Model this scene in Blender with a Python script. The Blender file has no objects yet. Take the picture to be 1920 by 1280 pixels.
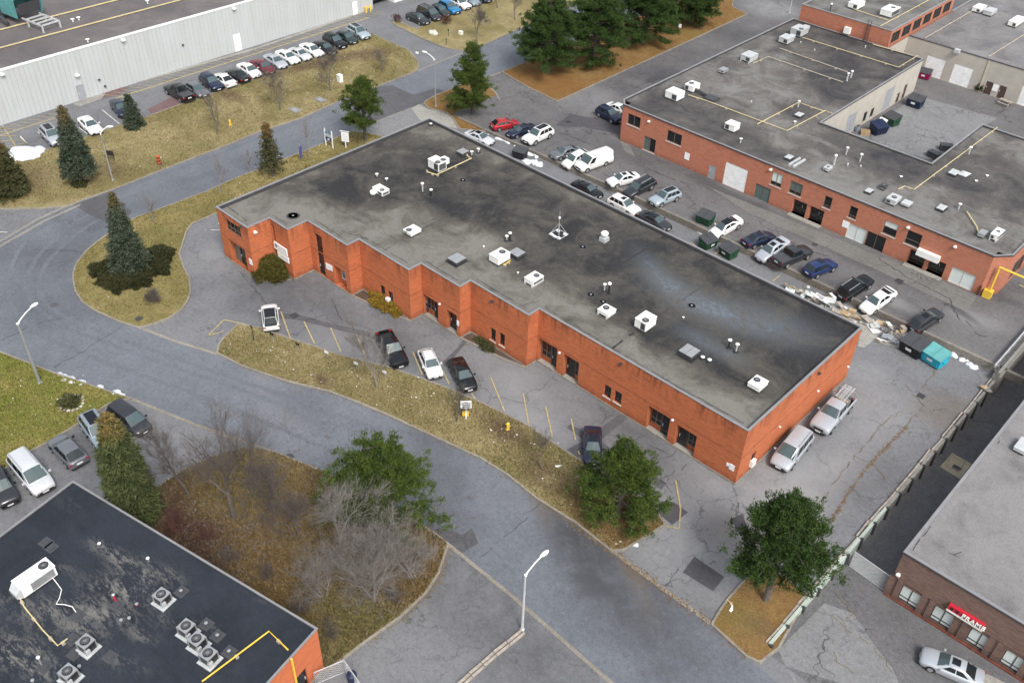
import bpy, bmesh, math, random
import numpy as np
from mathutils import Vector, Matrix
from mathutils.geometry import tessellate_polygon

# ------------------------------------------------------------------ camera, sky, sun, exposure
FOC, YAW, PITCH, ROLL, CAMH = 1786.24, math.radians(42.2097), math.radians(39.0608), math.radians(2.0846), 62.0
cy, sy, cp, sp = math.cos(YAW), math.sin(YAW), math.cos(PITCH), math.sin(PITCH)
_f = np.array([-sy*cp, cy*cp, -sp]); _r = np.array([cy, sy, 0.0]); _u = np.cross(_r, _f)
cr, sr = math.cos(ROLL), math.sin(ROLL)
CR = cr*_r + sr*_u; CU = -sr*_r + cr*_u; CF = _f
S = bpy.context.scene
cam = bpy.data.cameras.new('camera'); cam.sensor_width = 36; cam.lens = FOC/1920*36
cam.clip_start = 0.5; cam.clip_end = 3000
cob = bpy.data.objects.new('camera', cam); S.collection.objects.link(cob); S.camera = cob
cob.matrix_world = Matrix(((CR[0], CU[0], -CF[0], 0), (CR[1], CU[1], -CF[1], 0), (CR[2], CU[2], -CF[2], CAMH), (0, 0, 0, 1)))
SUN_EL, SUN_AZ = 50.0, 113.0                       # azimuth clockwise from +Y
w = bpy.data.worlds.new('World'); S.world = w; w.use_nodes = True
nt = w.node_tree; bg = nt.nodes['Background']
sky = nt.nodes.new('ShaderNodeTexSky'); sky.sky_type = 'NISHITA'; sky.sun_disc = False
sky.sun_elevation = math.radians(SUN_EL); sky.sun_rotation = math.radians(SUN_AZ)
sky.air_density = 1.6; sky.dust_density = 3.5; sky.ozone_density = 1.0
hs = nt.nodes.new('ShaderNodeHueSaturation'); hs.inputs['Saturation'].default_value = 0.42
nt.links.new(sky.outputs[0], hs.inputs['Color']); nt.links.new(hs.outputs[0], bg.inputs['Color'])
bg.inputs['Strength'].default_value = 0.125
sl = bpy.data.lights.new('sun', 'SUN'); sl.energy = 1.7; sl.angle = math.radians(17); sl.color = (1.0, 0.96, 0.91)
so = bpy.data.objects.new('sun', sl); S.collection.objects.link(so)
_a, _e = math.radians(SUN_AZ), math.radians(SUN_EL)
sd = Vector((math.sin(_a)*math.cos(_e), math.cos(_a)*math.cos(_e), math.sin(_e)))
so.rotation_euler = sd.to_track_quat('Z', 'Y').to_euler(); so.location = (0, 0, 120)
S.view_settings.view_transform = 'Standard'; S.view_settings.look = 'None'
S.view_settings.exposure = 0.70; S.view_settings.gamma = 1.0; S.view_settings.use_curve_mapping = False
S.cycles.max_bounces = 5; S.cycles.diffuse_bounces = 3; S.cycles.glossy_bounces = 2; S.cycles.transparent_max_bounces = 6

rnd = random.Random(7)
COL = S.collection
R = math.radians

# ------------------------------------------------------------------ placing: a point seen in the survey photo, taken down to a height in the world
def ray(px, py):
    d = CF + CR*((px-960)/FOC) - CU*((py-640)/FOC); return d
def G(px, py, z=0.0):
    d = ray(px, py); t = (z-CAMH)/d[2]; return (d[0]*t, d[1]*t)
def on_y(px, py, yc):
    d = ray(px, py); t = yc/d[1]; return (d[0]*t, CAMH+d[2]*t)      # -> x, z
def on_x(px, py, xc):
    d = ray(px, py); t = xc/d[0]; return (d[1]*t, CAMH+d[2]*t)      # -> y, z
def height(px, py, x, y):                                          # height above z=0 of a vertical at x, y
    d = ray(px, py); k = (d[0]*x+d[1]*y)/(d[0]**2+d[1]**2); return CAMH+d[2]*k
YR = 88.3
def lerp_pts(v, pts):
    if v <= pts[0][0]: return pts[0][1]
    for (a, b), (c, d) in zip(pts, pts[1:]):
        if v <= c: return b+(d-b)*(v-a)/(c-a)
    return pts[-1][1]
TX = [(-99, 0.0), (-82, .35), (-62, .7), (-15, .75)]
LY = [(43.5, 0.0), (58, -1.0), (80, -1.7), (130, -2.0)]
def hz(x, y):
    if x > -12.9 and y > 43.5: return lerp_pts(y, LY)
    if y > YR and x > -99: return lerp_pts(x, TX)
    return 0.0
def GG(px, py, dz=0.0):                                            # down to the real ground there (+dz)
    z = dz
    for _ in range(6):
        x, y = G(px, py, z); z = hz(x, y)+dz
    x, y = G(px, py, z); return (x, y, z-dz)

# ------------------------------------------------------------------ materials
MATS = {}
def _n(nt, t, **k):
    n = nt.nodes.new(t)
    for a, b in k.items(): setattr(n, a, b)
    return n
def newmat(name):
    m = bpy.data.materials.new(name); m.use_nodes = True; MATS[name] = m
    return m, m.node_tree, m.node_tree.nodes['Principled BSDF']
def math_n(nt, op, a, b=None, c=None):
    n = _n(nt, 'ShaderNodeMath', operation=op)
    for i, v in enumerate((a, b, c)):
        if v is None: continue
        if isinstance(v, (int, float)): n.inputs[i].default_value = v
        else: nt.links.new(v, n.inputs[i])
    return n.outputs[0]
def ramp(nt, fac, stops, interp='LINEAR'):
    n = _n(nt, 'ShaderNodeValToRGB'); n.color_ramp.interpolation = interp
    e = n.color_ramp.elements
    while len(e) < len(stops): e.new(0.5)
    for i, (p, c) in enumerate(stops):
        e[i].position = p; e[i].color = (c, c, c, 1) if isinstance(c, (int, float)) else (*c, 1)
    nt.links.new(fac, n.inputs[0]); return n.outputs[0]
def noise(nt, vec, scale, detail=4, rough=.55, dist=0.0, stretch=None, rot=0.0):
    if stretch or rot:
        mp = _n(nt, 'ShaderNodeMapping'); nt.links.new(vec, mp.inputs[0])
        if stretch: mp.inputs['Scale'].default_value = stretch
        mp.inputs['Rotation'].default_value = (0, 0, rot); vec = mp.outputs[0]
    n = _n(nt, 'ShaderNodeTexNoise'); nt.links.new(vec, n.inputs['Vector'])
    n.inputs['Scale'].default_value = scale; n.inputs['Detail'].default_value = detail
    n.inputs['Roughness'].default_value = rough; n.inputs['Distortion'].default_value = dist
    return n.outputs['Fac']
def mix(nt, fac, a, b, mode='MIX'):
    n = _n(nt, 'ShaderNodeMix', data_type='RGBA', blend_type=mode)
    if isinstance(fac, (int, float)): n.inputs[0].default_value = fac
    else: nt.links.new(fac, n.inputs[0])
    for i, v in ((6, a), (7, b)):
        if isinstance(v, tuple): n.inputs[i].default_value = (*v, 1)
        else: nt.links.new(v, n.inputs[i])
    return n.outputs[2]
def pos(nt): return _n(nt, 'ShaderNodeNewGeometry').outputs['Position']
def uvn(nt): return _n(nt, 'ShaderNodeUVMap').outputs[0]
def bump(nt, b, h, strength=.3, dist=.05):
    n = _n(nt, 'ShaderNodeBump'); n.inputs['Strength'].default_value = strength; n.inputs['Distance'].default_value = dist
    nt.links.new(h, n.inputs['Height']); nt.links.new(n.outputs[0], b.inputs['Normal'])
def plain(name, col, rough=.6, metal=0.0, vary=.12, scale=1.3, coat=0.0):
    m, nt, b = newmat(name); p = _n(nt, 'ShaderNodeTexCoord').outputs['Object']
    f = noise(nt, p, scale, 5, .65)
    lo = tuple(c*(1-vary) for c in col); hi = tuple(min(1, c*(1+vary)) for c in col)
    nt.links.new(mix(nt, ramp(nt, f, [(.3, 0.0), (.7, 1.0)]), lo, hi), b.inputs['Base Color'])
    b.inputs['Roughness'].default_value = rough; b.inputs['Metallic'].default_value = metal
    b.inputs['Coat Weight'].default_value = coat; b.inputs['Coat Roughness'].default_value = .08
    return m
def blob_n(nt, p, px, py, rx, ry, rot, amt, z=0.0):
    x, y = G(px, py, z); mp = _n(nt, 'ShaderNodeMapping', vector_type='TEXTURE'); nt.links.new(p, mp.inputs[0]); mp.inputs['Location'].default_value = (x, y, 0); mp.inputs['Rotation'].default_value = (0, 0, rot); mp.inputs['Scale'].default_value = (rx, ry, 900)
    l = _n(nt, 'ShaderNodeVectorMath', operation='LENGTH'); nt.links.new(mp.outputs[0], l.inputs[0]); return ramp(nt, l.outputs['Value'], [(.15, amt), (1.0, 0.0)], 'EASE')
def asphalt(name, col, dark, crack=.5, streak=None, cs=.11, speck=.25, spots=()):
    m, nt, b = newmat(name); p = pos(nt)
    big = noise(nt, p, .045, 5, .6, .6); med = noise(nt, p, .35, 6, .65, .3); fine = noise(nt, p, 9.0, 3, .7)
    c = mix(nt, ramp(nt, big, [(.32, 0.0), (.68, 1.0)]), dark, col)
    c = mix(nt, ramp(nt, med, [(.3, 0.0), (.75, .7)]), c, tuple(x*1.28 for x in col))
    if streak is not None:
        s = noise(nt, p, .5, 5, .6, .2, stretch=(1.0, .09, 1.0), rot=streak)
        c = mix(nt, ramp(nt, s, [(.38, .55), (.62, 0.0)]), c, tuple(x*.68 for x in dark))
    c = mix(nt, ramp(nt, fine, [(.35, speck), (.65, 0.0)]), c, tuple(x*.45 for x in dark))
    c = mix(nt, ramp(nt, fine, [(.6, 0.0), (.78, speck)]), c, tuple(min(1, x*1.9) for x in col))
    g2 = noise(nt, p, 2.6, 5, .8, .4)
    c = mix(nt, ramp(nt, g2, [(.32, .5), (.5, 0.0)]), c, tuple(x*.62 for x in dark))
    c = mix(nt, ramp(nt, g2, [(.54, 0.0), (.72, .45)]), c, tuple(x*1.45 for x in col))
    stn = noise(nt, p, .9, 6, .7, 1.2)
    c = mix(nt, ramp(nt, stn, [(.62, 0.0), (.74, .35)]), c, tuple(x*.5 for x in dark))
    if spots:
        wv = noise(nt, p, .4, 5, .65, .8)
        for (a_, b_, rx_, ry_, ro_, am_, cl_) in spots: c = mix(nt, math_n(nt, 'MULTIPLY', blob_n(nt, p, a_, b_, rx_*1.55, ry_*1.75, ro_, abs(am_)), ramp(nt, wv, [(.3, .45), (.58, 1.0)])), c, cl_)
    if crack:
        dn = _n(nt, 'ShaderNodeTexNoise'); nt.links.new(p, dn.inputs['Vector']); dn.inputs['Scale'].default_value = .7; dn.inputs['Detail'].default_value = 6
        va = _n(nt, 'ShaderNodeVectorMath', operation='SCALE'); nt.links.new(dn.outputs['Color'], va.inputs[0]); va.inputs['Scale'].default_value = 3.2
        vb = _n(nt, 'ShaderNodeVectorMath', operation='ADD'); nt.links.new(p, vb.inputs[0]); nt.links.new(va.outputs[0], vb.inputs[1])
        for sc, wd, st in ((cs, .006, crack), (cs*3.3, .012, crack*.55)):
            v = _n(nt, 'ShaderNodeTexVoronoi', feature='DISTANCE_TO_EDGE'); v.inputs['Scale'].default_value = sc
            nt.links.new(vb.outputs[0], v.inputs['Vector'])
            k = ramp(nt, v.outputs['Distance'], [(wd*.4, 1.0), (wd*1.6, 0.0)])
            g = ramp(nt, noise(nt, p, .12 if sc == cs else .05, 3, .6), [(.42, 0.0), (.6, st)])
            c = mix(nt, math_n(nt, 'MULTIPLY', k, g), c, tuple(x*.3 for x in dark))
    nt.links.new(c, b.inputs['Base Color'])
    nt.links.new(ramp(nt, big, [(.3, .62), (.7, .9)]), b.inputs['Roughness'])
    b.inputs['Specular IOR Level'].default_value = .35
    bump(nt, b, fine, .35, .02)
    return m
def brick(name, c1, c2, mortar, mottle=(.10, .03, .02), scale=1.0, mot=.55):
    m, nt, b = newmat(name); u = uvn(nt)
    br = _n(nt, 'ShaderNodeTexBrick'); nt.links.new(u, br.inputs['Vector'])
    br.inputs['Color1'].default_value = (*c1, 1); br.inputs['Color2'].default_value = (*c2, 1); br.inputs['Mortar'].default_value = (*mortar, 1)
    br.inputs['Scale'].default_value = scale; br.inputs['Mortar Size'].default_value = .007; br.inputs['Bias'].default_value = -.1
    br.inputs['Brick Width'].default_value = .30; br.inputs['Row Height'].default_value = .10; br.inputs['Mortar Smooth'].default_value = .3
    st = noise(nt, u, 1.1, 6, .72, .3, stretch=(.75, 3.6, 1)); st2 = noise(nt, u, .25, 4, .6)
    st3 = noise(nt, u, 2.2, 5, .75, .2, stretch=(.9, 4.2, 1)); sx = _n(nt, 'ShaderNodeSeparateXYZ'); nt.links.new(u, sx.inputs[0]); vz = sx.outputs[1]
    c = mix(nt, ramp(nt, st, [(.47, 0.0), (.66, mot)]), br.outputs['Color'], mottle)
    c = mix(nt, ramp(nt, st3, [(.55, 0.0), (.72, mot*.9)]), c, mottle)
    c = mix(nt, ramp(nt, st3, [(.25, .5), (.42, 0.0)]), c, tuple(min(1, x*1.3) for x in c1))
    stain_n = noise(nt, u, 1.0, 5, .7, .3, stretch=(1.6, .25, 1))
    top = math_n(nt, 'MULTIPLY', ramp(nt, math_n(nt, 'DIVIDE', vz, 8.0), [(.55, 0.0), (.80, .75)]), ramp(nt, stain_n, [(.46, 0.0), (.62, 1.0)]))
    bot = math_n(nt, 'MULTIPLY', ramp(nt, math_n(nt, 'DIVIDE', vz, 8.0), [(.02, .7), (.13, 0.0)]), ramp(nt, stain_n, [(.35, .3), (.6, 1.0)]))
    c = mix(nt, math_n(nt, 'MAXIMUM', top, bot), c, tuple(x*.55 for x in mottle))
    c = mix(nt, ramp(nt, st, [(.25, .35), (.42, 0.0)]), c, tuple(min(1, x*1.22) for x in c1))
    c = mix(nt, ramp(nt, st2, [(.3, .22), (.7, 0.0)]), c, tuple(x*.6 for x in c2))
    nt.links.new(c, b.inputs['Base Color']); b.inputs['Roughness'].default_value = .88
    bump(nt, b, math_n(nt, 'SUBTRACT', 1.0, br.outputs['Fac']), .5, .012)
    return m
def grassm(name, g, d, br, gscale=.16, spots=()):
    m, nt, b = newmat(name); p = pos(nt)
    a = noise(nt, p, gscale, 5, .62, .5); e = noise(nt, p, 1.1, 6, .7, .4); f = noise(nt, p, 7.0, 4, .75)
    c = mix(nt, ramp(nt, a, [(.38, 0.0), (.62, 1.0)]), d, g)
    c = mix(nt, ramp(nt, e, [(.42, 0.0), (.66, .75)]), c, br)
    wv = noise(nt, p, .5, 5, .7, .8)
    for (a_, b_, rx_, ry_, ro_, am_, cl_) in spots: c = mix(nt, math_n(nt, 'MULTIPLY', blob_n(nt, p, a_, b_, rx_*1.5, ry_*1.5, ro_, am_), ramp(nt, wv, [(.3, .3), (.58, 1.0)])), c, cl_)
    c = mix(nt, ramp(nt, f, [(.3, .75), (.5, 0.0)]), c, tuple(x*.42 for x in g))
    c = mix(nt, ramp(nt, f, [(.55, 0.0), (.8, .65)]), c, tuple(min(1, x*1.55) for x in d))
    nt.links.new(c, b.inputs['Base Color']); b.inputs['Roughness'].default_value = .95; b.inputs['Specular IOR Level'].default_value = .1
    bump(nt, b, f, .9, .09)
    return m
def roofm(name, light, dark, wet=None, mid=None):
    # attribute 'stain' (0 clean gravel .. 1 blackened), 'pale' (residue left by ponding)
    m, nt, b = newmat(name); p = pos(nt)
    a = _n(nt, 'ShaderNodeAttribute', attribute_name='stain').outputs['Fac']
    q = _n(nt, 'ShaderNodeAttribute', attribute_name='pale').outputs['Fac']
    n1 = noise(nt, p, .22, 6, .66, .6); n2 = noise(nt, p, 1.6, 6, .7, .3); f = noise(nt, p, 11.0, 3, .8)
    s = math_n(nt, 'ADD', math_n(nt, 'MULTIPLY', a, .66), math_n(nt, 'MULTIPLY', math_n(nt, 'SUBTRACT', n1, .5), 1.75))
    s = math_n(nt, 'ADD', s, math_n(nt, 'MULTIPLY', math_n(nt, 'SUBTRACT', n2, .5), .55))
    c = mix(nt, ramp(nt, s, [(.0, 0.0), (.38, 1.0)]), light, mid or tuple((a_+b_)/2 for a_, b_ in zip(light, dark)))
    c = mix(nt, ramp(nt, s, [(.34, 0.0), (.88, 1.0)]), c, dark)
    wc = wet or (.30, .31, .33)
    if name == 'black_roof': n1 = noise(nt, p, .9, 7, .72, .5, stretch=(.55, 1.5, 1), rot=-.15); n2 = noise(nt, p, 5.0, 5, .75, .3, stretch=(.5, 1.4, 1), rot=-.15)
    qq = math_n(nt, 'MULTIPLY', q, ramp(nt, math_n(nt, 'ADD', n1, math_n(nt, 'MULTIPLY', math_n(nt, 'SUBTRACT', n2, .5), .8)), [(.28, .1), (.7, .85)] if name != 'black_roof' else [(.46, 0.0), (.60, 1.0)]))
    c = mix(nt, qq, c, wc)
    c = mix(nt, ramp(nt, f, [(.3, .45), (.5, 0.0)]), c, tuple(x*.4 for x in dark))
    c = mix(nt, ramp(nt, f, [(.55, 0.0), (.8, .35)]), c, tuple(min(1, x*1.5) for x in light))
    nt.links.new(c, b.inputs['Base Color']); b.inputs['Roughness'].default_value = .85; b.inputs['Specular IOR Level'].default_value = .3
    bump(nt, b, f, .5, .03)
    return m
def foliage(name, c1, c2, tip=None):
    m, nt, b = newmat(name); p = pos(nt)
    a = noise(nt, p, .9, 4, .6); f = noise(nt, p, 5.0, 2, .7)
    c = mix(nt, ramp(nt, a, [(.35, 0.0), (.65, 1.0)]), c1, c2)
    c = mix(nt, ramp(nt, f, [(.3, .5), (.7, 0.0)]), c, tuple(x*.5 for x in c1))
    if tip:
        t = _n(nt, 'ShaderNodeAttribute', attribute_name='stain').outputs['Fac']
        c = mix(nt, t, c, tip)
    nt.links.new(c, b.inputs['Base Color']); b.inputs['Roughness'].default_value = .7; b.inputs['Specular IOR Level'].default_value = .25
    return m

DK, LT, BR_ = (.045, .045, .05), (.27, .27, .275), (.14, .105, .07)
asphalt('lot_asphalt', (.182, .185, .195), (.118, .120, .128), .6, spots=[(1500, 930, 9, 2.6, 1.45, .75, LT), (1640, 770, 5, 3, 1.2, .5, LT), (1300, 990, 8, 5, 0, .6, LT), (1420, 880, 5, 3, .9, .5, LT), (980, 760, 9, 3, -.5, .55, LT), (620, 640, 6, 2.2, -.2, .4, LT), (560, 560, 9, 3, -.3, .45, DK), (480, 560, 4, 3, 0, .4, DK), (1200, 830, 8, 2, -.35, .45, DK), (760, 640, 7, 1.6, -.35, .4, DK),
    (1620, 700, 3, 2, 0, .5, LT), (1790, 780, 4, 3, 0, .5, BR_), (1640, 900, 6, 2, 1.4, .4, DK), (870, 1100, 5, 4, 0, .4, DK), (1000, 1230, 5, 3, 0, .4, DK), (330, 830, 5, 3, 0, .35, LT), (180, 850, 5, 2, 0, .45, DK), (420, 480, 3, 4, 0, .35, LT), (640, 590, 5, 1.5, -.3, .35, DK), (1380, 1000, 3, 2, 0, .35, BR_)])
asphalt('back_asphalt', (.150, .145, .146), (.085, .082, .086), .75, spots=[(1250, 150, 5, 3, 0, .6, DK), (1380, 70, 7, 4, 0, .5, DK), (1450, 20, 6, 4, 0, .7, LT), (1100, 190, 7, 4, 0, .35, LT), (1300, 340, 8, 1.2, -.1, .5, DK), (1660, 570, 3, 1, 0, .7, LT), (1830, 610, 3, 1.3, .2, .5, LT), (1790, 590, 3, .5, -.3, .8, DK), (1180, 300, 7, 2, -.1, .45, DK), (1420, 400, 9, 1.0, -.05, .5, DK), (1600, 500, 9, .8, -.05, .4, DK)])
asphalt('road_asphalt', (.158, .170, .194), (.112, .122, .142), .35, streak=None, speck=.38, spots=[(1080, 1010, 8, 2.2, -.55, .8, DK), (1160, 1080, 9, 3, -.55, .55, DK), (1270, 1180, 8, 3, -.6, .4, DK), (820, 850, 10, 2, -.5, .4, DK), (250, 560, 9, 3, 1.2, .3, DK), (90, 480, 8, 3, .8, .45, DK), (160, 420, 4, 3, 0, .4, DK), (520, 740, 9, 2, -.4, .2, LT), (700, 130, 9, 2, 1.5, .2, LT), (1005, 915, 4, .8, -.6, .5, BR_), (1180, 1050, 5, .8, -.6, .5, BR_), (60, 560, 6, 4, 0, .3, DK), (400, 330, 3, 12, 0, .25, DK), (560, 760, 4, 2, 0, .3, DK)])
asphalt('track_asphalt', (.149, .160, .183), (.104, .113, .132), .3, speck=.45)
asphalt('track_lot', (.17, .173, .182), (.108, .11, .118), .5)
asphalt('alley_asphalt', (.150, .148, .152), (.095, .094, .10), .8, speck=.4)
asphalt('dark_asphalt', (.105, .105, .113), (.062, .062, .068), .6)
asphalt('patch_asphalt', (.085, .082, .09), (.06, .058, .065), 0)
asphalt('strip_asphalt', (.185, .182, .172), (.115, .112, .105), .6, speck=.35)
asphalt('pale_asphalt', (.215, .217, .222), (.145, .146, .15), .9, speck=.35)
asphalt('red_asphalt', (.17, .105, .105), (.13, .085, .09), .3)
asphalt('concrete_ground', (.33, .32, .29), (.22, .21, .19), .4)
asphalt('kerb_concrete', (.29, .265, .225), (.16, .14, .115), 0, speck=.3)
asphalt('dark_kerb_concrete', (.25, .23, .20), (.12, .105, .09), 0, speck=.3)
asphalt('wall_concrete', (.27, .265, .245), (.13, .125, .115), .2)
brick('orange_brick', (.57, .160, .058), (.45, .118, .042), (.44, .20, .11), mottle=(.22, .062, .03), mot=.5)
brick('shadow_band_brick', (.44, .12, .045), (.34, .085, .035), (.38, .17, .09), mottle=(.16, .045, .022), mot=.8)  # orange brick darkened to paint the shadow line of the soldier course
brick('pale_red_brick', (.50, .19, .115), (.42, .15, .09), (.45, .26, .18), mottle=(.30, .11, .07), mot=.5)
brick('brown_brick', (.21, .125, .095), (.14, .08, .065), (.33, .28, .25), mottle=(.09, .05, .045), mot=.5)
brick('red_brick_base', (.30, .075, .035), (.22, .06, .03), (.25, .12, .08))
brick('bright_orange_brick', (.62, .17, .06), (.52, .13, .05), (.5, .2, .11), mottle=(.34, .08, .03), mot=.35)
grassm('lawn_green', (.165, .19, .04), (.26, .24, .08), (.21, .175, .065))
BW_, MR_, OL_, TN_, OR_ = (.13, .09, .06), (.095, .06, .047), (.155, .145, .05), (.30, .25, .13), (.19, .125, .055)
grassm('grass_dry', (.178, .158, .066), (.325, .275, .145), (.20, .15, .075), spots=[(430, 180, 4, 1.5, 0, .9, BW_), (560, 130, 6, 1.5, 1.4, .9, BW_), (640, 110, 6, 1.6, 1.4, .95, BW_), (700, 105, 4, 2, 1.4, .8, BW_), (300, 285, 3, 2, 0, .8, TN_), (945, 808, 2.6, 1.4, 0, .95, BW_), (1020, 890, 3, 1.5, 0, .7, BW_), (1180, 985, 6, 4, 0, .95, (.18, .105, .045)), (605, 715, 1.2, .7, 0, .9, BW_), (700, 730, 9, 2.2, -.4, .6, TN_), (850, 770, 8, 2, -.4, .6, TN_), (210, 320, 3, 2, 0, .5, BW_), (40, 340, 4, 4, 0, .6, BW_), (120, 250, 3, 2, 0, .4, OL_)])
grassm('grass_olive', (.170, .155, .055), (.28, .235, .105), (.18, .135, .06))
grassm('pine_needles', (.20, .115, .04), (.245, .155, .065), (.15, .085, .035), .3, spots=[(1040, 160, 9, 5, 0, .6, (.20, .09, .03)), (1430, 1180, 2, 1, 0, .6, BW_), (1380, 1160, 2, 2, 0, .5, OL_), (1300, 70, 9, 3, 0, .5, (.20, .15, .05)), (905, 220, 3, 3, 0, .7, (.25, .085, .03))])
grassm('leaf_litter', (.20, .155, .08), (.275, .22, .12), (.135, .095, .06), .14, spots=[(340, 960, 5, 3, -.4, 1.0, MR_), (400, 1010, 6, 2.4, -.5, 1.0, MR_), (330, 1010, 4, 2, 0, .9, MR_), (480, 880, 6, 3, 0, .8, (.27, .21, .085)), (420, 930, 4, 3, 0, .7, (.27, .21, .085)), (540, 1110, 7, 3, -.5, .9, OR_), (640, 1180, 5, 3, 0, .7, OL_), (740, 1170, 4, 1.5, .4, .7, OL_), (800, 1080, 3, 3, .6, .9, OR_), (470, 1040, 5, 2, -.5, .6, OR_), (600, 930, 5, 3, 0, .6, (.22, .15, .07))])
roofm('gravel_roof', (.180, .172, .155), (.022, .022, .024), (.125, .145, .17), (.095, .087, .075))
roofm('second_roof', (.19, .185, .176), (.034, .033, .037), None, (.105, .098, .092))
roofm('black_roof', (.024, .030, .042), (.011, .014, .021), (.165, .16, .15))
roofm('tan_roof', (.225, .218, .220), (.085, .082, .084))
roofm('far_roof', (.18, .16, .155), (.10, .09, .095))
foliage('pine_green', (.038, .067, .012), (.102, .142, .024))
foliage('pine_deep', (.028, .060, .014), (.068, .115, .024))
foliage('spruce_blue', (.034, .052, .030), (.100, .125, .085), (.20, .13, .05))
foliage('cedar_green', (.045, .06, .02), (.105, .12, .045), (.27, .17, .055))
foliage('sparse_green', (.05, .055, .022), (.10, .10, .04), (.24, .13, .05))
foliage('juniper', (.06, .058, .012), (.12, .105, .022))
foliage('dark_juniper', (.030, .034, .014), (.06, .058, .02))
foliage('gold_bush', (.22, .15, .02), (.32, .20, .03))
foliage('red_twigs', (.12, .055, .05), (.17, .075, .065))
plain('bark', (.10, .085, .075), .9, vary=.35, scale=4)
plain('grey_bark', (.125, .105, .095), .9, vary=.3, scale=4)
plain('pale_bark', (.225, .205, .19), .9, vary=.25, scale=4)
plain('moss_bark', (.13, .13, .07), .9, vary=.35, scale=3)
plain('white_metal', (.82, .82, .79), .45, vary=.05)
plain('grey_metal', (.42, .43, .44), .4, .5)
plain('pale_metal', (.58, .60, .61), .4, .3)
plain('dark_metal', (.05, .05, .055), .5)
plain('black_rubber', (.018, .018, .02), .8)
plain('coping_metal', (.23, .23, .24), .5, vary=.12, scale=.8)
plain('dark_coping', (.06, .055, .06), .5)
plain('white_coping', (.74, .76, .78), .5)
plain('white_paint', (.82, .83, .84), .6, vary=.12)
plain('grid_white', (.62, .70, .68), .6, vary=.05)
plain('yellow_line', (.40, .32, .16), .8, vary=.35, scale=2.5)
plain('white_line', (.62, .61, .58), .8, vary=.3, scale=2.5)
plain('yellow_paint', (.75, .50, .06), .5, vary=.1)
plain('gas_pipe', (.60, .50, .28), .55, vary=.15)
plain('tan_pipe', (.46, .40, .31), .6, vary=.2)
plain('beige_block', (.42, .395, .35), .9, vary=.10, scale=.6)
plain('grey_panel', (.50, .515, .50), .85, vary=.1, scale=.5)
plain('tan_slab', (.40, .345, .24), .9, vary=.2)
plain('membrane', (.045, .045, .05), .7, vary=.3)
plain('tar', (.022, .022, .024), .5, vary=.3)
plain('brown_door', (.075, .045, .04), .6)
plain('grey_door', (.30, .31, .34), .6)
plain('dark_frame', (.035, .033, .033), .45)
plain('light_frame', (.55, .54, .51), .5)
plain('brown_frame', (.15, .12, .10), .5)
plain('blind', (.62, .68, .66), .7, vary=.05)
plain('snow', (.64, .66, .70), .8, vary=.07, scale=.8)
plain('red_paint', (.50, .02, .04), .5)
plain('orange_paint', (.62, .10, .02), .5)
plain('teal_paint', (.02, .40, .55), .5, vary=.12)
plain('teal_steel', (.12, .36, .36), .5, vary=.2)
plain('green_paint', (.012, .06, .03), .5, vary=.2)
plain('navy_paint', (.012, .022, .06), .5, vary=.2)
plain('black_paint', (.015, .015, .018), .45)
plain('magenta_paint', (.28, .01, .09), .5)
plain('black_lid', (.055, .058, .065), .6)
plain('wood', (.36, .26, .15), .8, vary=.25, scale=3)
plain('grey_wood', (.33, .29, .25), .85, vary=.3, scale=3)
plain('cardboard', (.42, .31, .19), .85)
plain('blue_banner', (.10, .09, .33), .7)
plain('navy_board', (.02, .03, .12), .6)
plain('rim_metal', (.42, .43, .45), .35, .6)
plain('head_lamp', (.72, .75, .78), .15)
plain('tail_lamp', (.33, .01, .012), .2)
plain('plate_white', (.7, .72, .75), .5)
plain('chrome', (.6, .6, .6), .2, .8)
plain('skin', (.45, .28, .20), .6)
plain('dark_cloth', (.02, .022, .035), .9)
plain('blue_cloth', (.03, .04, .14), .9)
plain('soil', (.085, .055, .04), .95, vary=.4, scale=2)
plain('greenish_panel', (.38, .44, .39), .8, vary=.12, scale=.8)
plain('rock', (.50, .50, .47), .9, vary=.2)
plain('sign_blue', (.08, .20, .26), .6)
plain('sign_grey', (.42, .46, .50), .6)
def glass(name, col, rough=.08, spec=.6):
    m, nt, b = newmat(name); b.inputs['Base Color'].default_value = (*col, 1); b.inputs['Roughness'].default_value = rough
    b.inputs['Specular IOR Level'].default_value = spec; return m
m_, nt_, b_ = newmat('streaked_panel'); p_ = pos(nt_); f_ = noise(nt_, p_, 1.0, 5, .7, .2, stretch=(1, 1.3, .10)); h_ = noise(nt_, p_, .12, 4, .6)
c_ = mix(nt_, ramp(nt_, f_, [(.35, .3), (.6, 0.0)]), (.47, .495, .505), (.36, .37, .37)); nt_.links.new(mix(nt_, ramp(nt_, h_, [(.4, 0.0), (.7, .3)]), c_, (.40, .40, .38)), b_.inputs['Base Color']); b_.inputs['Roughness'].default_value = .9
glass('dark_glass', (.012, .014, .016)); glass('car_glass', (.012, .018, .02), .05, .8)
glass('screen_glass', (.055, .085, .09), .04, .9); glass('roof_glass', (.012, .014, .018), .12, .35)
glass('green_glass', (.10, .14, .13), .1)
def paint(name, col, metal=.25, rough=.3):
    m, nt, b = newmat(name); b.inputs['Base Color'].default_value = (*col, 1); b.inputs['Metallic'].default_value = metal
    b.inputs['Roughness'].default_value = rough; b.inputs['Coat Weight'].default_value = .55; b.inputs['Coat Roughness'].default_value = .05
    p = _n(nt, 'ShaderNodeTexCoord').outputs['Object']; f = noise(nt, p, 2.5, 4, .6)
    nt.links.new(mix(nt, ramp(nt, f, [(.35, 0.0), (.75, .35)]), col, tuple(x*.8+.006 for x in col)), b.inputs['Base Color'])
    return m
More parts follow.
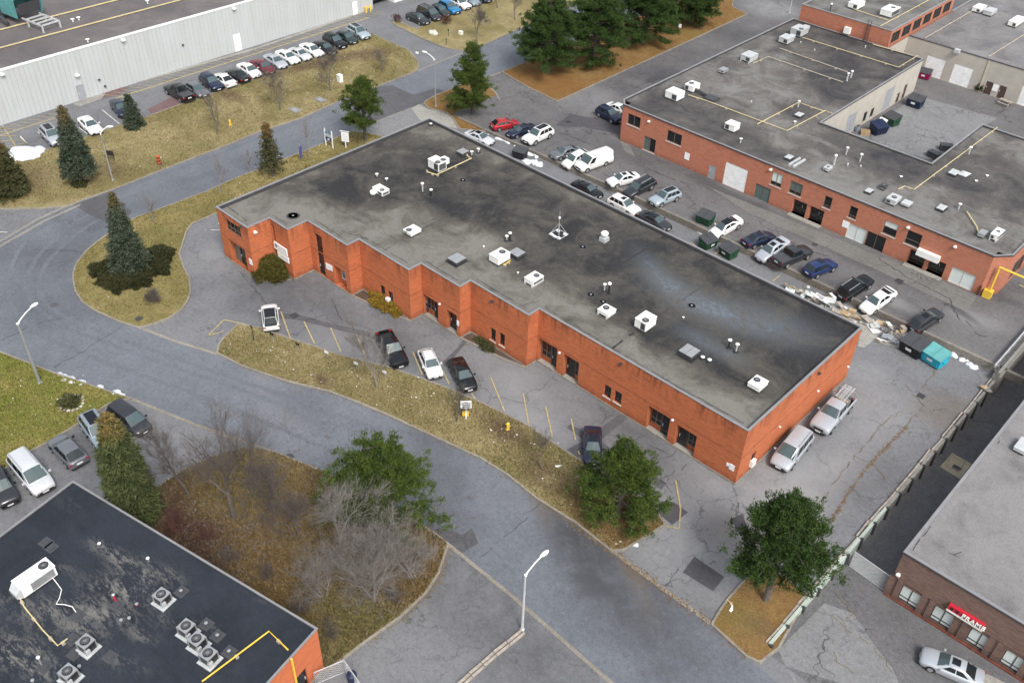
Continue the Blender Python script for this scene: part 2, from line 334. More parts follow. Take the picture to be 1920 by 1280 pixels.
for k, c in dict(white=(.74, .74, .73), silver=(.44, .47, .51), pale=(.62, .64, .66), grey=(.15, .16, .18), charcoal=(.035, .037, .043), black=(.007, .008, .010),
                 navy=(.015, .022, .055), blue=(.010, .030, .12), sky=(.03, .20, .42), red=(.42, .02, .03), maroon=(.17, .015, .03), green=(.03, .045, .045),
                 steel=(.26, .32, .38), bluegrey=(.38, .45, .50)).items():
    paint('paint_'+k, c, 0.0 if k == 'white' else .25)

# ------------------------------------------------------------------ mesh builder
def M_(m): return MATS[m] if isinstance(m, str) else m
class MB:
    def __init__(s): s.v = []; s.f = []; s.m = []; s.mats = []
    def mi(s, mat):
        if mat not in s.mats: s.mats.append(mat)
        return s.mats.index(mat)
    def face(s, pts, mat=None, hint=None):
        if hint is not None:
            a, b, c = (np.array(p, float) for p in pts[:3]); n = np.cross(b-a, c-a)
            if len(pts) > 3 and np.dot(n, n) < 1e-12: n = np.cross(c-b, np.array(pts[3], float)-b)
            if np.dot(n, hint) < 0: pts = pts[::-1]
        i = len(s.v); s.v.extend(tuple(map(float, p)) for p in pts); s.f.append(tuple(range(i, i+len(pts)))); s.m.append(s.mi(mat))
    def add(s, verts, faces, mat=None):
        i = len(s.v); s.v.extend(tuple(map(float, p)) for p in verts); k = s.mi(mat)
        for f in faces: s.f.append(tuple(i+j for j in f)); s.m.append(k)
    def box(s, x0, x1, y0, y1, z0, z1, mat=None, rot=0, c=None):
        vs = [(x, y, z) for z in (z0, z1) for x, y in ((x0, y0), (x1, y0), (x1, y1), (x0, y1))]
        if rot:
            cx, cy_ = c or ((x0+x1)/2, (y0+y1)/2); ca, sa = math.cos(rot), math.sin(rot)
            vs = [(cx+(x-cx)*ca-(y-cy_)*sa, cy_+(x-cx)*sa+(y-cy_)*ca, z) for x, y, z in vs]
        s.add(vs, [(3, 2, 1, 0), (4, 5, 6, 7), (0, 1, 5, 4), (1, 2, 6, 5), (2, 3, 7, 6), (3, 0, 4, 7)], mat)
    def prism(s, poly, z0, z1, mat=None, side=None, bottom=False):
        poly = ccw(poly); tri = tessellate_polygon([[Vector((x, y, 0)) for x, y in poly]]); n = len(poly)
        t = [(x, y, z1) for x, y in poly]
        fs = []
        for a, b, c in tri:
            A, B, C_ = poly[a], poly[b], poly[c]
            fs.append((a, b, c) if (B[0]-A[0])*(C_[1]-A[1])-(B[1]-A[1])*(C_[0]-A[0]) > 0 else (a, c, b))
        s.add(t, fs, mat)
        if z0 is not None:
            for i in range(n):
                j = (i+1) % n; a, b = poly[i], poly[j]
                s.add([(*a, z0), (*b, z0), (*b, z1), (*a, z1)], [(0, 1, 2, 3)], side or mat)
        if bottom: s.add([(x, y, z0) for x, y in poly], [f[::-1] for f in fs], side or mat)
    def tube(s, pts, r, n=6, mat=None, caps=True):
        pts = [np.array(p, float) for p in pts]; m = len(pts)
        rs = r if isinstance(r, (list, tuple, np.ndarray)) else [r]*m
        vs = []
        for i, p in enumerate(pts):
            t = pts[min(i+1, m-1)]-pts[max(i-1, 0)]; t = t/(np.linalg.norm(t)+1e-9)
            u = np.cross(t, (0, 0, 1) if abs(t[2]) < .95 else (1, 0, 0)); u /= np.linalg.norm(u); v = np.cross(t, u)
            for k in range(n):
                a = 2*math.pi*k/n; vs.append(p+(u*math.cos(a)+v*math.sin(a))*rs[i])
        fs = [(i*n+k, i*n+(k+1) % n, (i+1)*n+(k+1) % n, (i+1)*n+k) for i in range(m-1) for k in range(n)]
        if caps: fs += [tuple(range(n))[::-1], tuple(range((m-1)*n, m*n))]
        s.add(vs, fs, mat)
    def lathe(s, x, y, prof, n=10, mat=None):
        s.tube([(x, y, z) for _, z in prof], [r for r, _ in prof], n, mat)
    def build(s, name, mat=None, parent=None, local=False, smooth=False, attrs=None, coll=None):
        me = bpy.data.meshes.new(name)
        v = np.array(s.v, np.float64).reshape(-1, 3)
        uvv = v
        if parent is not None and not local:
            o3 = parent; mw = chain(o3).inverted()
            A = np.array(mw); v = v@A[:3, :3].T+A[:3, 3]
        me.from_pydata(v.tolist(), [], s.f)
        mats = [M_(m if m is not None else mat) for m in s.mats]
        for m in mats: me.materials.append(m)
        me.polygons.foreach_set('material_index', s.m)
        # uv in metres
        ul = me.uv_layers.new(name='UVMap'); nl = len(me.loops)
        li = np.zeros(nl, np.int32); me.loops.foreach_get('vertex_index', li)
        npo = len(me.polygons); nr = np.zeros(npo*3, np.float32); me.polygons.foreach_get('normal', nr); nr = nr.reshape(-1, 3)
        lt = np.zeros(npo, np.int32); me.polygons.foreach_get('loop_total', lt); pn = np.repeat(nr, lt, axis=0)
        P = v[li]; hor = np.abs(pn[:, 2]) > .7
        tx = -pn[:, 1]; ty = pn[:, 0]; L = np.sqrt(tx**2+ty**2)+1e-9
        flip = np.where(np.abs(tx) > np.abs(ty), np.sign(tx), np.sign(ty)); L = L*flip; L[L == 0] = 1
        u = np.where(hor, P[:, 0], (P[:, 0]*tx+P[:, 1]*ty)/L); q = np.where(hor, P[:, 1], P[:, 2])
        ul.data.foreach_set('uv', np.stack([u, q], 1).astype(np.float32).ravel())
        if smooth:
            me.polygons.foreach_set('use_smooth', [True]*npo); me.set_sharp_from_angle(angle=R(38))
        me.validate(clean_customdata=False); me.update()
        if attrs:
            for an, av in attrs.items():
                at = me.attributes.new(an, 'FLOAT', 'POINT'); at.data.foreach_set('value', np.asarray(av, np.float32))
        o = bpy.data.objects.new(name, me); COL.objects.link(o)
        if parent is not None: o.parent = parent
        return o
def batch_tubes(P, Rr, n):
    """P (K, m, 3) polylines, Rr (K, m) radii -> vertices and quads of n-sided tubes"""
    P = np.asarray(P, np.float64); Rr = np.asarray(Rr, np.float64); K, m, _ = P.shape
    T = np.empty_like(P); T[:, 1:-1] = P[:, 2:]-P[:, :-2]; T[:, 0] = P[:, 1]-P[:, 0]; T[:, -1] = P[:, -1]-P[:, -2]
    T /= np.linalg.norm(T, axis=2, keepdims=True)+1e-9; a = np.zeros_like(P); v_ = np.abs(T[:, :, 2]) < .95; a[v_] = (0, 0, 1); a[~v_] = (1, 0, 0)
    U = np.cross(T, a); U /= np.linalg.norm(U, axis=2, keepdims=True)+1e-9; W = np.cross(T, U)
    k = np.arange(n)*2*math.pi/n; V = P[:, :, None]+(U[:, :, None]*np.cos(k)[:, None]+W[:, :, None]*np.sin(k)[:, None])*Rr[:, :, None, None]
    b = np.arange(K)[:, None, None]*(m*n); i = np.arange(m-1)[None, :, None]; j = np.arange(n)[None, None, :]; j2 = (j+1) % n
    F = np.stack([b+i*n+j, b+i*n+j2, b+(i+1)*n+j2, b+(i+1)*n+j], -1).reshape(-1, 4)
    return V.reshape(-1, 3), F
def chain(o):
    m = o.matrix_basis.copy()
    while o.parent is not None: o = o.parent; m = o.matrix_basis @ m
    return m
def ccw(p):
    a = sum(x0*y1-x1*y0 for (x0, y0), (x1, y1) in zip(p, p[1:]+p[:1])); return p if a > 0 else p[::-1]
def empty(name, loc, rz=0.0):
    o = bpy.data.objects.new(name, None); COL.objects.link(o); o.location = loc; o.rotation_euler = (0, 0, rz); o.empty_display_size = .3
    return o
def tag(o, label=None, cat=None, group=None, kind=None):
    if label: o['label'] = label
    if cat: o['category'] = cat
    if group: o['group'] = group
    if kind: o['kind'] = kind
    return o
def thing(name, loc, rz, label, cat, group=None): return tag(empty(name, loc, rz), label, cat, group)
def copy_tree(o, parent=None):
    c = o.copy(); COL.objects.link(c); c.parent = parent
    for ch in o.children: copy_tree(ch, c)
    return c
def ribbon(mb, pts, o1, o2, z0, z1, closed=False, mat=None, zf=None):
    """strip along a polyline between side offsets o1 < o2 (to the left of travel), a solid between z0 and z1"""
    P = [np.array(p[:2], float) for p in pts]; n = len(P); A = []; B = []
    for i in range(n):
        if closed: a, c = P[i-1], P[(i+1) % n]
        else: a, c = P[max(i-1, 0)], P[min(i+1, n-1)]
        b = P[i]; d1 = b-a; d2 = c-b
        if np.linalg.norm(d1) < 1e-9: d1 = d2
        if np.linalg.norm(d2) < 1e-9: d2 = d1
        d1 /= np.linalg.norm(d1); d2 /= np.linalg.norm(d2)
        n1 = np.array((-d1[1], d1[0])); n2 = np.array((-d2[1], d2[0])); m = n1+n2; m /= np.linalg.norm(m)+1e-9
        k = min(2.2, 1/max(.35, np.dot(m, n1))); A.append(b+m*o1*k); B.append(b+m*o2*k)
    rng = range(n) if closed else range(n-1)
    for i in rng:
        j = (i+1) % n; zi = zf(*P[i]) if zf else 0; zj = zf(*P[j]) if zf else 0
        a0, a1, b0, b1 = A[i], A[j], B[i], B[j]
        vs = [(*a0, z0+zi), (*a1, z0+zj), (*b1, z0+zj), (*b0, z0+zi), (*a0, z1+zi), (*a1, z1+zj), (*b1, z1+zj), (*b0, z1+zi)]
        if z1 > z0: fs = [(4, 5, 6, 7), (0, 1, 5, 4), (2, 3, 7, 6)]
        else: fs = [(4, 5, 6, 7)]
        if z1 > z0 and not closed:
            if i == 0: fs.append((3, 0, 4, 7))
            if i == n-2: fs.append((1, 2, 6, 5))
        mb.add(vs, fs, mat)
def structure(name, mb, mat=None, kind='structure', parent=None, **k):
    o = mb.build(name, mat, parent, **k)
    if parent is None: o['kind'] = kind
    return o

# ================================================================== THE GROUND
g = MB()                                            # main level, a sheet with the lower property cut out
XW, YW = -12.9, 43.5
for (x0, x1, y0, y1) in ((-900, XW, -300, 900), (XW, 700, -300, YW)):
    g.add([(x0, y0, 0), (x1, y0, 0), (x1, y1, 0), (x0, y1, 0)], [(0, 1, 2, 3)])
structure('ground', g, 'lot_asphalt')
g = MB()                                            # lower property on the right
ys = [43.5, 48, 53, 58, 65, 72, 80, 95, 110, 130, 900]
for a, b in zip(ys, ys[1:]): g.add([(XW, a, hz(0, a)), (700, a, hz(0, a)), (700, b, hz(0, b)), (XW, b, hz(0, b))], [(0, 1, 2, 3)])
structure('lower_lot', g, 'alley_asphalt')
g = MB()                                            # raised back lot
xs = [-99, -90, -82, -72, -62, -40, -15, -13.2]
for a, b in zip(xs, xs[1:]):
    za, zb = hz(a, 100)+.006, hz(b, 100)+.006
    g.add([(a, YR, za), (b, YR, zb), (b, 260, zb), (a, 260, za)], [(0, 1, 2, 3)])
g.add([(-99, YR, 0), (-84, YR, 0), (-84, YR, .33), (-99, YR, .006)], [(0, 1, 2, 3)])
structure('raised_lot', g, 'back_asphalt')
# roadway
road_px_far = [(960, 61), (877, 95), (784, 133), (709, 162), (643, 187), (565, 222), (480, 250), (440, 267), (312, 316), (219, 353), (150, 377), (137, 381), (69, 412), (0, 453), (-110, 520), (-150, 590),
               (-60, 632), (0, 659), (45, 676), (103, 699), (241, 745), (364, 795), (519, 849), (605, 883), (715, 940), (806, 993), (839, 1019), (960, 1117), (1027, 1175), (1069, 1212), (1147, 1280), (1240, 1370)]
road_px_near = [(1580, 1390), (1456, 1278), (1400, 1229), (1337, 1171), (1240, 1098), (1140, 1025), (1080, 976), (1005, 929), (952, 886), (900, 854), (778, 798), (727, 774), (675, 752), (620, 731), (537, 711), (455, 683),
                (400, 662), (330, 640), (261, 614), (223, 602), (179, 582), (148, 556), (139, 525), (144, 497), (162, 473), (182, 456), (225, 425), (258, 408), (296, 395), (389, 360), (440, 337), (534, 300), (627, 262), (659, 247), (771, 203), (843, 170), (939, 136)]
road = [(-108.9, 320)]+[G(*p) for p in road_px_far]+[G(*p) for p in road_px_near]+[(-98.9, 320)]
g = MB(); g.prism(road, None, .006); structure('road', g, 'road_asphalt')
AZ = [0]
def area(name, px, mat, z=.010, gz=True):
    AZ[0] += 1; z = .009+.0011*AZ[0] if z < .03 else z
    g = MB(); pts = [GG(*p) for p in px]; poly = [(p[0], p[1]) for p in pts]
    zz = max(p[2] for p in pts); g.prism(poly, None, z); o = g.build(name, mat)
    if gz:
        me = o.data
        for v in me.vertices: v.co.z = hz(v.co.x, v.co.y)+z
    o['kind'] = 'structure'; return o
# repaired and discoloured pieces of paving
area('pavement_patch', [(1012, 0)][:0] or [(1280, 1072), (1302, 1043), (1358, 1081), (1337, 1108)], 'patch_asphalt')
area('pavement_patch', [(1368, 974), (1392, 962), (1400, 985), (1388, 996)], 'patch_asphalt')
area('pavement_patch', [(1062, 843), (1095, 825), (1200, 748), (1212, 755), (1120, 830), (1078, 862)], 'dark_asphalt')
area('pavement_patch', [(1070, 795), (1105, 815), (1250, 905), (1240, 918), (1090, 822), (1062, 801)], 'dark_asphalt')
area('pavement_patch', [(858, 652), (866, 640), (905, 610), (868, 650), (836, 688), (828, 680)], 'dark_asphalt')
area('pavement_patch', [(525, 586), (560, 590), (620, 606), (690, 622), (700, 634), (640, 620), (560, 600), (520, 596)], 'dark_asphalt')
area('pavement_patch', [(1232, 960), (1262, 940), (1290, 960), (1260, 984)], 'patch_asphalt', .011)
area('pavement_patch', [(709, 163), (735, 160), (775, 178), (815, 166), (840, 172), (771, 203), (700, 236), (690, 225), (652, 186)], 'dark_asphalt', .0115)
area('pavement_patch', [(137, 384), (200, 362), (248, 396), (230, 420), (200, 416), (170, 404)], 'dark_asphalt', .0115)
area('pavement_patch', [(806, 993), (839, 990), (866, 1002), (885, 990), (897, 1018), (860, 1040), (839, 1019)], 'dark_asphalt', .0115)
area('pavement_patch', [(1040, 236), (1070, 214), (1112, 222), (1158, 206), (1172, 254), (1130, 246), (1090, 238), (1066, 240)], 'patch_asphalt', .014)
area('pavement_patch', [(1208, 152), (1232, 140), (1240, 132), (1252, 138), (1222, 156)], 'patch_asphalt', .014)
area('stained_paving', [(276, 205), (330, 178), (390, 162), (340, 205), (300, 218), (284, 216)], 'red_asphalt', .012)
area('stained_paving', [(176, 178), (205, 166), (240, 164), (225, 178), (196, 184)], 'red_asphalt', .012)
area('concrete_apron', [(137, 196), (176, 178), (198, 176), (190, 186), (150, 200)], 'concrete_ground', .016)
area('driveway_apron', [(659, 247), (771, 203), (787, 225), (805, 222), (740, 250), (712, 255)], 'pale_asphalt', .010)
area('driveway_apron', [(787, 225), (771, 203), (786, 196), (803, 205), (838, 212), (850, 222), (862, 243), (830, 236)], 'concrete_ground', .012)
area('back_lot_strip', [(1162, 264), (1833, 556), (1812, 585), (1640, 505), (1400, 398), (1330, 352), (1172, 285)], 'strip_asphalt', .016)
if 0: area('wet_paving', [(1490, 0), (1420, 40), (1310, 95), (1240, 90), (1340, 40), (1420, -10)], 'pale_asphalt', .016)
if 0: area('side_paving', [(1290, 1070), (1420, 930), (1560, 805), (1640, 715), (1700, 700), (1640, 790), (1545, 895), (1450, 1000), (1380, 1075), (1330, 1160)], 'pale_asphalt', .010)
area('inlet_slab', [(1762, 875), (1785, 849), (1822, 870), (1800, 898)], 'tan_slab', .012)
area('lower_paving', [(1458, 1218), (1545, 1130), (1600, 1150), (1640, 1210), (1672, 1250), (1690, 1290), (1500, 1300)], 'pale_asphalt', .012)
area('lower_paving', [(1830, 1285), (1850, 1262), (1925, 1300), (1900, 1340)], 'concrete_ground', .012)
if 0: area('front_paving', [(500, 690)][:0] or [(820, 690), (930, 700), (1090, 790), (1060, 860), (960, 780), (870, 735)], 'pale_asphalt', .009)
area('courtyard_paving', [(1600, 262), (1720, 180), (1870, 222), (1745, 300)], 'pale_asphalt', .016)

# ---- kerbed planting, each a raised bed with its kerb
KW = .17
def bed(name, poly, mat, top=.12, kerb='kerb_concrete', kidx=None, closed=True, base=None):
    poly = [tuple(p[:2]) for p in poly]
    g = MB(); g.prism(poly, -.05, top); o = g.build(name, mat); o['kind'] = 'structure'
    if base:
        for v in o.data.vertices: v.co.z += base(v.co.x, v.co.y)
    pc = ccw(poly); g = MB()
    if kidx: ribbon(g, [poly[i] for i in kidx], -KW/2, KW/2, -.05, top+.03, False, zf=base)
    else: ribbon(g, pc, -KW, .02, -.05, top+.03, True, zf=base)
    k = g.build('kerb', kerb); k['kind'] = 'structure'
    return o
P2 = lambda L: [G(*p) for p in L]
bed('grass_verge', P2([(-60, 392), (0, 392), (78, 391), (131, 386), (150, 377), (219, 353), (312, 316), (440, 267), (480, 250), (565, 222), (643, 187), (709, 162), (776, 136), (782, 131), (784, 124), (782, 115), (768, 97), (740, 84), (715, 73), (695, 64),
     (670, 76), (600, 105), (540, 129), (480, 150), (359, 190), (278, 220), (215, 240), (166, 257), (87, 283), (60, 292), (30, 300), (0, 304), (-60, 320)]), 'grass_dry')
bed('grass_verge', P2([(960, 61), (902, 87), (886, 94), (874, 96), (850, 93), (831, 89), (790, 72), (762, 58), (742, 48), (737, 44), (741, 40), (781, 56), (815, 40), (860, 26), (935, 0), (1000, -24), (1090, -60), (1160, -30), (1084, 4)]), 'grass_dry')
spr = P2([(359, 420), (348, 436), (344, 449), (335, 477), (344, 504), (354, 522), (356, 549), (350, 566), (338, 582), (316, 597), (290, 607), (261, 614), (223, 602), (179, 582), (156, 566), (143, 546), (139, 525), (140, 510), (144, 497), (162, 473), (182, 456), (225, 425), (258, 408), (296, 395), (389, 360), (440, 337), (534, 300), (627, 262), (650, 250), (659, 248), (680, 250), (712, 256)])
spr = spr+[(-84.95, 76.5), (-84.95, 47.5)]+P2([(406, 400)])
bed('grass_island', spr, 'grass_olive')
fr = [(409, 662), (412, 648), (421, 635), (446, 611), (486, 616), (537, 635), (592, 652), (641, 669), (727, 690), (788, 711), (843, 731), (898, 755), (960, 785), (990, 800), (1039, 834), (1117, 884), (1180, 925), (1230, 961), (1245, 984), (1192, 1016), (1168, 1030), (1147, 1032),
      (1080, 979), (1005, 932), (952, 889), (900, 857), (778, 801), (727, 777), (675, 755), (620, 734), (537, 714), (455, 686)]
bed('grass_strip', P2(fr), 'grass_dry')
bed('needle_bed', P2([(1337, 1171), (1350, 1148), (1365, 1126), (1390, 1098), (1414, 1072), (1460, 1076), (1490, 1100), (1512, 1115), (1458, 1214), (1424, 1240), (1400, 1229)]), 'pine_needles')
bed('needle_bed', P2([(803, 203), (796, 195), (800, 190), (818, 180), (843, 170), (934, 134)][:5]+[(862, 162), (900, 150), (928, 175), (945, 205), (968, 228), (930, 248), (895, 246), (862, 242), (850, 222), (838, 212)]), 'pine_needles', top=.12)
big = [G(939, 136), G(1045, 189), (-84.6, 176), (-88, 190), (-98.8, 190)]
bx = [(-98.8, 104.4), G(992, 165, .15), (lambda p: (p[0], p[1]))(G(1045, 190, .33)), (lambda p: p)(G(1220, 110, .33)), G(1400, 27, .33), G(1372, 12, .33), (-98.8, 172)]
bed('needle_island', bx, 'pine_needles', base=lambda x, y: lerp_pts(x, TX))
# far bank, lawn, wooded bed
bed('lawn', P2([(-150, 600), (-60, 636), (0, 662), (45, 679), (103, 702), (241, 748), (205, 757), (180, 772), (150, 792), (95, 826), (40, 855), (0, 885), (-80, 930), (-200, 900)]), 'lawn_green')
wb = P2([(519, 851), (605, 886), (715, 943), (806, 996), (839, 1021), (835, 1032), (821, 1074), (797, 1111), (749, 1156), (684, 1202), (640, 1236)])+[(-34.8, 19.9), (-47.0, 17.4), (-54.5, 15.9)]+P2([(236, 962), (299, 914), (340, 886), (380, 867), (412, 854), (450, 842), (490, 843)])
bed('wooded_bed', wb, 'leaf_litter')
g = MB(); g.prism([(-85, 198), (-30, 203), (40, 200), (60, 420), (-90, 420)], 0, 1.1); structure('far_bank', g, 'leaf_litter')
# planters against the brick building
area('planting_soil', [(656, 552), (690, 540), (772, 600), (764, 600), (700, 572)], 'soil', .03)
area('planting_soil', [(861, 631), (900, 622), (985, 686), (940, 668)], 'soil', .03)
g = MB(); ribbon(g, P2([(656, 553), (690, 568), (720, 582), (771, 603)]), -.1, .1, 0, .13); structure('kerb', g, 'kerb_concrete')
g = MB(); ribbon(g, P2([(861, 633), (900, 651), (944, 675), (986, 690)]), -.1, .1, 0, .13); structure('kerb', g, 'kerb_concrete')
g = MB(); ribbon(g, P2([(473, 515), (495, 528), (520, 528), (547, 524)]), -.1, .1, 0, .13); structure('kerb', g, 'kerb_concrete')
area('planting_soil', [(473, 515), (495, 528), (520, 528), (547, 524), (530, 500), (500, 500)], 'soil', .03)
# flush concrete bands across drive mouths, gutters
g = MB()
for L in ([(137, 381), (69, 412), (0, 453)], [(150, 384), (80, 416), (0, 462)], [(784, 133), (830, 114), (877, 96)], [(261, 614), (330, 640), (409, 664)], [(1147, 1032), (1240, 1101), (1337, 1171)],
          [(241, 745), (364, 795), (470, 832), (519, 849)], [(806, 993), (839, 1019), (960, 1117), (1027, 1175), (1069, 1212), (1147, 1280), (1230, 1360)], [(659, 247), (771, 203)], [(843, 170), (939, 136)]):
    ribbon(g, P2(L), -.16, .16, 0.0, .022)
structure('concrete_band', g, 'kerb_concrete')
g = MB()
for L, wd in (([(0, 232), (205, 168), (310, 140), (480, 92), (690, 20)], .25),):
    ribbon(g, P2(L), -wd, wd, 0.0, .10)
structure('wall_plinth_kerb', g, 'concrete_ground')
# sand and leaves swept along the road edge
def litter(name, px, w, mat, n, seed, s=(.05, .16)):
    rr = random.Random(seed); pts = [np.array(GG(*p)) for p in px]; g = MB()
    L = [np.linalg.norm(b-a) for a, b in zip(pts, pts[1:])]
    for _ in range(n):
        i = rr.choices(range(len(L)), L)[0]; t = rr.random(); p = pts[i]*(1-t)+pts[i+1]*t; d = (pts[i+1]-pts[i])/L[i]
        o = rr.gauss(0, w); x, y = p[0]-d[1]*o, p[1]+d[0]*o; r = rr.uniform(*s); a = rr.random()*6.3; z = hz(x, y)+(.03 if name == 'leaf_drift' else .19)
        q = [(x+math.cos(a+k)*r*rr.uniform(.6, 1.2), y+math.sin(a+k)*r*rr.uniform(.6, 1.2), z+rr.uniform(0, .03)) for k in (0, 2.1, 4.2)]
        g.face(q, hint=(0, 0, 1))
    o = g.build(name, mat); o['kind'] = 'stuff'; o['label'] = 'scattered small pale litter on the grass' if name == 'litter' else ('fallen twigs and leaves on the wooded bed' if name == 'fallen_twigs' else 'fallen leaves lying along the edge of the paving'); return o
litter('leaf_drift', [(455, 684), (537, 712), (675, 753), (778, 800), (900, 856), (1005, 931), (1140, 1027)], .35, 'leaf_litter', 1500, 1, (.03, .09))
litter('leaf_drift', [(1010, 935), (1080, 980), (1140, 1027), (1240, 1103), (1337, 1173), (1400, 1231)], .28, 'pine_needles', 1100, 2, (.03, .09))
litter('leaf_drift', [(1540, 1000), (1560, 975), (1600, 910), (1640, 860), (1690, 810), (1700, 800)], .10, 'pine_needles', 500, 3, (.04, .1))
litter('leaf_drift', [(839, 1025), (835, 1040), (821, 1078), (797, 1114), (749, 1159), (684, 1205)], .3, 'leaf_litter', 700, 4, (.03, .1))
litter('leaf_drift', [(1230, 964), (1100, 940), (1040, 920)], 1.2, 'pine_needles', 700, 5, (.03, .08))
litter('leaf_drift', [(1050, 187), (1200, 118), (1400, 28)], .25, 'pine_needles', 300, 6, (.03, .09))
# grass tufts and shrubs' ground stuff: short blades over the beds that lie nearest
def inpoly(x, y, poly):
    c = False; n = len(poly); j = n-1
    for i in range(n):
        if (poly[i][1] > y) != (poly[j][1] > y) and x < (poly[j][0]-poly[i][0])*(y-poly[i][1])/(poly[j][1]-poly[i][1])+poly[i][0]: c = not c
        j = i
    return c
def tufts(poly, n, mat, seed, h=(.06, .16), base=.12):
    rr = random.Random(seed); xs = [p[0] for p in poly]; ys = [p[1] for p in poly]; V = []; F = []
    k = 0
    while k < n:
        x, y = rr.uniform(min(xs), max(xs)), rr.uniform(min(ys), max(ys))
        if not inpoly(x, y, poly): continue
        k += 1; a = rr.random()*3.14; r = rr.uniform(.04, .12); hh = rr.uniform(*h); i = len(V); lx, ly = rr.uniform(-.08, .08), rr.uniform(-.08, .08)
        V += [(x-math.cos(a)*r, y-math.sin(a)*r, base-.01), (x+math.cos(a)*r, y+math.sin(a)*r, base-.01), (x+lx, y+ly, base+hh)]; F.append((i, i+1, i+2))
    g = MB(); g.add(V, F); o = g.build('grass', mat); o['kind'] = 'stuff'; o['label'] = 'short winter grass on the planted ground'; return o
tufts(P2(fr), 26000, 'grass_dry', 1)
tufts(spr, 22000, 'grass_olive', 2)
tufts(wb, 46000, 'leaf_litter', 3, (.10, .34))
tufts(P2([(-150, 600), (-60, 636), (0, 662), (45, 679), (103, 702), (241, 748), (205, 757), (180, 772), (150, 792), (95, 826), (40, 855), (0, 885), (-80, 930), (-200, 900)]), 34000, 'lawn_green', 4)
tufts(P2([(-60, 392), (0, 392), (150, 377), (312, 316), (643, 187), (776, 136), (768, 97), (695, 64), (480, 150), (278, 220), (87, 283), (0, 304), (-60, 320)]), 28000, 'grass_dry', 5, (.06, .2))

# ---- painted markings
def line(mb, a, b, w=.11, dz=.062):
    p, q = GG(*a), GG(*b); ribbon(mb, [p, q], -w/2, w/2, p[2]+dz, p[2]+dz)
g = MB()
for a, b in (((527, 585), (548, 645)), ((570, 603), (590, 645)), ((620, 615), (639, 660)), ((668, 627), (687, 672)), ((774, 660), (792, 703)), ((830, 695), (842, 720)), ((884, 738), (897, 757)),
             ((920, 708), (946, 771)), ((981, 738), (991, 795)), ((1023, 762), (1036, 820)), ((1071, 785), (1079, 825)), ((1084, 846), (1087, 853)), ((1267, 901), (1276, 955)), ((1276, 955), (1273, 991)), ((1273, 991), (1250, 987)),
             ((390, 630), (420, 600)), ((420, 600), (452, 607)), ((452, 607), (486, 616)), ((390, 630), (420, 621))):
    line(g, a, b, .13)
for k in range(-2, 55):                             # hatched walkway along the long grey wall
    t = k/30.0
    def at(px0, px1): return (px0[0]+(px1[0]-px0[0])*t, px0[1]+(px1[1]-px0[1])*t)
    x0 = -132.9; y = 36+k*1.3
    if 46.5 < y < 55.5: continue
    g.add([(x0, y, .062), (x0+1.95, y+1.3, .062), (x0+1.95, y+1.42, .062), (x0, y+.12, .062)], [(0, 1, 2, 3)])
g.box(-130.95, -130.82, 38, 47, .0, .02); g.box(-130.95, -130.82, 56, 104, .0, .064)
for a, b in (((5, 237), (42, 293)), ((0, 242), (20, 239)), ((0, 256), (28, 255)), ((0, 266), (34, 264)), ((0, 278), (45, 270)), ((38, 259), (54, 273))): line(g, a, b, .14)
structure('painted_lines', g, 'yellow_line')
g = MB()
for a, b in (((38, 256), (55, 274)), ((71, 248), (102, 277)), ((148, 240), (167, 254)), ((192, 207), (224, 233)), ((187, 237), (195, 244)), ((440, 150), (452, 160)), ((512, 116), (519, 124)), ((560, 108), (567, 114)), ((612, 92), (620, 98)), ((640, 84), (652, 92)), ((680, 74), (688, 80)),
             ((1108, 300), (1120, 310)), ((409, 420), (430, 423)), ((0, 436), (14, 436)), ((870, 18), (876, 22)), ((896, 8), (903, 12)),
             ((395, 432), (412, 432))): line(g, a, b, .12)
structure('painted_lines', g, 'white_line')
g = MB()
for a, b in (((1096, 356), (1101, 363)), ((1176, 405), (1181, 412)), ((1295, 455), (1306, 463)), ((1448, 528), (1462, 517)), ((1340, 478), (1348, 470))): line(g, a, b, .12)
structure('painted_lines', g, 'yellow_line')

# ---- retaining wall between the lane and the raised lot: one block after another
rw = thing('retaining_wall', (-84, YR-.2, 0), 0, 'low concrete retaining wall between the back lane and the raised parking lot', 'retaining wall')
k0 = None; x = -92.0
while x < -13.3:
    h = hz(x, 100)+.10; g = MB(); g.box(0, 2.88, -.18, .18, 0, 1); 
    if k0 is None: k0 = g.build('wall_block', 'dark_kerb_concrete', rw, local=True); o = k0
    else: o = k0.copy(); COL.objects.link(o)
    o.location = (x+84, 0, 0); o.scale = (1, 1, h); x += 2.9
# long retaining wall on the right, stepping down with the land
rw2 = thing('retaining_wall', (-13, 44, 0), 0, 'long pale concrete panel retaining wall along the right of the brick building', 'retaining wall')
yy = 44.2; kA = None
while yy < 86.5:
    zb = hz(0, yy+1.2)-.05; g = MB(); g.box(-.13, .13, 0, 2.3, 0, 1)
    if kA is None: kA = g.build('wall_panel', 'greenish_panel', rw2, local=True); o = kA; kA.material_slots[0].link = 'OBJECT'; kA.material_slots[0].material = MATS['greenish_panel']
    else: o = kA.copy(); COL.objects.link(o)
    o.location = (0, yy-44, zb); o.scale = (1, 1, .22-zb); o.material_slots[0].material = MATS['greenish_panel' if yy < 62 else 'wall_concrete']
    g = MB(); yy += 2.36
p0 = None
for i in range(19):
    y = 44.1+i*2.36; g = MB(); g.box(-.12, .12, -.1, .1, 0, 1)
    if p0 is None: p0 = g.build('post', 'dark_metal', rw2, local=True); o = p0
    else: o = p0.copy(); COL.objects.link(o)
    zb = hz(0, y)-.05; o.location = (.19, y-44, zb); o.scale = (1, 1, .35-zb)
rail = None
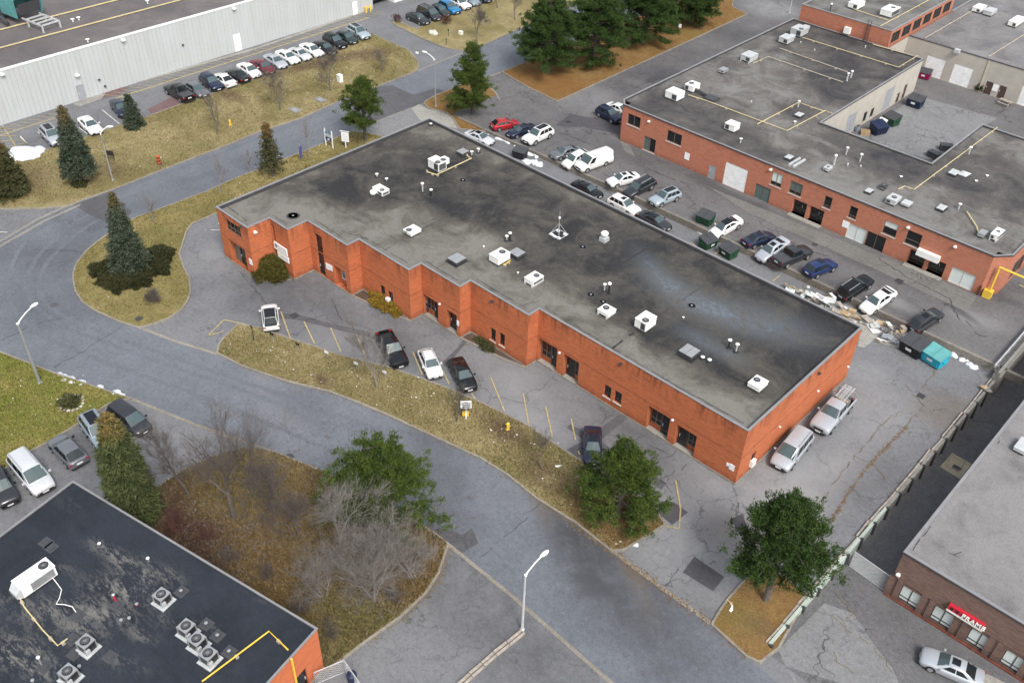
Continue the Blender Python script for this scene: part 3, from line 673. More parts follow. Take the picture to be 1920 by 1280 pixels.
for i in range(18):                                   # timber rail laid along the top, uneven
    y = 44.2+i*2.36; g = MB(); g.box(-.07, .07, 0, 2.3, 0, .14)
    if rail is None: rail = g.build('timber_rail', 'grey_wood', rw2, local=True); o = rail
    else: o = rail.copy(); COL.objects.link(o)
    o.location = (-.28+rnd.uniform(-.07, .07), y-44+rnd.uniform(-.05, .05), .08); o.rotation_euler = (0, rnd.uniform(-.2, .2), rnd.uniform(-.035, .035))
g = MB(); g.box(-13.35, -12.6, 86.4, 260, -2.2, .85); g.box(-13.05, -12.75, 86.4, 260, .95, 1.25)
o = tag(g.build('retaining_wall', 'wall_concrete'), 'tall weathered concrete retaining wall at the far right beside the dark driveway', 'retaining wall')
gr = thing('guard_rail', (-13.6, 87, .75), 0, 'grey steel guard rail on the concrete wall at the far right', 'guard rail')
g = MB(); g.box(-.06, .06, 0, 40, .45, .75); g.build('rail', 'pale_metal', gr, local=True)
pp = None
for i in range(14):
    g = MB(); g.box(-.06, .06, -.06, .06, -.1, .62)
    if pp is None: pp = g.build('post', 'grey_metal', gr, local=True); o = pp
    else: o = pp.copy(); COL.objects.link(o)
    o.location = (.12, .3+i*3, 0)
# concrete parking stops along that wall
ws = None; n_ = 0
stops = [((1022, 28), (965, 92)), ((930, 122), (872, 180)), ((865, 195), (808, 250)), ((803, 262), (745, 325)), ((740, 340), (685, 405)), ((662, 430), (605, 498)), ((520, 600), (445, 685))]
lab = ['worn concrete parking stop farthest up the right wall, nearest the dumpsters', 'concrete parking stop second from the far end of the right wall row', 'concrete parking stop third from the far end, joined to its neighbour', 'concrete parking stop fourth from the far end of the wall row',
       'concrete parking stop fifth from the far end of the wall row', 'concrete parking stop sixth from the far end, standing apart', 'bright white parking stop right beside the pine at the wall']
for (a, b), l in zip(stops, lab):
    a = GG(1400+a[0]/2.667, 800+a[1]/2.667); b = GG(1400+b[0]/2.667, 800+b[1]/2.667)
    ang = math.atan2(b[1]-a[1], b[0]-a[0]); L = math.hypot(b[0]-a[0], b[1]-a[1]); cx, cy2 = (a[0]+b[0])/2, (a[1]+b[1])/2
    g = MB(); g.add([(-L/2, -.16, 0), (L/2, -.16, 0), (L/2, .16, 0), (-L/2, .16, 0), (-L/2+.05, -.09, .2), (L/2-.05, -.09, .2), (L/2-.05, .09, .2), (-L/2+.05, .09, .2)],
                    [(4, 5, 6, 7), (0, 1, 5, 4), (1, 2, 6, 5), (2, 3, 7, 6), (3, 0, 4, 7)])
    o = g.build('parking_stop', 'kerb_concrete' if 'white' not in l else 'white_paint'); o.location = (cx, cy2, 0); o.rotation_euler = (0, 0, ang); tag(o, l, 'parking stop', 'parking stops along the right wall')
# drains and covers
def flat(name, px, r, label, mat='tar', sq=True, cat='drain', dz=.02, grp=None):
    x, y, z = GG(*px); g = MB(); t = thing(name, (x, y, z+dz), 0, label, cat, grp)
    if sq:
        g.box(-r, r, -r, r, 0, .012); g.build('frame', 'dark_metal', t, local=True); g = MB()
        for i in range(5): g.box(-r*.85, r*.85, -r*.8+i*r*.35, -r*.8+i*r*.35+r*.14, .012, .03)
        g.build('grate', 'dark_metal', t, local=True)
    else:
        g.lathe(0, 0, [(r, 0), (r, .02), (r*.85, .035), (0.01, .035)], 16); g.build('lid', mat, t, local=True)
    return t
flat('storm_drain', (552, 592), .42, 'square storm drain grate beside the parked white car')
flat('storm_drain', (1686, 527), .42, 'square storm drain grate in front of the brick entrances')
flat('storm_drain', (1065, 229), .38, 'storm drain grate in the dark patch by the pine island')
flat('storm_drain', (1727, 742), .36, 'storm drain grate in the lot below the black dumpster')
flat('storm_drain', (1793, 878), .40, 'storm drain grate on the pale slab in the lower driveway')
flat('storm_drain', (228, 384), .36, 'storm drain grate at the kerb of the upper road')
flat('manhole_cover', (261, 599), .42, 'round green manhole lid on the tip of the spruce island', 'dark_metal', False, 'manhole', .13)
flat('manhole_cover', (101, 572), .38, 'round manhole cover in the road near the left lamp post', 'dark_asphalt', False, 'manhole')
flat('manhole_cover', (1528, 459), .34, 'round manhole cover behind the parked black pickup', 'dark_metal', False, 'manhole')
flat('manhole_cover', (541, 858), .5, 'manhole cover at the kerb above the bare trees', 'dark_metal', False, 'manhole')
# snow left in small heaps
def snow(name, px, wdt, hgt, label, seed):
    rr = random.Random(seed); pts = [np.array(GG(*p)) for p in px]; g = MB(); n = 0
    bm = bmesh.new()
    for a, b in zip(pts, pts[1:]):
        L = np.linalg.norm(b-a); k = max(2, int(L/.22))
        for i in range(k):
            p = a+(b-a)*(i+rr.random()*.6)/k; r = wdt*rr.uniform(.6, 1.25)
            m = Matrix.Translation((p[0]+rr.gauss(0, wdt*.5), p[1]+rr.gauss(0, wdt*.5), p[2]+.02)) @ Matrix.Rotation(rr.random()*3, 4, 'Z') @ Matrix.Diagonal((r*rr.uniform(.8, 1.7), r, hgt*rr.uniform(.4, 1.0), 1))
            bmesh.ops.create_icosphere(bm, subdivisions=2, radius=1, matrix=m)
    for v in bm.verts: v.co += Vector((rr.uniform(-1, 1), rr.uniform(-1, 1), rr.uniform(-.3, .3)))*wdt*.22
    me = bpy.data.meshes.new(name); bm.to_mesh(me); bm.free(); me.materials.append(M_('snow')); me.polygons.foreach_set('use_smooth', [True]*len(me.polygons))
    o = bpy.data.objects.new(name, me); COL.objects.link(o); return tag(o, label, 'snow patch', None, 'stuff')
snow('snow_heap', [(38, 293), (56, 290), (74, 288)], 1.25, .8, 'rounded heap of old snow at the edge of the far left lot', 1)
snow('snow_heap', [(105, 706), (130, 712), (145, 722), (165, 728), (185, 731), (205, 738), (230, 746)], .42, .13, 'thin line of melting snow along the lawn kerb', 2)
snow('snow_heap', [(1150, 1025), (1158, 1020), (1170, 1019), (1190, 1014)], .26, .14, 'small snow remnant at the tip of the front grass strip', 3)
snow('snow_heap', [(930, 255), (960, 268), (985, 285), (1010, 295)], .4, .16, 'dirty snow along the kerb behind the black sedan', 4)
snow('snow_heap', [(992, 300), (1003, 306), (1015, 311)], .5, .2, 'dirty snow heap in the lane beside the black box', 5)
snow('snow_heap', [(1775, 660), (1800, 672), (1820, 685), (1838, 693)], .30, .18, 'snow heap behind the turquoise dumpster', 6)
snow('snow_heap', [(408, 397), (400, 402), (392, 405)][:3], .16, .08, 'sliver of snow at the left corner of the building', 7)
snow('snow_heap', [(1300, 428), (1318, 438)], .3, .12, 'patch of snow beside the green dumpster in the lane', 8)

# sealed and open cracks that cross the paving
def cracks(name, lines, mat, w, seed, label):
    rr = random.Random(seed); g = MB()
    for L in lines:
        P = [np.array(GG(*p)) for p in L]; pts = []
        for a, b in zip(P, P[1:]):
            k = max(2, int(np.linalg.norm(b-a)/.45))
            for i in range(k): pts.append(a+(b-a)*i/k+np.array((rr.gauss(0, .09), rr.gauss(0, .09), 0)))
        pts.append(P[-1])
        for a, b in zip(pts, pts[1:]):
            if rr.random() < .9: ribbon(g, [a, b], -w*rr.uniform(.3, 1), w*rr.uniform(.3, 1), .0645, .0645, zf=lambda x, y: hz(x, y))
    o = g.build(name, mat); o['kind'] = 'structure'; return o
cracks('paving_crack', [[(0, 640), (60, 610), (140, 590), (200, 560)], [(100, 690), (170, 650), (250, 600), (330, 560)], [(60, 470), (130, 470), (180, 480)], [(980, 965), (1010, 945), (1042, 915)], [(905, 1045), (930, 1020), (990, 970)], [(840, 1020), (870, 1010), (880, 1040)], [(1245, 1098), (1262, 1080), (1272, 1066)],
    [(620, 560), (640, 600), (700, 620)], [(480, 490), (470, 530), (500, 570)], [(440, 500), (480, 545), (470, 560)], [(860, 650), (900, 640), (920, 618)], [(1290, 870), (1240, 900), (1262, 925)], [(1370, 905), (1380, 930), (1385, 960)], [(1130, 860), (1200, 830), (1250, 850)], [(1250, 860), (1265, 850), (1275, 835)]], 'tar', .024, 5, '')
cracks('paving_crack', [[(1690, 770), (1650, 800), (1600, 860), (1560, 910), (1535, 960), (1505, 1000)], [(1600, 855), (1640, 870), (1660, 900)], [(1700, 720), (1730, 760), (1700, 800)], [(1760, 680), (1745, 710), (1720, 735)], [(1545, 1140), (1590, 1180), (1640, 1215), (1672, 1260)], [(1555, 1000+100), (1600, 1150), (1585, 1165)], [(1650, 1040+60), (1560, 1200), (1570, 1250)][:0] or [(1560, 1200), (1570, 1240), (1600, 1262)]], 'leaf_litter', .035, 6, '')
cracks('paving_crack', [[(1050, 250), (1100, 268), (1160, 300)], [(1085, 305), (1140, 330), (1200, 350), (1280, 355)], [(1212, 315), (1260, 336), (1300, 348)], [(1640, 480), (1700, 520), (1780, 560), (1800, 600)], [(1450, 430), (1500, 465), (1560, 485)], [(1810, 600), (1830, 625), (1850, 632)], [(960, 100), (985, 80)], [(1150, 190), (1200, 160), (1290, 130)]], 'tar', .035, 7, '')
# old tyre tracks round the bend, faint dark bands
def tracks(lines, w, mat='track_asphalt'):
    g = MB()
    for i, L in enumerate(lines):
        P = [GG(*p) for p in L]; Q = []
        for k in range(len(P)-1):
            a = P[max(k-1, 0)]; b = P[k]; c = P[k+1]; d = P[min(k+2, len(P)-1)]
            for t in np.linspace(0, 1, 7)[:-1]: Q.append(tuple(.5*(2*b[j]+(c[j]-a[j])*t+(2*a[j]-5*b[j]+4*c[j]-d[j])*t*t+(-a[j]+3*b[j]-3*c[j]+d[j])*t**3) for j in (0, 1)))
        Q.append(P[-1][:2]); z = .0125+.0006*i; ribbon(g, Q, -w/2, w/2, z, z)
    o = g.build('tyre_track', mat); o['kind'] = 'structure'; return o
tracks([[(640, 215), (440, 300), (300, 350), (170, 400), (80, 470), (50, 540), (100, 600), (220, 650), (420, 720), (640, 800), (740, 850)], [(650, 222), (450, 308), (310, 362), (185, 412), (100, 478), (72, 540), (115, 590), (240, 640), (435, 708), (655, 785), (750, 828)],
        [(620, 205), (420, 285), (280, 335), (150, 380), (50, 450), (15, 540), (60, 615), (180, 672), (390, 748), (610, 840), (700, 885)]], .5)
litter('litter', [(440, 640), (560, 690), (720, 730), (860, 780), (1000, 850), (1100, 930)], 1.1, 'white_paint', 70, 11, (.05, .12))
litter('litter', [(90, 330), (300, 270), (500, 190), (700, 110)], 2.4, 'white_paint', 60, 12, (.06, .14))
litter('litter', [(200, 560), (300, 500), (340, 430), (450, 350), (650, 260)], 1.4, 'white_paint', 40, 13, (.05, .12))
litter('litter', [(0, 760), (100, 740), (200, 740)], 2.4, 'white_paint', 16, 14, (.05, .1))
litter('fallen_twigs', [(340, 980), (480, 950), (600, 960), (720, 1000), (780, 1060)], 3.5, 'grey_bark', 1500, 15, (.06, .22))

# ================================================================== BUILDINGS
class Wall:
    """a vertical plane: origin A, direction t, outward normal n"""
    def __init__(s, A, B, n):
        s.A = np.array(A, float); s.B = np.array(B, float); s.L = np.linalg.norm(s.B-s.A); s.t = (s.B-s.A)/s.L; s.n = np.array(n, float)
    def P(s, u, z, d=0.0): q = s.A+s.t*u-s.n*d; return (q[0], q[1], z)
    def px(s, px, py, d=0.0):                       # photo point -> (u, z) on this plane set back d
        r = ray(px, py); o = s.A-s.n*d; k = (o@s.n)/(r[0]*s.n[0]+r[1]*s.n[1])
        q = np.array((r[0]*k, r[1]*k)); return float((q-o)@s.t), float(CAMH+r[2]*k)
    def H(s): return (s.n[0], s.n[1], 0)
def facade(mb, W, z0, z1, ops, mat=None):
    us = sorted({0.0, W.L, *[o[0] for o in ops], *[o[1] for o in ops]}); zs = sorted({z0, z1, *[o[2] for o in ops], *[o[3] for o in ops]})
    us = [u for u in us if -1e-6 <= u <= W.L+1e-6]; zs = [z for z in zs if z0-1e-6 <= z <= z1+1e-6]
    for a, b in zip(us, us[1:]):
        for c, d in zip(zs, zs[1:]):
            mu, mz = (a+b)/2, (c+d)/2
            if any(o[0] < mu < o[1] and o[2] < mz < o[3] for o in ops): continue
            mb.face([W.P(a, c), W.P(b, c), W.P(b, d), W.P(a, d)], mat, W.H())
    for o in ops:
        a, b, c, d, dep = o[:5]; back = o[5] if len(o) > 5 else None
        T = (W.t[0], W.t[1], 0)
        mb.face([W.P(a, c), W.P(a, d), W.P(a, d, dep), W.P(a, c, dep)], mat, T)
        mb.face([W.P(b, c), W.P(b, d), W.P(b, d, dep), W.P(b, c, dep)], mat, tuple(-x for x in T))
        mb.face([W.P(a, d), W.P(b, d), W.P(b, d, dep), W.P(a, d, dep)], mat, (0, 0, -1))
        if c > z0+.01: mb.face([W.P(a, c), W.P(b, c), W.P(b, c, dep), W.P(a, c, dep)], mat, (0, 0, 1))
        if back: mb.face([W.P(a, c, dep), W.P(b, c, dep), W.P(b, d, dep), W.P(a, d, dep)], back if back != 1 else mat, W.H())
def wbox(mb, W, u0, u1, z0, z1, d0, d1, mat=None):
    """box on a wall: d0 (outer, negative = proud) .. d1 (inner)"""
    v = [W.P(u, z, d) for z in (z0, z1) for u, d in ((u0, d0), (u1, d0), (u1, d1), (u0, d1))]
    c = np.mean(v, axis=0)
    for f in ((0, 1, 2, 3), (4, 5, 6, 7), (0, 1, 5, 4), (1, 2, 6, 5), (2, 3, 7, 6), (3, 0, 4, 7)):
        m = np.mean([v[i] for i in f], axis=0); mb.face([v[i] for i in f], mat, tuple(m-c))
def window(par, W, u0, u1, z0, z1, d, cols=1, rows=(), frame='dark_frame', gl='dark_glass', fw=.06, sill=None, glm=None, name='window', label=None):
    """frame object with one pane object per light; cols: number of lights across; rows: relative heights"""
    g = MB(); H = z1-z0; Wd = u1-u0
    wbox(g, W, u0, u0+fw, z0, z1, d-.05, d+.03); wbox(g, W, u1-fw, u1, z0, z1, d-.05, d+.03)
    wbox(g, W, u0+fw, u1-fw, z0, z0+fw, d-.05, d+.03); wbox(g, W, u0+fw, u1-fw, z1-fw, z1, d-.05, d+.03)
    edges = [0.0]+[r for r in rows]+[1.0]; ue = [u0+Wd*i/cols for i in range(cols+1)]
    for i in range(1, cols): wbox(g, W, ue[i]-fw/2, ue[i]+fw/2, z0+fw, z1-fw, d-.045, d+.025)
    for r in rows: wbox(g, W, u0+fw, u1-fw, z0+H*r-fw/2, z0+H*r+fw/2, d-.04, d+.02)
    f = g.build(name, frame, par)
    if label: f['label'] = label
    if sill:
        g = MB(); wbox(g, W, u0-.08, u1+.08, z0-.11, z0-.005, -.07, d+.02); g.build('sill', sill, f)
    k = 0
    for i in range(cols):
        for a, b in zip(edges, edges[1:]):
            g = MB(); e = fw*.4
            g.face([W.P(ue[i]+e, z0+H*a+e, d), W.P(ue[i+1]-e, z0+H*a+e, d), W.P(ue[i+1]-e, z0+H*b-e, d), W.P(ue[i]+e, z0+H*b-e, d)], None, W.H())
            g.build('pane', (glm[k % len(glm)] if glm else gl), f); k += 1
    return f
def door(par, W, u0, u1, z0, z1, d, mat='dark_frame', gl='dark_glass', fw=.1, handle=True, name='door', label=None):
    g = MB(); wbox(g, W, u0, u0+fw, z0, z1, d-.06, d+.02); wbox(g, W, u1-fw, u1, z0, z1, d-.06, d+.02); wbox(g, W, u0+fw, u1-fw, z0, z0+fw*1.6, d-.06, d+.02); wbox(g, W, u0+fw, u1-fw, z1-fw, z1, d-.06, d+.02)
    if gl is None: wbox(g, W, u0+fw, u1-fw, z0+fw*1.6, z1-fw, d-.045, d+.01)
    o = g.build(name, mat, par)
    if label: o['label'] = label
    if gl:
        g = MB(); g.face([W.P(u0+fw*.6, z0+fw, d), W.P(u1-fw*.6, z0+fw, d), W.P(u1-fw*.6, z1-fw*.6, d), W.P(u0+fw*.6, z1-fw*.6, d)], None, W.H()); g.build('pane', gl, o)
    if handle:
        g = MB(); wbox(g, W, u0+fw*1.3, u0+fw*1.3+.05, z0+.95, z0+1.25, d-.12, d-.04); g.build('handle', 'pale_metal', o)
    return o
def wall_fixture(par, W, u, z, mat='white_metal', d=0.0, s=1.0):  # wall lamp shape, reused for dark vents
    g = MB(); wbox(g, W, u-.12*s, u+.12*s, z-.12*s, z+.1*s, d-.08*s, d); wbox(g, W, u-.2*s, u+.2*s, z-.12*s, z+.04*s, d-.34*s, d-.08*s)
    return g.build('wall_fixture', mat, par)
def roof_grid(poly_rects, z, res, field, par, mat, name='roof', tri=None):
    g = MB(); st = []; pa = []
    for (x0, x1, y0, y1) in poly_rects:
        nx, ny = max(1, int((x1-x0)/res)), max(1, int((y1-y0)/res)); X = np.linspace(x0, x1, nx+1); Y = np.linspace(y0, y1, ny+1)
        XX, YY = np.meshgrid(X, Y); b = len(g.v)
        g.v.extend(zip(XX.ravel().tolist(), YY.ravel().tolist(), [z]*XX.size))
        for j in range(ny):
            for i in range(nx):
                a = b+j*(nx+1)+i; g.f.append((a, a+1, a+nx+2, a+nx+1))
        g.m.extend([g.mi(None)]*(nx*ny)); s, q = field(XX.ravel(), YY.ravel()); st.append(s); pa.append(q)
    return g.build(name, mat, par, attrs={'stain': np.concatenate(st), 'pale': np.concatenate(pa)})
def blobs(z, L, default=0.0):
    """L: (px, py, rx, ry, rot, weight) soft patches placed from the photo, radii in metres"""
    C = [(G(a, b, z), rx, ry, rot, wt) for a, b, rx, ry, rot, wt in L]
    def f(X, Y):
        s = np.full(X.shape, default)
        for (cx, cy_), rx, ry, rot, wt in C:
            ca, sa = math.cos(rot), math.sin(rot); dx, dy = X-cx, Y-cy_
            u = (dx*ca+dy*sa)/rx; v = (-dx*sa+dy*ca)/ry; s = s+wt*np.exp(-(u*u+v*v))
        return s
    return f

# ------------------------------------------------------------------ the orange brick building
ZT, ZR = 6.6, 6.2
xA, xB, yB = -84.85, -23.85, 76.1
steps = [(-84.85, 44.32), (-78.93, 47.18), (-75.67, 49.8), (-68.95, 51.42), (-61.1, 53.1), (-55.42, 54.6), (-47.48, 56.08)]
outline = []
for i, (x, y) in enumerate(steps):
    if i: outline.append((x, steps[i-1][1]))
    outline.append((x, y))
outline += [(xB, 56.08), (xB, yB), (xA, yB)]
bb = thing('brick_building', (xA, 44.3, 0), 0, 'long orange brick building with a stepped front wall and a dark gravel roof', 'building')
wm = MB(); W_ = []
ends = [s[0] for s in steps[1:]]+[xB]
FW = [Wall((x, y), (e, y), (0, -1)) for (x, y), e in zip(steps, ends)]
def rect_px(W, TL, BR, d=0.0):
    u0, z1 = W.px(*TL, d); u1, z0 = W.px(*BR, d); return u0, u1, z0, z1
ops = [[] for _ in FW]
todo = []
# bay 0
W = FW[0]
ops[0].append((1.45, 4.4, 4.35, 5.85, .3)); ops[0].append((1.5, 4.6, .14, 3.1, .7, 1))
todo.append(lambda W=FW[0]: (window(bb, W, 1.45, 4.4, 4.35, 5.85, .25, 4, (.35,), 'brown_frame'), door(bb, W, 2.6, 3.55, .16, 2.9, .62), window(bb, W, 3.6, 4.55, .2, 2.9, .62, 1, (), 'brown_frame', gl='green_glass'), window(bb, W, 1.5, 2.55, .2, 2.9, .62, 1, (), 'brown_frame', gl='green_glass')))
# bay 1
ops[1].append((.12, .62, .14, 5.9, .35)); todo.append(lambda W=FW[1]: window(bb, W, .12, .62, .2, 5.9, .3, 1, (.25, .5, .75), 'dark_frame', gl='dark_glass'))
# bay 2: tall door slot, recess with small window
a = FW[2].px(590, 437.6); b = FW[2].px(604, 445); u0, u1 = .98, 2.28
ops[2].append((u0, u1, .14, 5.55, .4)); todo.append(lambda W=FW[2]: (window(bb, W, .98, 2.28, 2.3, 5.55, .3, 1, (.33, .66), 'dark_frame'), door(bb, W, .98, 2.28, .14, 2.28, .3)))
r = FW[2].px(625, 496); r2 = FW[2].px(647.6, 509); ops[2].append((r[0], r2[0], .14, r[1], .7, 1))
todo.append(lambda W=FW[2], u=r[0], v=r2[0], t=r[1]: window(bb, W, v-1.5, v-.15, 1.0, t-.1, .62, 2, (.5,), 'light_frame', gl='green_glass'))
# bay 3, 5, 6 pairs of slim windows
def slim(k, TL, w=.62, hgt=1.5):
    u, z = FW[k].px(*TL); u = max(.1, u); ops[k].append((u, u+w, z-hgt, z, .28)); todo.append(lambda W=FW[k]: window(bb, W, u, u+w, z-hgt, z, .22, 2 if w > .5 else 1, (.27,), 'dark_frame', sill='light_frame'))
slim(3, (712, 532), .8, 1.55); slim(3, (727, 543.5), .8, 1.55); slim(5, (919.5, 613), .75, 1.55); slim(5, (936.5, 622), .75, 1.55)
slim(6, (1133.5, 719.5), .85, 1.4); slim(6, (1153, 730.5), .85, 1.4)
# entrances
def entrance(k, TL, TR, flip, d=.62, left=None):
    W = FW[k]; u0, zt = W.px(*TL); u1, _ = W.px(*TR); u0 = max(u0, .12) if left is None else left
    ops[k].append((u0, u1, .14, zt, d, 1))
    def do():
        dw = 1.0; L = u1-u0
        if flip: ds, w0, w1 = u0+.06, u0+1.12, u1-.08
        else: ds, w0, w1 = u1-1.08, u0+.1, u1-1.12
        door(bb, W, ds, ds+dw, .18, zt-.12, d-.05)
        window(bb, W, w0, w1, .8, zt-.12, d-.06, 2, (.3,), 'brown_frame', fw=.05)
        g = MB(); wbox(g, W, u0+.02, u1-.02, .0, .17, .05, d-.08); g.build('doorstep', 'concrete_ground', bb)
    todo.append(do); return u0, u1, zt
e = entrance(4, (796, 552), (821, 567), False, left=.15); e2 = entrance(4, (836.6, 579), (856.5, 590), True)
entrance(6, (1012, 634), (1045, 657), False, left=.15); entrance(6, (1057.5, 663), (1086.5, 678), True)
e3 = entrance(6, (1216.5, 760), (1256.5, 787), False); e4 = entrance(6, (1269, 795), (1307.5, 815), True)
for W, o in zip(FW, ops): facade(wm, W, 0, ZT-.05, o)
# returns, right side, back and left side
for (x, y), (x2, y2) in zip(steps, steps[1:]):
    facade(wm, Wall((x2, y), (x2, y2), (1, 0)), 0, ZT-.05, [])
WE = Wall((xB, 56.08), (xB, yB), (1, 0))
su, sz = WE.px(1413, 843); ops_e = [(su, su+.7, .9, 2.3, .25)]
facade(wm, WE, 0, ZT-.05, ops_e); facade(wm, Wall((xA, yB), (xB, yB), (0, 1)), 0, ZT-.05, []); facade(wm, Wall((xA, 44.32), (xA, yB), (-1, 0)), 0, ZT-.05, [])
inner = outline
po = ccw(list(outline))
wm.build('wall', 'orange_brick', bb)
g = MB(); ribbon(g, po, .20, .26, ZR-.1, ZT-.05, True); g.build('parapet_lining', 'membrane', bb)
g = MB(); ribbon(g, po, -.012, .0, 3.22, 3.36, True); g.build('brick_band', 'shadow_band_brick', bb)
for f in todo: f()
window(bb, WE, su, su+.7, .9, 2.3, .2, 1, (.4,), 'dark_frame')
g = MB(); ribbon(g, po, -.05, .16, ZT-.06, ZT+.03, True); g.build('coping', 'coping_metal', bb)
g = MB(); ribbon(g, po, -.07, .02, 0, .20, True); g.build('plinth', 'kerb_concrete', bb)
# soldier course shadow line is painted as the darker brick band above
ya = [(-84.6, -78.95, 44.55, 47.4), (-84.6, -75.7, 47.4, 50.05), (-84.6, -69, 50.05, 51.65), (-84.6, -61.15, 51.65, 53.35), (-84.6, -55.45, 53.35, 54.85), (-84.6, -47.5, 54.85, 56.3), (-84.6, -24.1, 56.3, 75.85)]
stain = blobs(ZR, [(700, 330, 9, 6, 0, .95), (770, 290, 8, 5, 0, .6), (870, 340, 10, 7, 0, .75), (640, 360, 5, 4, 0, .6), (960, 350, 9, 5, 0, .5), (1010, 420, 8, 5, 0, .85), (930, 400, 6, 3, .3, .6), (1075, 480, 7, 6, 0, .95), (1020, 490, 4, 3, 0, .5),
                   (1180, 470, 9, 6, 0, .8), (1280, 500, 8, 7, 0, .9), (1400, 560, 9, 7, 0, .9), (1500, 600, 8, 6, 0, .95), (1370, 640, 9, 6, 0, .9), (1230, 590, 7, 4, 0, .85), (1430, 690, 6, 4, 0, .6), (1300, 620, 7, 4, 0, .5), (1560, 640, 5, 5, 0, .7),
                   (1170, 560, 5, 3, 0, .5), (470, 385, 6, 2.5, .2, -.2), (820, 222, 4, 4, 0, .4), (560, 345, 4, 3, 0, .3), (873, 411.6, .55, .4, 0, 1.5), (1200, 420, 7, 2, .1, -.25), (1330, 730, 10, 2, 0, -.35), (1060, 560, 6, 2, 0, -.2), (880, 450, 5, 2.5, 0, -.2)], .12)
pale = blobs(ZR, [(1240, 520, 5.0, 1.3, -.45, .8), (1290, 555, 5, 1.6, -.1, .9), (1360, 590, 6, 1.8, .15, .95), (1440, 600, 5, 2.2, .2, .8), (1320, 640, 3, 1.2, 0, .8), (1375, 668, 1.5, .9, 0, .7)], 0)
roof_grid(ya, ZR, .3, lambda X, Y: (np.clip(stain(X, Y), -.3, 1.05), pale(X, Y)), bb, 'gravel_roof')
# tar seams
def seam(par, z, px, w, seed, mat='tar', name='tar_seam'):
    rr = random.Random(seed); P = [np.array(G(a, b, z)) for a, b in px]; pts = []
    for a, b in zip(P, P[1:]):
        k = max(2, int(np.linalg.norm(b-a)/.5))
        for i in range(k): pts.append(a+(b-a)*i/k+np.array((rr.uniform(-.07, .07), rr.uniform(-.07, .07))))
    pts.append(P[-1]); g = MB()
    for a, b in zip(pts, pts[1:]):
        if rr.random() < .86: ribbon(g, [a, b], -w*rr.uniform(.3, 1), w*rr.uniform(.3, 1), z, z)
    o = g.build(name, mat, par); o['kind'] = 'stuff'; return o
seam(bb, ZR+.008, [(1249, 440), (1205, 470), (1150, 505)], .15, 1); seam(bb, ZR+.008, [(1187, 624), (1148, 652)], .17, 2); seam(bb, ZR+.008, [(1240, 590), (1262, 572)], .05, 3)
seam(bb, ZR+.008, [(757, 446), (720, 470)], .05, 4); seam(bb, ZR+.008, [(720, 437), (745, 450), (760, 449)], .04, 5); seam(bb, ZR+.008, [(760, 447), (800, 425), (850, 398), (900, 372), (960, 345)], .06, 6); seam(bb, ZR+.008, [(560, 345), (600, 372), (650, 400), (720, 440)], .05, 7); seam(bb, ZR+.008, [(1262, 572), (1330, 530), (1400, 500)], .05, 8)
for i, s in enumerate(([(560, 320), (640, 385)], [(690, 510-60), (640, 432)], [(668, 440), (690, 448)], [(836, 492), (818, 503)], [(1010, 565), (980, 572)], [(1160, 600), (1290, 690)][:0] or [(1080, 560), (1100, 572)])):
    seam(bb, ZR+.008, s, .045, 20+i)
for i, px in enumerate([[(415, 388), (458, 422)], [(507, 410), (534, 428)], [(580, 415), (645, 457)], [(680, 452), (760, 500)], [(795, 497), (855, 533)], [(888, 530), (985, 586)], [(1017, 583), (1120, 645)], [(1120, 645), (1260, 727)], [(1260, 727), (1390, 800)]]):
    seam(bb, ZR+.009, [(a+4, b-7) for a, b in px], .06, 30+i)
# small things screwed to the walls
for k, q in ((0, (452, 424)), (5, (924, 564)), (6, (1165, 681))):
    u, z = FW[k].px(*q); wall_fixture(bb, FW[k], u, z, 'dark_metal', s=.8)  # dark vents on the front wall, not lamps, borrowing the lamp shape
u, z = Wall((steps[1][0], steps[0][1]), (steps[1][0], steps[1][1]), (1, 0)).px(477, 434); wall_fixture(bb, Wall((steps[1][0], steps[0][1]), steps[1], (1, 0)), u, z, s=.9)
for q in ((1461, 799), (1533, 732), (1589, 686.6)): u, z = WE.px(*q); wall_fixture(bb, WE, u, z, 'white_metal', s=.5)
for q in ((1534, 698),): u, z = WE.px(*q); wall_fixture(bb, WE, u, z, 'dark_metal', s=.8)
u, z = WE.px(1409, 865); g = MB(); wbox(g, WE, u-.3, u+.3, z-.4, z+.3, -.3, 0); g.build('meter_box', 'white_metal', bb)
def plate(par, W, TL, w, h, mat='white_paint', name='notice_board', d=-.05):
    u, z = W.px(*TL); g = MB(); wbox(g, W, u, u+w, z-h, z, d, 0); return g.build(name, mat, par)
plate(bb, FW[0], (467, 484), .55, .7); plate(bb, FW[2], (611, 492), .55, .75); plate(bb, FW[2], (617, 495), .55, .7); plate(bb, FW[4], (857, 600), .28, .6)
plate(bb, FW[6], (1363, 866), .35, .35); plate(bb, FW[6], (1369, 868), .5, .65)
u, z = FW[3].px(726, 556); g = MB(); wbox(g, FW[3], u, u+.45, z-.35, z, -.3, .1); g.build('air_conditioner', 'white_metal', bb)
for k, u0, z0 in ((4, e[1]+.35, e[2]+.1), (6, FW[6].px(1046, 658)[0]+.3, 2.9), (6, e3[1]+.3, e3[2]+.1)):
    wall_fixture(bb, FW[k], u0, z0, 'white_metal', s=.6)
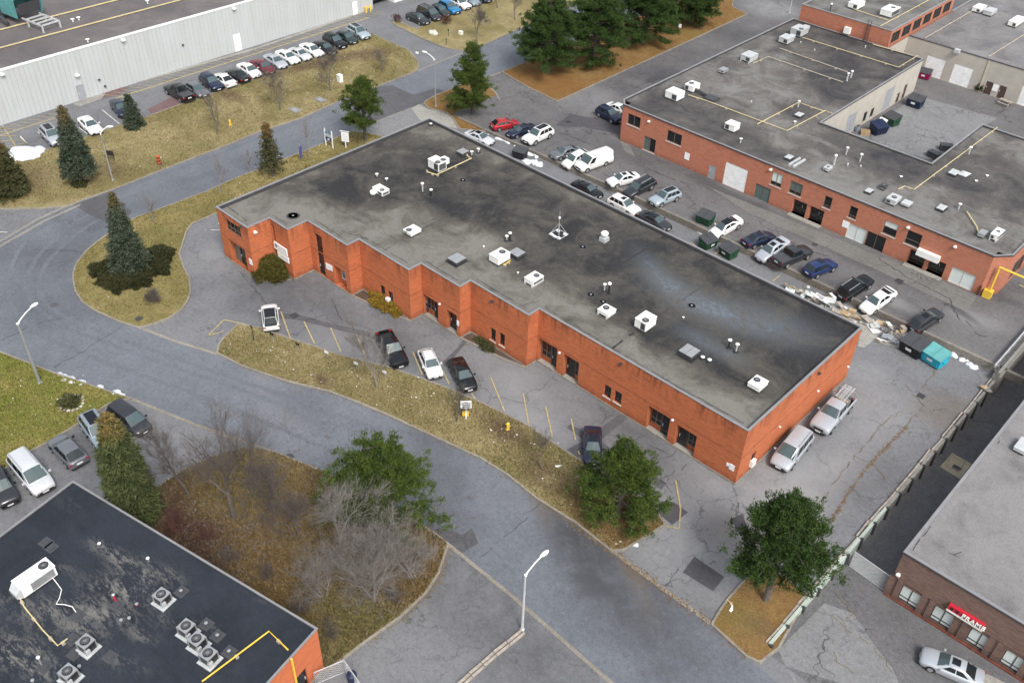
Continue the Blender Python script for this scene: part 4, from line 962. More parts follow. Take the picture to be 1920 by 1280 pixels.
# white name boards, with their blurred print
W = FW[1]
def sign_board(name, W, TL, w, h, label, rows, logo=False):
    u, z = W.px(*TL); g = MB(); wbox(g, W, u, u+w, z-h, z, -.16, -.06)
    o = g.build(name, 'white_metal', None); tag(o, label, 'sign')
    rr = random.Random(int(TL[0])); g = MB()
    for r_ in rows:
        x = u+w*.34; zz = z-h*r_
        while x < u+w*.93:
            l = rr.uniform(.08, .22); wbox(g, W, x, min(x+l, u+w*.94), zz-h*.06, zz+h*.06, -.165, -.161); x += l+.07
    g.build('print', 'sign_grey', o)
    if logo:
        g = MB(); n = 12; c = (u+w*.18, z-h*.42); rr_ = h*.25
        g.face([W.P(c[0]+rr_*math.cos(2*math.pi*i/n), c[1]+rr_*math.sin(2*math.pi*i/n), -.166) for i in range(n)], None, W.H()); g.build('emblem', 'sign_blue', o)
    return o
sign_board('company_sign', W, (515, 451), 2.35, .92, 'upper white company sign with a teal round emblem beside the juniper bush', (.35, .6), True)
sign_board('company_sign', W, (522, 469.5), 2.0, .72, 'lower white company sign under the one with the emblem', (.4, .65))

# ------------------------------------------------------------------ the pale red brick building behind, three wings round a courtyard
T2, R2, B2 = 5.95, 5.72, .4
sb = thing('brick_building', (-70.9, 99, .4), 0, 'large pale red brick industrial building with a grey roof around a courtyard', 'building')
o2 = [(-71.9, 100.2), (-70.9, 99.0), (-20.0, 98.9), (-18.6, 100.6), (-18.6, 129.6), (-34.0, 129.6), (-34.0, 114.0), (-49.4, 114.0), (-49.4, 145.0), (-55.3, 145.0), (-71.9, 145.0)]
wm = MB(); F2 = Wall((-70.9, 99.0), (-20.0, 98.9), (0, -1))
F2.n = np.array((0., -1.)); ops2 = []; do2 = []
zb = lambda u: hz(-70.9+u, 100)
def win2(TL, w, h, d=.18, cols=2, rows=(), frame='brown_frame', gl='dark_glass', sill='light_frame', glm=None, fw=.06):
    u, z = F2.px(*TL); ops2.append((u, u+w, z-h, z, d)); do2.append(lambda: window(sb, F2, u, u+w, z-h, z, d-.05, cols, rows, frame, gl, fw, sill, glm))
win2((1178, 212), 2.15, 1.55); win2((1208.5, 254), 1.95, 2.0, glm=['green_glass', 'dark_glass']); win2((1252, 243), 2.35, 1.55)
win2((1449, 321), 1.5, 1.75, rows=(.28,), glm=['dark_glass', 'blind']); win2((1418, 343), 2.2, 2.25, gl='green_glass'); win2((1484, 338), 1.65, 1.65, rows=(.28,), glm=['dark_glass', 'green_glass'])
win2((1548, 366), 1.0, 1.55, cols=1, rows=(.2,)); win2((1595.5, 385), 1.0, 1.55, cols=1, rows=(.2,)); win2((1592, 417), 2.45, 2.0, glm=['blind'], frame='light_frame'); win2((1628, 432), 2.35, 2.1)
win2((1661, 412), 1.65, 1.7, cols=1, rows=(.55,), glm=['dark_glass', 'blind']); win2((1703.5, 430), 1.75, 1.75, cols=1, rows=(.35,)); win2((1787, 499), 2.75, 2.0, glm=['blind'], frame='light_frame')
def ent2(TL, TR, d=.65):
    u0, z = F2.px(*TL); u1, _ = F2.px(*TR); z0 = zb(u0)+.14; ops2.append((u0, u1, z0, z, d, 1))
    def f():
        m = (u0+u1)/2
        for a, b in ((u0+.05, m-.25), (m+.2, u1-.05)):
            window(sb, F2, a, a+(b-a)*.5, z0+.1, z-.1, d-.08, 1, (.5,), 'dark_frame'); door(sb, F2, a+(b-a)*.52, b, z0+.02, z-.1, d-.08)
        g = MB(); wbox(g, F2, m-.24, m+.2, z0, z, .05, d-.02); g.build('brick_pier', 'pale_red_brick', sb)
        g = MB(); wbox(g, F2, u0-.1, u1+.1, z0-.3, z0, -.75, d-.05); g.build('doorstep', 'concrete_ground', sb)
    do2.append(f); return u0, u1, z
ent2((1489, 372), (1546, 398)); en = ent2((1708, 466), (1776, 493))
u, z = F2.px(1331, 308.5); ops2.append((u, u+1.05, zb(u)+.02, z, .12)); do2.append(lambda u=u, z=z: door(sb, F2, u, u+1.05, zb(u)+.02, z, .08, 'grey_door', None))
u, z = F2.px(1362, 303); ops2.append((u, u+3.3, zb(u)+.02, z, .15))
def garage(par, W, u0, u1, z0, z1, d, mat='white_paint'):
    n = 6
    t = MB(); wbox(t, W, u0, u0+.05, z0, z1, d-.06, d+.05); wbox(t, W, u1-.05, u1, z0, z1, d-.06, d+.05); fr = t.build('garage_door', 'light_frame', par)
    for i in range(n):
        g = MB(); a, b = z0+(z1-z0)*i/n, z0+(z1-z0)*(i+1)/n; wbox(g, W, u0+.05, u1-.05, a+.012, b-.012, d-.04, d+.04); g.build('panel', mat, fr)
    g = MB(); wbox(g, W, u0+.05, u1-.05, z0, z1, d+.0, d+.02); g.build('backing', 'grey_metal', fr)
do2.append(lambda u=u, z=z: garage(sb, F2, u, u+3.3, zb(u)+.02, z, .08))
facade(wm, F2, -.1, T2-.05, ops2)
WL = Wall((-71.9, 100.2), (-71.9, 145.0), (-1, 0)); facade(wm, WL, -.1, T2-.05, [])
facade(wm, Wall((-71.9, 100.2), (-70.9, 99.0), (-.768, -.64)), -.1, T2-.05, [])
facade(wm, Wall((-20.0, 98.9), (-18.6, 100.6), (.77, -.63)), -.1, T2-.05, [])
WR = Wall((-18.6, 100.6), (-18.6, 129.6), (1, 0)); facade(wm, WR, -2.1, T2-.05, [(2.5, 6.5, 1.0, 3.6, .2)]); window(sb, WR, 2.5, 6.5, 1.0, 3.6, .15, 2, (), 'brown_frame')
for A, B, n in (((-34, 129.6), (-18.6, 129.6), (0, 1)), ((-71.9, 145), (-55.3, 145), (0, 1)), ((-55.3, 145), (-49.4, 145), (0, 1))): facade(wm, Wall(A, B, n), -.1, T2-.05, [])
p2c = ccw(list(o2)); wm.build('wall', 'pale_red_brick', sb)
g = MB(); ribbon(g, p2c, .17, .22, R2-.1, T2-.05, True); g.build('parapet_lining', 'membrane', sb)
for f in do2: f()
# pale block courtyard walls
wm = MB(); CW = Wall((-49.4, 114.0), (-49.4, 145.0), (1, 0)); co = []
def on(Wl, TL, TR): a, z = Wl.px(*TL); b, _ = Wl.px(*TR); return min(a, b), max(a, b), z
c_do = []
for TL, TR, kind in (((1664, 166), (1679, 159), 'g'), ((1591, 219), (1609, 209), 'g'), ((1697, 160), (1712, 153), 'd'), ((1621, 212), (1627, 209), 'w'), ((1634, 205), (1640, 202), 'w'), ((1683, 176), (1687, 172), 'd')):
    a, b, z = on(CW, TL, TR); z = min(z, 4.2) if kind == 'g' else min(z, 3.0); z0 = .74 if kind != 'w' else 1.2
    if kind == 'g': b = max(b, a+2.8)
    if kind == 'd': b = a+1.0
    co.append((a, b, z0, z, .15)); c_do.append((kind, a, b, z0, z))
facade(wm, CW, -.1, T2-.05, co)
facade(wm, Wall((-49.4, 114.0), (-34, 114.0), (0, 1)), -.1, T2-.05, []); facade(wm, Wall((-34, 114), (-34, 129.6), (-1, 0)), -.1, T2-.05, [])
wm.build('courtyard_wall', 'beige_block', sb)
for kind, a, b, z0, z in c_do:
    if kind == 'g': garage(sb, CW, a, b, z0, z, .1, 'grey_door')
    elif kind == 'd': door(sb, CW, a, b, z0, z, .1, 'brown_door', None)
    else: window(sb, CW, a, b, z0, z, .1, 1, (), 'dark_frame')
g = MB(); ribbon(g, p2c, -.05, .18, T2-.06, T2+.02, True); g.build('coping', 'coping_metal', sb)
g = MB(); ribbon(g, p2c, -.075, -.05, T2-.17, T2-.02, True); g.build('drip_edge', 'dark_coping', sb)
st2 = blobs(R2, [(1230, 215, 6, 5, 0, .8), (1290, 235, 7, 5, 0, .7), (1340, 270, 6, 4, 0, .5), (1330, 100, 8, 5, 0, .5), (1470, 55, 9, 7, 0, .5), (1620, 130, 9, 9, 0, .75), (1560, 170, 8, 7, 0, .5), (1490, 210, 3, 3, 0, .7), (1420, 290, 7, 4, 0, .6), (1640, 290, 6, 4, 0, .8),
                 (1700, 300, 5, 3, 0, .6), (1840, 320, 6, 5, 0, .6), (1890, 360, 7, 6, 0, 1.0), (1500, 330, 8, 3, 0, -.3), (1650, 90, 9, 5, 0, .7), (1450, 150, 7, 6, 0, -.2), (1240, 165, 6, 3, 0, .4), (1800, 330, 4, 1, .2, .5)], .28)
roof_grid([(-71.65, -18.9, 100.4, 113.8), (-70.7, -20.1, 99.25, 100.4), (-71.65, -49.65, 113.8, 144.75), (-33.8, -18.9, 113.8, 129.35)], R2, .4, lambda X, Y: (np.clip(st2(X, Y), -.3, .9), X*0), sb, 'second_roof')
for q in ((1218, 227), (1447, 317), (1705, 425), (1793, 461)): u, z = F2.px(*q); wall_fixture(sb, F2, u, z, 'white_metal', s=.9)
plate(sb, F2, (1285, 285), .75, .95, 'white_paint'); plate(sb, F2, (1582, 412), .85, .85)
u0, z = F2.px(1724.5, 463); u1, _ = F2.px(1766, 479); g = MB(); wbox(g, F2, u0, u1, z-.75, z, -.55, 0); o = g.build('sign', 'white_metal', None); o.name = 'sign_box'; tag(o, 'long blank white sign box over the dark entrance of the pale red building', 'sign')
# tall office block of the same complex
ot = thing('office_block', (-70.9, 145, R2), 0, 'upper storey orange brick block rising above the grey roofs with a row of dark windows', 'building')
TZ = 8.5; wm = MB(); OX0, OX1, OY0, OY1 = -70.9, -55.3, 145.0, 168.3
OF = Wall((OX0, OY0), (OX1, OY0), (0, -1)); OE = Wall((OX1, OY0), (OX1, OY1), (1, 0)); wn = [(.55+i*3.75, .55+i*3.75+2.9, 6.35, 8.0, .15) for i in range(6)]
facade(wm, OF, 0, TZ, []); facade(wm, OE, 0, TZ, wn); facade(wm, Wall((OX0, OY1), (OX1, OY1), (0, 1)), 0, TZ, []); facade(wm, Wall((OX0, OY0), (OX0, OY1), (-1, 0)), 0, TZ, [(1.0, 4.0, 6.3, 8.0, .15, 'dark_glass')])
wm.build('wall', 'pale_red_brick', ot)
for a, b, c, d, e_ in wn: window(ot, OE, a, b, c, d, .1, 3, (), 'dark_frame')
g = MB(); ribbon(g, ccw([(OX0, OY0), (OX1, OY0), (OX1, OY1), (OX0, OY1)]), -.05, .25, TZ-.02, TZ+.07, True); g.build('coping', 'coping_metal', ot)
roof_grid([(OX0+.2, OX1-.2, OY0+.2, OY1-.2)], TZ-.1, .6, lambda X, Y: (X*0+.25, X*0), ot, 'second_roof')
u, z = OF.px(1590, 57); g = MB(); wbox(g, OF, u-.5, u+.5, z-.45, z+.5, -.5, 0); g.build('air_conditioner', 'white_metal', ot)
lad = MB(); u, z = OF.px(1620, 75)
for k in (0, .5): wbox(lad, OF, u+k, u+k+.06, 5.7, TZ+.9, -.22, -.16)
for k in range(9): wbox(lad, OF, u+.06, u+.5, 5.9+k*.33, 5.95+k*.33, -.21, -.17)
lad.build('ladder', 'dark_metal', ot)
# pale block building with white doors
bgd = thing('block_building', (-49.4, 152.6, .7), 0, 'pale block industrial building with white overhead doors across the courtyard', 'building')
BW = Wall((-55.3, 152.4), (20, 152.4), (0, -1)); wm = MB(); bo = []
def dr(TL, TR): a, z = BW.px(*TL); b, _ = BW.px(*TR); return a, b, min(z, 4.4)
gd = [dr((1740, 103), (1775, 113)), dr((1790.5, 119), (1827, 129)), dr((1919, 160), (1956, 172))]; bd = [dr((1851, 152), (1860, 155)), dr((1876, 160), (1886, 163))]
for a, b, z in gd: bo.append((a, b, .76, z, .15))
for a, b, z in bd: bo.append((a, a+1.05, .76, min(z, 3.1), .12))
facade(wm, BW, 0, 5.9, bo); facade(wm, Wall((-55.28, 145), (-55.28, 152.4), (1, 0)), 0, 5.72, [])
for A, B, n in (((-55.3, 168.3), (-55.3, 196), (-1, 0)), ((-55.3, 196), (20, 196), (0, 1)), ((20, 152.4), (20, 196), (1, 0))): facade(wm, Wall(A, B, n), 0, 5.9, [])
wm.build('wall', 'beige_block', bgd)
for a, b, z in gd: garage(bgd, BW, a, b, .76, z, .1)
for a, b, z in bd: door(bgd, BW, a, a+1.05, .76, min(z, 3.1), .08, 'brown_door', None)
roof_grid([(-55.2, 20, 152.6, 196)], 5.75, .8, lambda X, Y: (X*0+.35, X*0), bgd, 'tan_roof')
g = MB(); ribbon(g, [(-55.2, 152.4), (20, 152.4)], -.05, .25, 5.86, 5.95, False); g.build('coping', 'dark_coping', bgd)
g = MB(); ribbon(g, [(20, 196), (-55.3, 196), (-55.3, 168.5)], -.05, .25, 5.86, 5.95, False); g.build('coping', 'coping_metal', bgd)
u, z = BW.px(1865.5, 152); g = MB(); wbox(g, BW, u, u+.8, 1.6, 2.6, -.06, 0); g.build('notice_board', 'white_paint', bgd)
u, z = BW.px(1796, 96); g = MB(); wbox(g, BW, u-.4, u+.4, z-.2, z+.35, -.6, 0); g.build('wall_vent', 'pale_metal', bgd)
for q in (1852,): u, z = BW.px(q, 120); g = MB(); wbox(g, BW, u, u+.12, .8, 5.85, -.12, 0); g.build('downpipe', 'tan_pipe', bgd)

# ------------------------------------------------------------------ the long grey ribbed warehouse
GX = -133.7; wh = thing('warehouse', (GX, 30, 0), 0, 'huge grey concrete panel warehouse with a white roof edge along the upper left', 'building')
g = MB(); g.box(-260, GX-.045, -6, 107.2, 0, 7.2); g.build('core_wall', 'dark_metal', wh)
pm = None; i = 0; y = -6.0
while y < 107:
    if pm is None:
        g = MB(); a, b = .0, .67; v = [(-.05, .0), (0, .02), (.0, .27), (-.007, .31), (-.007, .36), (0, .40), (0, .65), (-.05, .67)]
        for (x0, y0), (x1, y1) in zip(v, v[1:]): g.face([(x0, y0, 0), (x1, y1, 0), (x1, y1, 7.25), (x0, y0, 7.25)], None, (1, 0, 0))
        pm = g.build('wall_panel', 'streaked_panel', wh, local=True); o = pm
    else: o = pm.copy(); COL.objects.link(o)
    o.location = (0, y-30, 0); y += .67
g = MB(); g.box(GX-.35, GX+.06, -6, 107.3, 7.22, 7.42); g.build('coping', 'white_coping', wh)
stw = blobs(7.2, [(100, 60, 8, 14, 0, .5), (300, 10, 9, 9, 0, .4), (30, 100, 6, 6, 0, .5)], .3)
roof_grid([(-175, GX-.35, -6, 107)], 7.25, 1.0, lambda X, Y: (stw(X, Y), X*0), wh, 'far_roof')
g = MB(); g.box(-260, -175, -6, 107, 7.2, 7.25); g.build('roof', 'far_roof', wh)
WW = Wall((GX+.02, 10), (GX+.02, 107), (1, 0))
def wh_door(BL, w, mat, h=2.3, gl=None):
    u, z = WW.px(*BL); door(wh, WW, u, u+w, 0.05, h, -.06, mat, gl)
wh_door((146, 178), 1.1, 'grey_door'); wh_door((440, 92), 1.3, 'white_paint', 2.8); wh_door((661, 25), 1.1, 'white_metal')
for q in ((229, 74), (143, 140), (437, 15), (2, 138)): u, z = WW.px(*q); wall_fixture(wh, WW, u, z, s=1.4)
for q in ((342, 84), (196, 161), (185, 149)): u, z = WW.px(*q); wall_fixture(wh, WW, u, z, 'dark_metal', s=.8)
g = MB()
for yy in (31.5,): pass
for x in (-141, -147.5): g.box(x, x+.14, 10, 107, 7.38, 7.52)
g.build('roof_pipe', 'gas_pipe', wh)
dk = thing('loading_annex', (GX-2, 108, 0), 0, 'dark recessed loading bay beyond the end of the grey warehouse', 'building')
g = MB(); g.box(-190, GX-1.0, 107.4, 200, .9, 5.2); g.build('wall', 'dark_metal', dk)
g = MB(); g.box(-190, GX+.2, 112, 200, 0, .9); g.build('dock_wall', 'white_coping', dk)

# ------------------------------------------------------------------ brown brick shop, lower right
FZ = -.85; FT = 4.42; fs = thing('shop_building', (-9.05, 55.5, FZ), 0, 'brown brick shop building with a grey roof at the lower right', 'building')
FX0, FX1, FY0 = -9.05, 26.0, 55.5
FF = Wall((FX0, FY0), (FX1, FY0), (0, -1)); wm = MB(); fo = []; fd = []
for TL, TR in (((1692, 1097.5), (1729, 1117)), ((1752, 1136), (1791, 1157)), ((1821, 1177), (1862, 1200)), ((1887, 1217), (1930, 1241))):
    u0, z = FF.px(*TL); u1, _ = FF.px(*TR); u0 = (u0 if not fd else u0); fo.append((u0, u0+1.62, FZ+.32, 1.14, .2)); fd.append((u0, u0+1.62, FZ+.36, 1.14))
for k in range(3):
    u0 = fd[-1][0]+(fd[1][0]-fd[0][0]); fo.append((u0, u0+1.62, FZ+.32, 1.14, .2)); fd.append((u0, u0+1.62, FZ+.36, 1.14))
facade(wm, FF, FZ-.6, FT-.05, fo); facade(wm, Wall((FX0, FY0), (FX0, 110), (-1, 0)), -2.4, FT-.05, []); facade(wm, Wall((FX1, FY0), (FX1, 110), (1, 0)), -2.4, FT-.05, []); facade(wm, Wall((FX0, 110), (FX1, 110), (0, 1)), -2.4, FT-.05, [])
wm.build('wall', 'brown_brick', fs)
for u0, u1, z0, z1 in fd: window(fs, FF, u0, u1, z0, z1, .13, 2, (.24,), 'dark_frame', glm=['pale_glass', 'blind'] if False else ['blind', 'blind'], fw=.07, sill=None)
for i in range(8):                                   # paired piers between the windows
    d = fd[1][0]-fd[0][0]; c = fd[0][0]-.50+i*d
    for a in (-.55, .12):
        g = MB(); wbox(g, FF, c+a-.05, c+a+.38, FZ-.6, 1.55, -.09, 0); g.build('pier', 'brown_brick', fs)
g = MB(); wbox(g, FF, 0, FX1-FX0, FZ-.6, FZ+.16, -.2, 0); g.build('plinth', 'red_brick_base', fs)
g = MB(); wbox(g, FF, -.04, FX1-FX0, 1.56, 1.62, -.10, 0); g.build('soldier_course', 'brown_brick', fs)
roof_grid([(FX0+.1, FX1-.1, FY0+.1, 109.9)], FT-.12, .5, lambda X, Y: (.12+.0*X, X*0), fs, 'tan_roof')
g = MB(); ribbon(g, ccw([(FX0, FY0), (FX1, FY0), (FX1, 110), (FX0, 110)]), -.05, .2, FT-.06, FT+.02, True); g.build('coping', 'coping_metal', fs)
g = MB(); ribbon(g, ccw([(FX0, FY0), (FX1, FY0), (FX1, 110), (FX0, 110)]), -.07, -.05, FT-.18, FT-.03, True); g.build('drip_edge', 'dark_coping', fs)
for i, s in enumerate(([(1712, 1032), (1725, 1010)], [(1730, 1005), (1745, 985)], [(1750, 970), (1765, 940)], [(1775, 925), (1790, 905)], [(1800, 880), (1815, 860)], [(1780, 1035), (1800, 1045)], [(1790, 1040), (1803, 1034)], [(1862, 836), (1875, 826)])):
    seam(fs, FT-.11, s, .04, 60+i)
wall_fixture(fs, FF, FF.px(1686, 1075)[0], FF.px(1686, 1075)[1], s=.8)
u0, z = FF.px(1783, 1128); u1, _ = FF.px(1851, 1166); hh = .66
sg = thing('shop_sign', FF.P((u0+u1)/2, z-hh, -.2), 0, 'red and white shop sign reading FRAME on the brown brick wall', 'sign')
um = u0+(u1-u0)*.37
g = MB(); wbox(g, FF, u0, um, z-hh*.72, z, -.34, -.01); wbox(g, FF, um, u1, z-hh*.66, z, -.32, -.01); g.build('face_panel', 'red_paint', sg)
g = MB(); wbox(g, FF, u0-.03, u1+.02, z-hh, z-hh*.74, -.36, -.01); g.build('lower_panel', 'white_metal', sg)
g = MB()
for k in range(3): wbox(g, FF, u0+.2+k*.42, u0+.28+k*.42, z-hh*.6, z-.08, -.36, -.345); wbox(g, FF, u0+.32+k*.42, u0+.40+k*.42, z-hh*.6, z-.08, -.36, -.345); wbox(g, FF, u0+.2+k*.42, u0+.40+k*.42, z-hh*.3, z-hh*.2, -.361, -.346)
g.build('dark_lettering', 'black_paint', sg)
tc = bpy.data.curves.new('lettering', 'FONT'); tc.body = 'FRAME'; tc.size = .56; tc.extrude = .03; tc.space_character = 1.08; tc.offset = .014
tmp = bpy.data.objects.new('tmp', tc); COL.objects.link(tmp); bpy.context.view_layer.update(); me = bpy.data.meshes.new_from_object(tmp.evaluated_get(bpy.context.evaluated_depsgraph_get())); bpy.data.objects.remove(tmp)
me.materials.clear(); me.materials.append(M_('white_metal')); to = bpy.data.objects.new('lettering', me); COL.objects.link(to); to.parent = sg
q = FF.P(um+.06, z-hh*.63, -.37); to.location = Vector(q)-sg.location; to.rotation_euler = (R(90), 0, 0)
# ------------------------------------------------------------------ black roofed building, lower left (turned 11.5 degrees)
BT = 4.95; ang = math.atan2(19.75-14.6, -35.1+59.3); ca, sa = math.cos(ang), math.sin(ang); nr = np.array((-35.05, 19.75))
def LB(u, v): return (nr[0]-u*ca+v*sa, nr[1]-u*sa-v*ca)      # u back along the long edge, v toward the viewer
def BLc(px, py, z): 
    p = np.array(G(px, py, z))-nr; return (-(p[0]*ca+p[1]*sa), p[0]*sa-p[1]*ca)
lb = thing('flat_building', (nr[0], nr[1], 0), 0, 'low orange brick building with a black membrane roof at the lower left', 'building')
ULen, VLen = 25.0, 26.0
c0, c1, c2, c3 = LB(0, 0), LB(0, VLen), LB(ULen, VLen), LB(ULen, 0)
wm = MB()
Wr = Wall(c0, c1, (ca, sa)); Wb = Wall(c0, c3, (-sa, ca)); Wl = Wall(c3, c2, (-ca, -sa)); Wf = Wall(c1, c2, (sa, -ca))
ru, rz = Wr.px(572, 1240); ru0, _ = Wr.px(558, 1250)
dops = [(min(ru, ru0), max(ru, ru0)+.5, .05, 2.35, .3)]
facade(wm, Wr, 0, BT, dops); facade(wm, Wb, 0, BT, []); facade(wm, Wl, 0, BT, []); facade(wm, Wf, 0, BT, [])
wm.build('wall', 'bright_orange_brick', lb)
door(lb, Wr, dops[0][0], dops[0][1], .05, 2.3, .2, 'black_paint', 'dark_glass')
pc = ccw([tuple(c) for c in (c0, c1, c2, c3)]); g = MB(); ribbon(g, pc, -.05, .10, BT-.03, BT+.07, True); g.build('coping', 'coping_metal', lb)
g = MB(); ribbon(g, pc, -.06, .02, 0, .22, True); g.build('plinth', 'kerb_concrete', lb)
# roof membrane with residue patches
pl = blobs(BT, [(190, 1025, 1.2, .5, .2, .9), (225, 1045, 1.0, .5, .2, .8), (260, 1075, 2.0, 1.0, .4, 1.0), (225, 1110, 2.6, .9, .5, 1.1), (190, 1150, 2.6, .7, .5, 1.0), (160, 1180, 1.6, .5, .5, .7), (320, 1080, 1.2, .5, .3, .5), (90, 1150, 2.6, 1.2, .4, .7), (40, 1220, 3, 1.2, .4, .8),
                (60, 1250, 2.4, .6, .4, .8), (265, 1190, 1.0, .4, .4, .7), (310, 1160, .8, .4, .4, .5), (380, 1170, 1.0, .5, .4, .5), (110, 1060, 1.4, .4, .4, .4), (130, 945, .8, .4, .2, .3), (20, 1130, 1.5, .5, .3, .6), (230, 1240, 1.6, .5, .4, .5), (480, 1120, .8, .3, .3, .3)], 0.02)
g = MB(); res = .25; nu, nv = int(ULen/res), int(VLen/res); V = [LB(.1+(ULen-.2)*i/nu, .1+(VLen-.2)*j/nv) for j in range(nv+1) for i in range(nu+1)]
X = np.array([v[0] for v in V]); Y = np.array([v[1] for v in V])
g.v = [(x, y, BT-.06) for x, y in V]; g.f = [(j*(nu+1)+i, j*(nu+1)+i+1, (j+1)*(nu+1)+i+1, (j+1)*(nu+1)+i) for j in range(nv) for i in range(nu)]; g.m = [g.mi(None)]*len(g.f)
g.build('roof', 'black_roof', lb, attrs={'stain': X*0+.3, 'pale': np.clip(pl(X, Y), 0, 1)})
# courtyard fence beside it

# ================================================================== ROOFTOP EQUIPMENT
def fan(parent, x, y, z, r):
    g = MB(); g.lathe(x, y, [(r, z-.0), (r, z+.03), (r*.9, z+.05), (r*.9, z+.015), (.01, z+.015)], 16); f = g.build('fan_ring', 'black_paint', parent, local=True)
    g = MB()
    for k in range(3):
        a = k*2.09; g.face([(x, y, z+.03), (x+r*.8*math.cos(a), y+r*.8*math.sin(a), z+.03), (x+r*.8*math.cos(a+.7), y+r*.8*math.sin(a+.7), z+.045)], None, (0, 0, 1))
    for k in range(8): g.box(x-r*.85, x+r*.85, y-.008, y+.008, z+.05, z+.06, None, rot=k*math.pi/8, c=(x, y))
    g.build('fan_grille', 'grey_metal', f, local=True)
def hvac(L, N, Rr, top, z, label, fans=1, group='rooftop air units', style=0, grille='front', mat='white_metal', fanpos=None, legs=False):
    """L, N, R: lower left, near and right corners in the photo; top: photo point above the near corner"""
    n = G(*N, z); l = G(*L, z); r = G(*Rr, z); lx = max(.7, min(4.5, n[0]-l[0])); ly = max(.7, min(4.5, r[1]-n[1]))
    h = height(*top, n[0], n[1])-z; h = max(.45, min(2.4, h)); x0, y0 = n[0]-lx, n[1]
    t = thing('air_unit', (x0+lx/2, y0+ly/2, z), 0, label, 'air unit', group)
    a, b = lx/2, ly/2; zb = .22
    g = MB()
    if legs:
        for sx in (-1, 1): g.box(sx*a*.8-.06, sx*a*.8+.06, -b-.1, b+.1, 0, zb)
        g.build('stand', 'pale_metal', t, local=True)
    else:
        g.box(-a+.06, a-.06, -b+.06, b-.06, 0, zb); g.build('curb_base', 'dark_metal', t, local=True)
    g = MB(); g.box(-a, a, -b, b, zb, h-.04); g.build('cabinet', mat, t, local=True)
    g = MB(); g.box(-a-.03, a+.03, -b-.03, b+.03, h-.04, h+.02); g.build('lid', mat, t, local=True)
    k = min(lx, ly)
    fr = min(.38, k*.27)
    if fanpos is None: fanpos = (.5, -.4)
    for i in range(fans): fan(t, a*fanpos[0]+(i*2*fr*1.25*(0 if fans == 1 else 1))*.0, b*fanpos[1]+(i*2.5*fr if fans > 1 else 0), h+.02, fr)
    if 'front' in grille:                            # condenser coil on the side facing -y
        g = MB(); x1 = a-.1 if fanpos[0] > 0 else -a+.1; x2 = x1-a*.75 if fanpos[0] > 0 else x1+a*.75
        g.box(min(x1, x2), max(x1, x2), -b-.02, -b+.02, zb+.1, h-.16); c = g.build('coil', 'black_lid', t, local=True)
    if 'side' in grille:
        g = MB(); g.box(a-.02, a+.02, -b+.1, b-.1, zb+.1, h-.16); g.build('coil', 'black_lid', t, local=True)
        g = MB()
        for i in range(6): g.box(a+.02, a+.035, -b+.1+(2*b-.2)*(i+.5)/6-.015, -b+.1+(2*b-.2)*(i+.5)/6+.015, zb+.1, h-.16)
        g.build('louvre', 'grey_metal', t, local=True)
    g = MB()                                         # seams and access panels
    for q in (-.35, .3): g.box(a*q-.012, a*q+.012, -b-.012, -b, zb+.05, h-.08)
    g.box(-a, a, -b-.01, -b, zb+.02, zb+.07); g.build('panel_seam', 'pale_metal', t, local=True)
    if style == 1:                                   # hood or duct on the left
        g = MB(); g.lathe(-a*.55, -b-.25, [(.36, zb), (.36, h*.62), (.30, h*.72), (.02, h*.74)], 12); g.build('round_duct', mat, t, local=True)
    if style == 2:
        g = MB(); g.box(-a*.2, a*.75, b, b+.7, h*.45, h*.98); g.build('hood', mat, t, local=True)
    return t
Z = ZR
hvac((798, 318), (822.5, 326), (839, 320), (822.5, 308), Z, 'largest white rooftop unit with two round fans, upper end of the main roof', 2, style=2, grille='front side', fanpos=(.55, -.55))
hvac((696, 363), (717, 372), (731, 366), (717, 361), Z, 'white rooftop unit with a round side duct nearest the left roof edge', 1, style=1, grille='front side', fanpos=(.5, -.3))
hvac((757.6, 438), (771, 447), (791, 438), (771, 438.5), Z, 'small low white rooftop unit near the stepped front parapet', 1, grille='front', fanpos=(-.2, -.5))
hvac((915.5, 492), (934, 501), (954, 487), (934, 486), Z, 'white rooftop unit right beside a grey roof hatch mid roof', 1, grille='', fanpos=(.0, .45))
hvac((984, 530), (999, 540), (1018.6, 528), (999.7, 529), Z, 'white rooftop unit raised on a stand, next after the hatch pair', 1, grille='side', fanpos=(.1, .4), legs=True)
hvac((1119, 588.5), (1139, 599), (1155, 589), (1139.5, 590), Z, 'flat white rooftop unit on two legs by the twin black vent pipes', 1, grille='', fanpos=(-.3, .2), legs=True)
hvac((1188, 615), (1209, 626), (1229, 612), (1209, 607), Z, 'tall white rooftop unit with a grey coil beside the tar seam', 1, grille='front', fanpos=(.4, -.5), mat='white_metal')
hvac((1400, 727), (1422, 739), (1439.5, 725), (1421, 728), Z, 'white rooftop unit nearest the right hand front corner of the main roof', 1, grille='', fanpos=(-.4, .2))
def hatch(L, N, Rr, z, label, h=.42, mat='grey_metal', group='grey roof hatches'):
    n = G(*N, z); l = G(*L, z); r = G(*Rr, z); a = max(.5, min(2.2, n[0]-l[0]))/2; b = max(.5, min(2.2, r[1]-n[1]))/2
    t = thing('roof_hatch', (n[0]-a, n[1]+b, z), 0, label, 'roof hatch', group)
    g = MB(); g.box(-a, a, -b, b, 0, h-.08); g.build('upstand', 'dark_metal', t, local=True)
    for s in (-1, 1): g = MB(); g.box(min(s*.02, s*(a+.03)), max(s*.02, s*(a+.03)), -b-.03, b+.03, h-.08, h); g.build('lid', mat, t, local=True)
    g = MB(); g.box(-a*1.35, a*1.35, -b*1.35, b*1.35, 0, .03); g.build('flashing', 'tar', t, local=True)
    return t
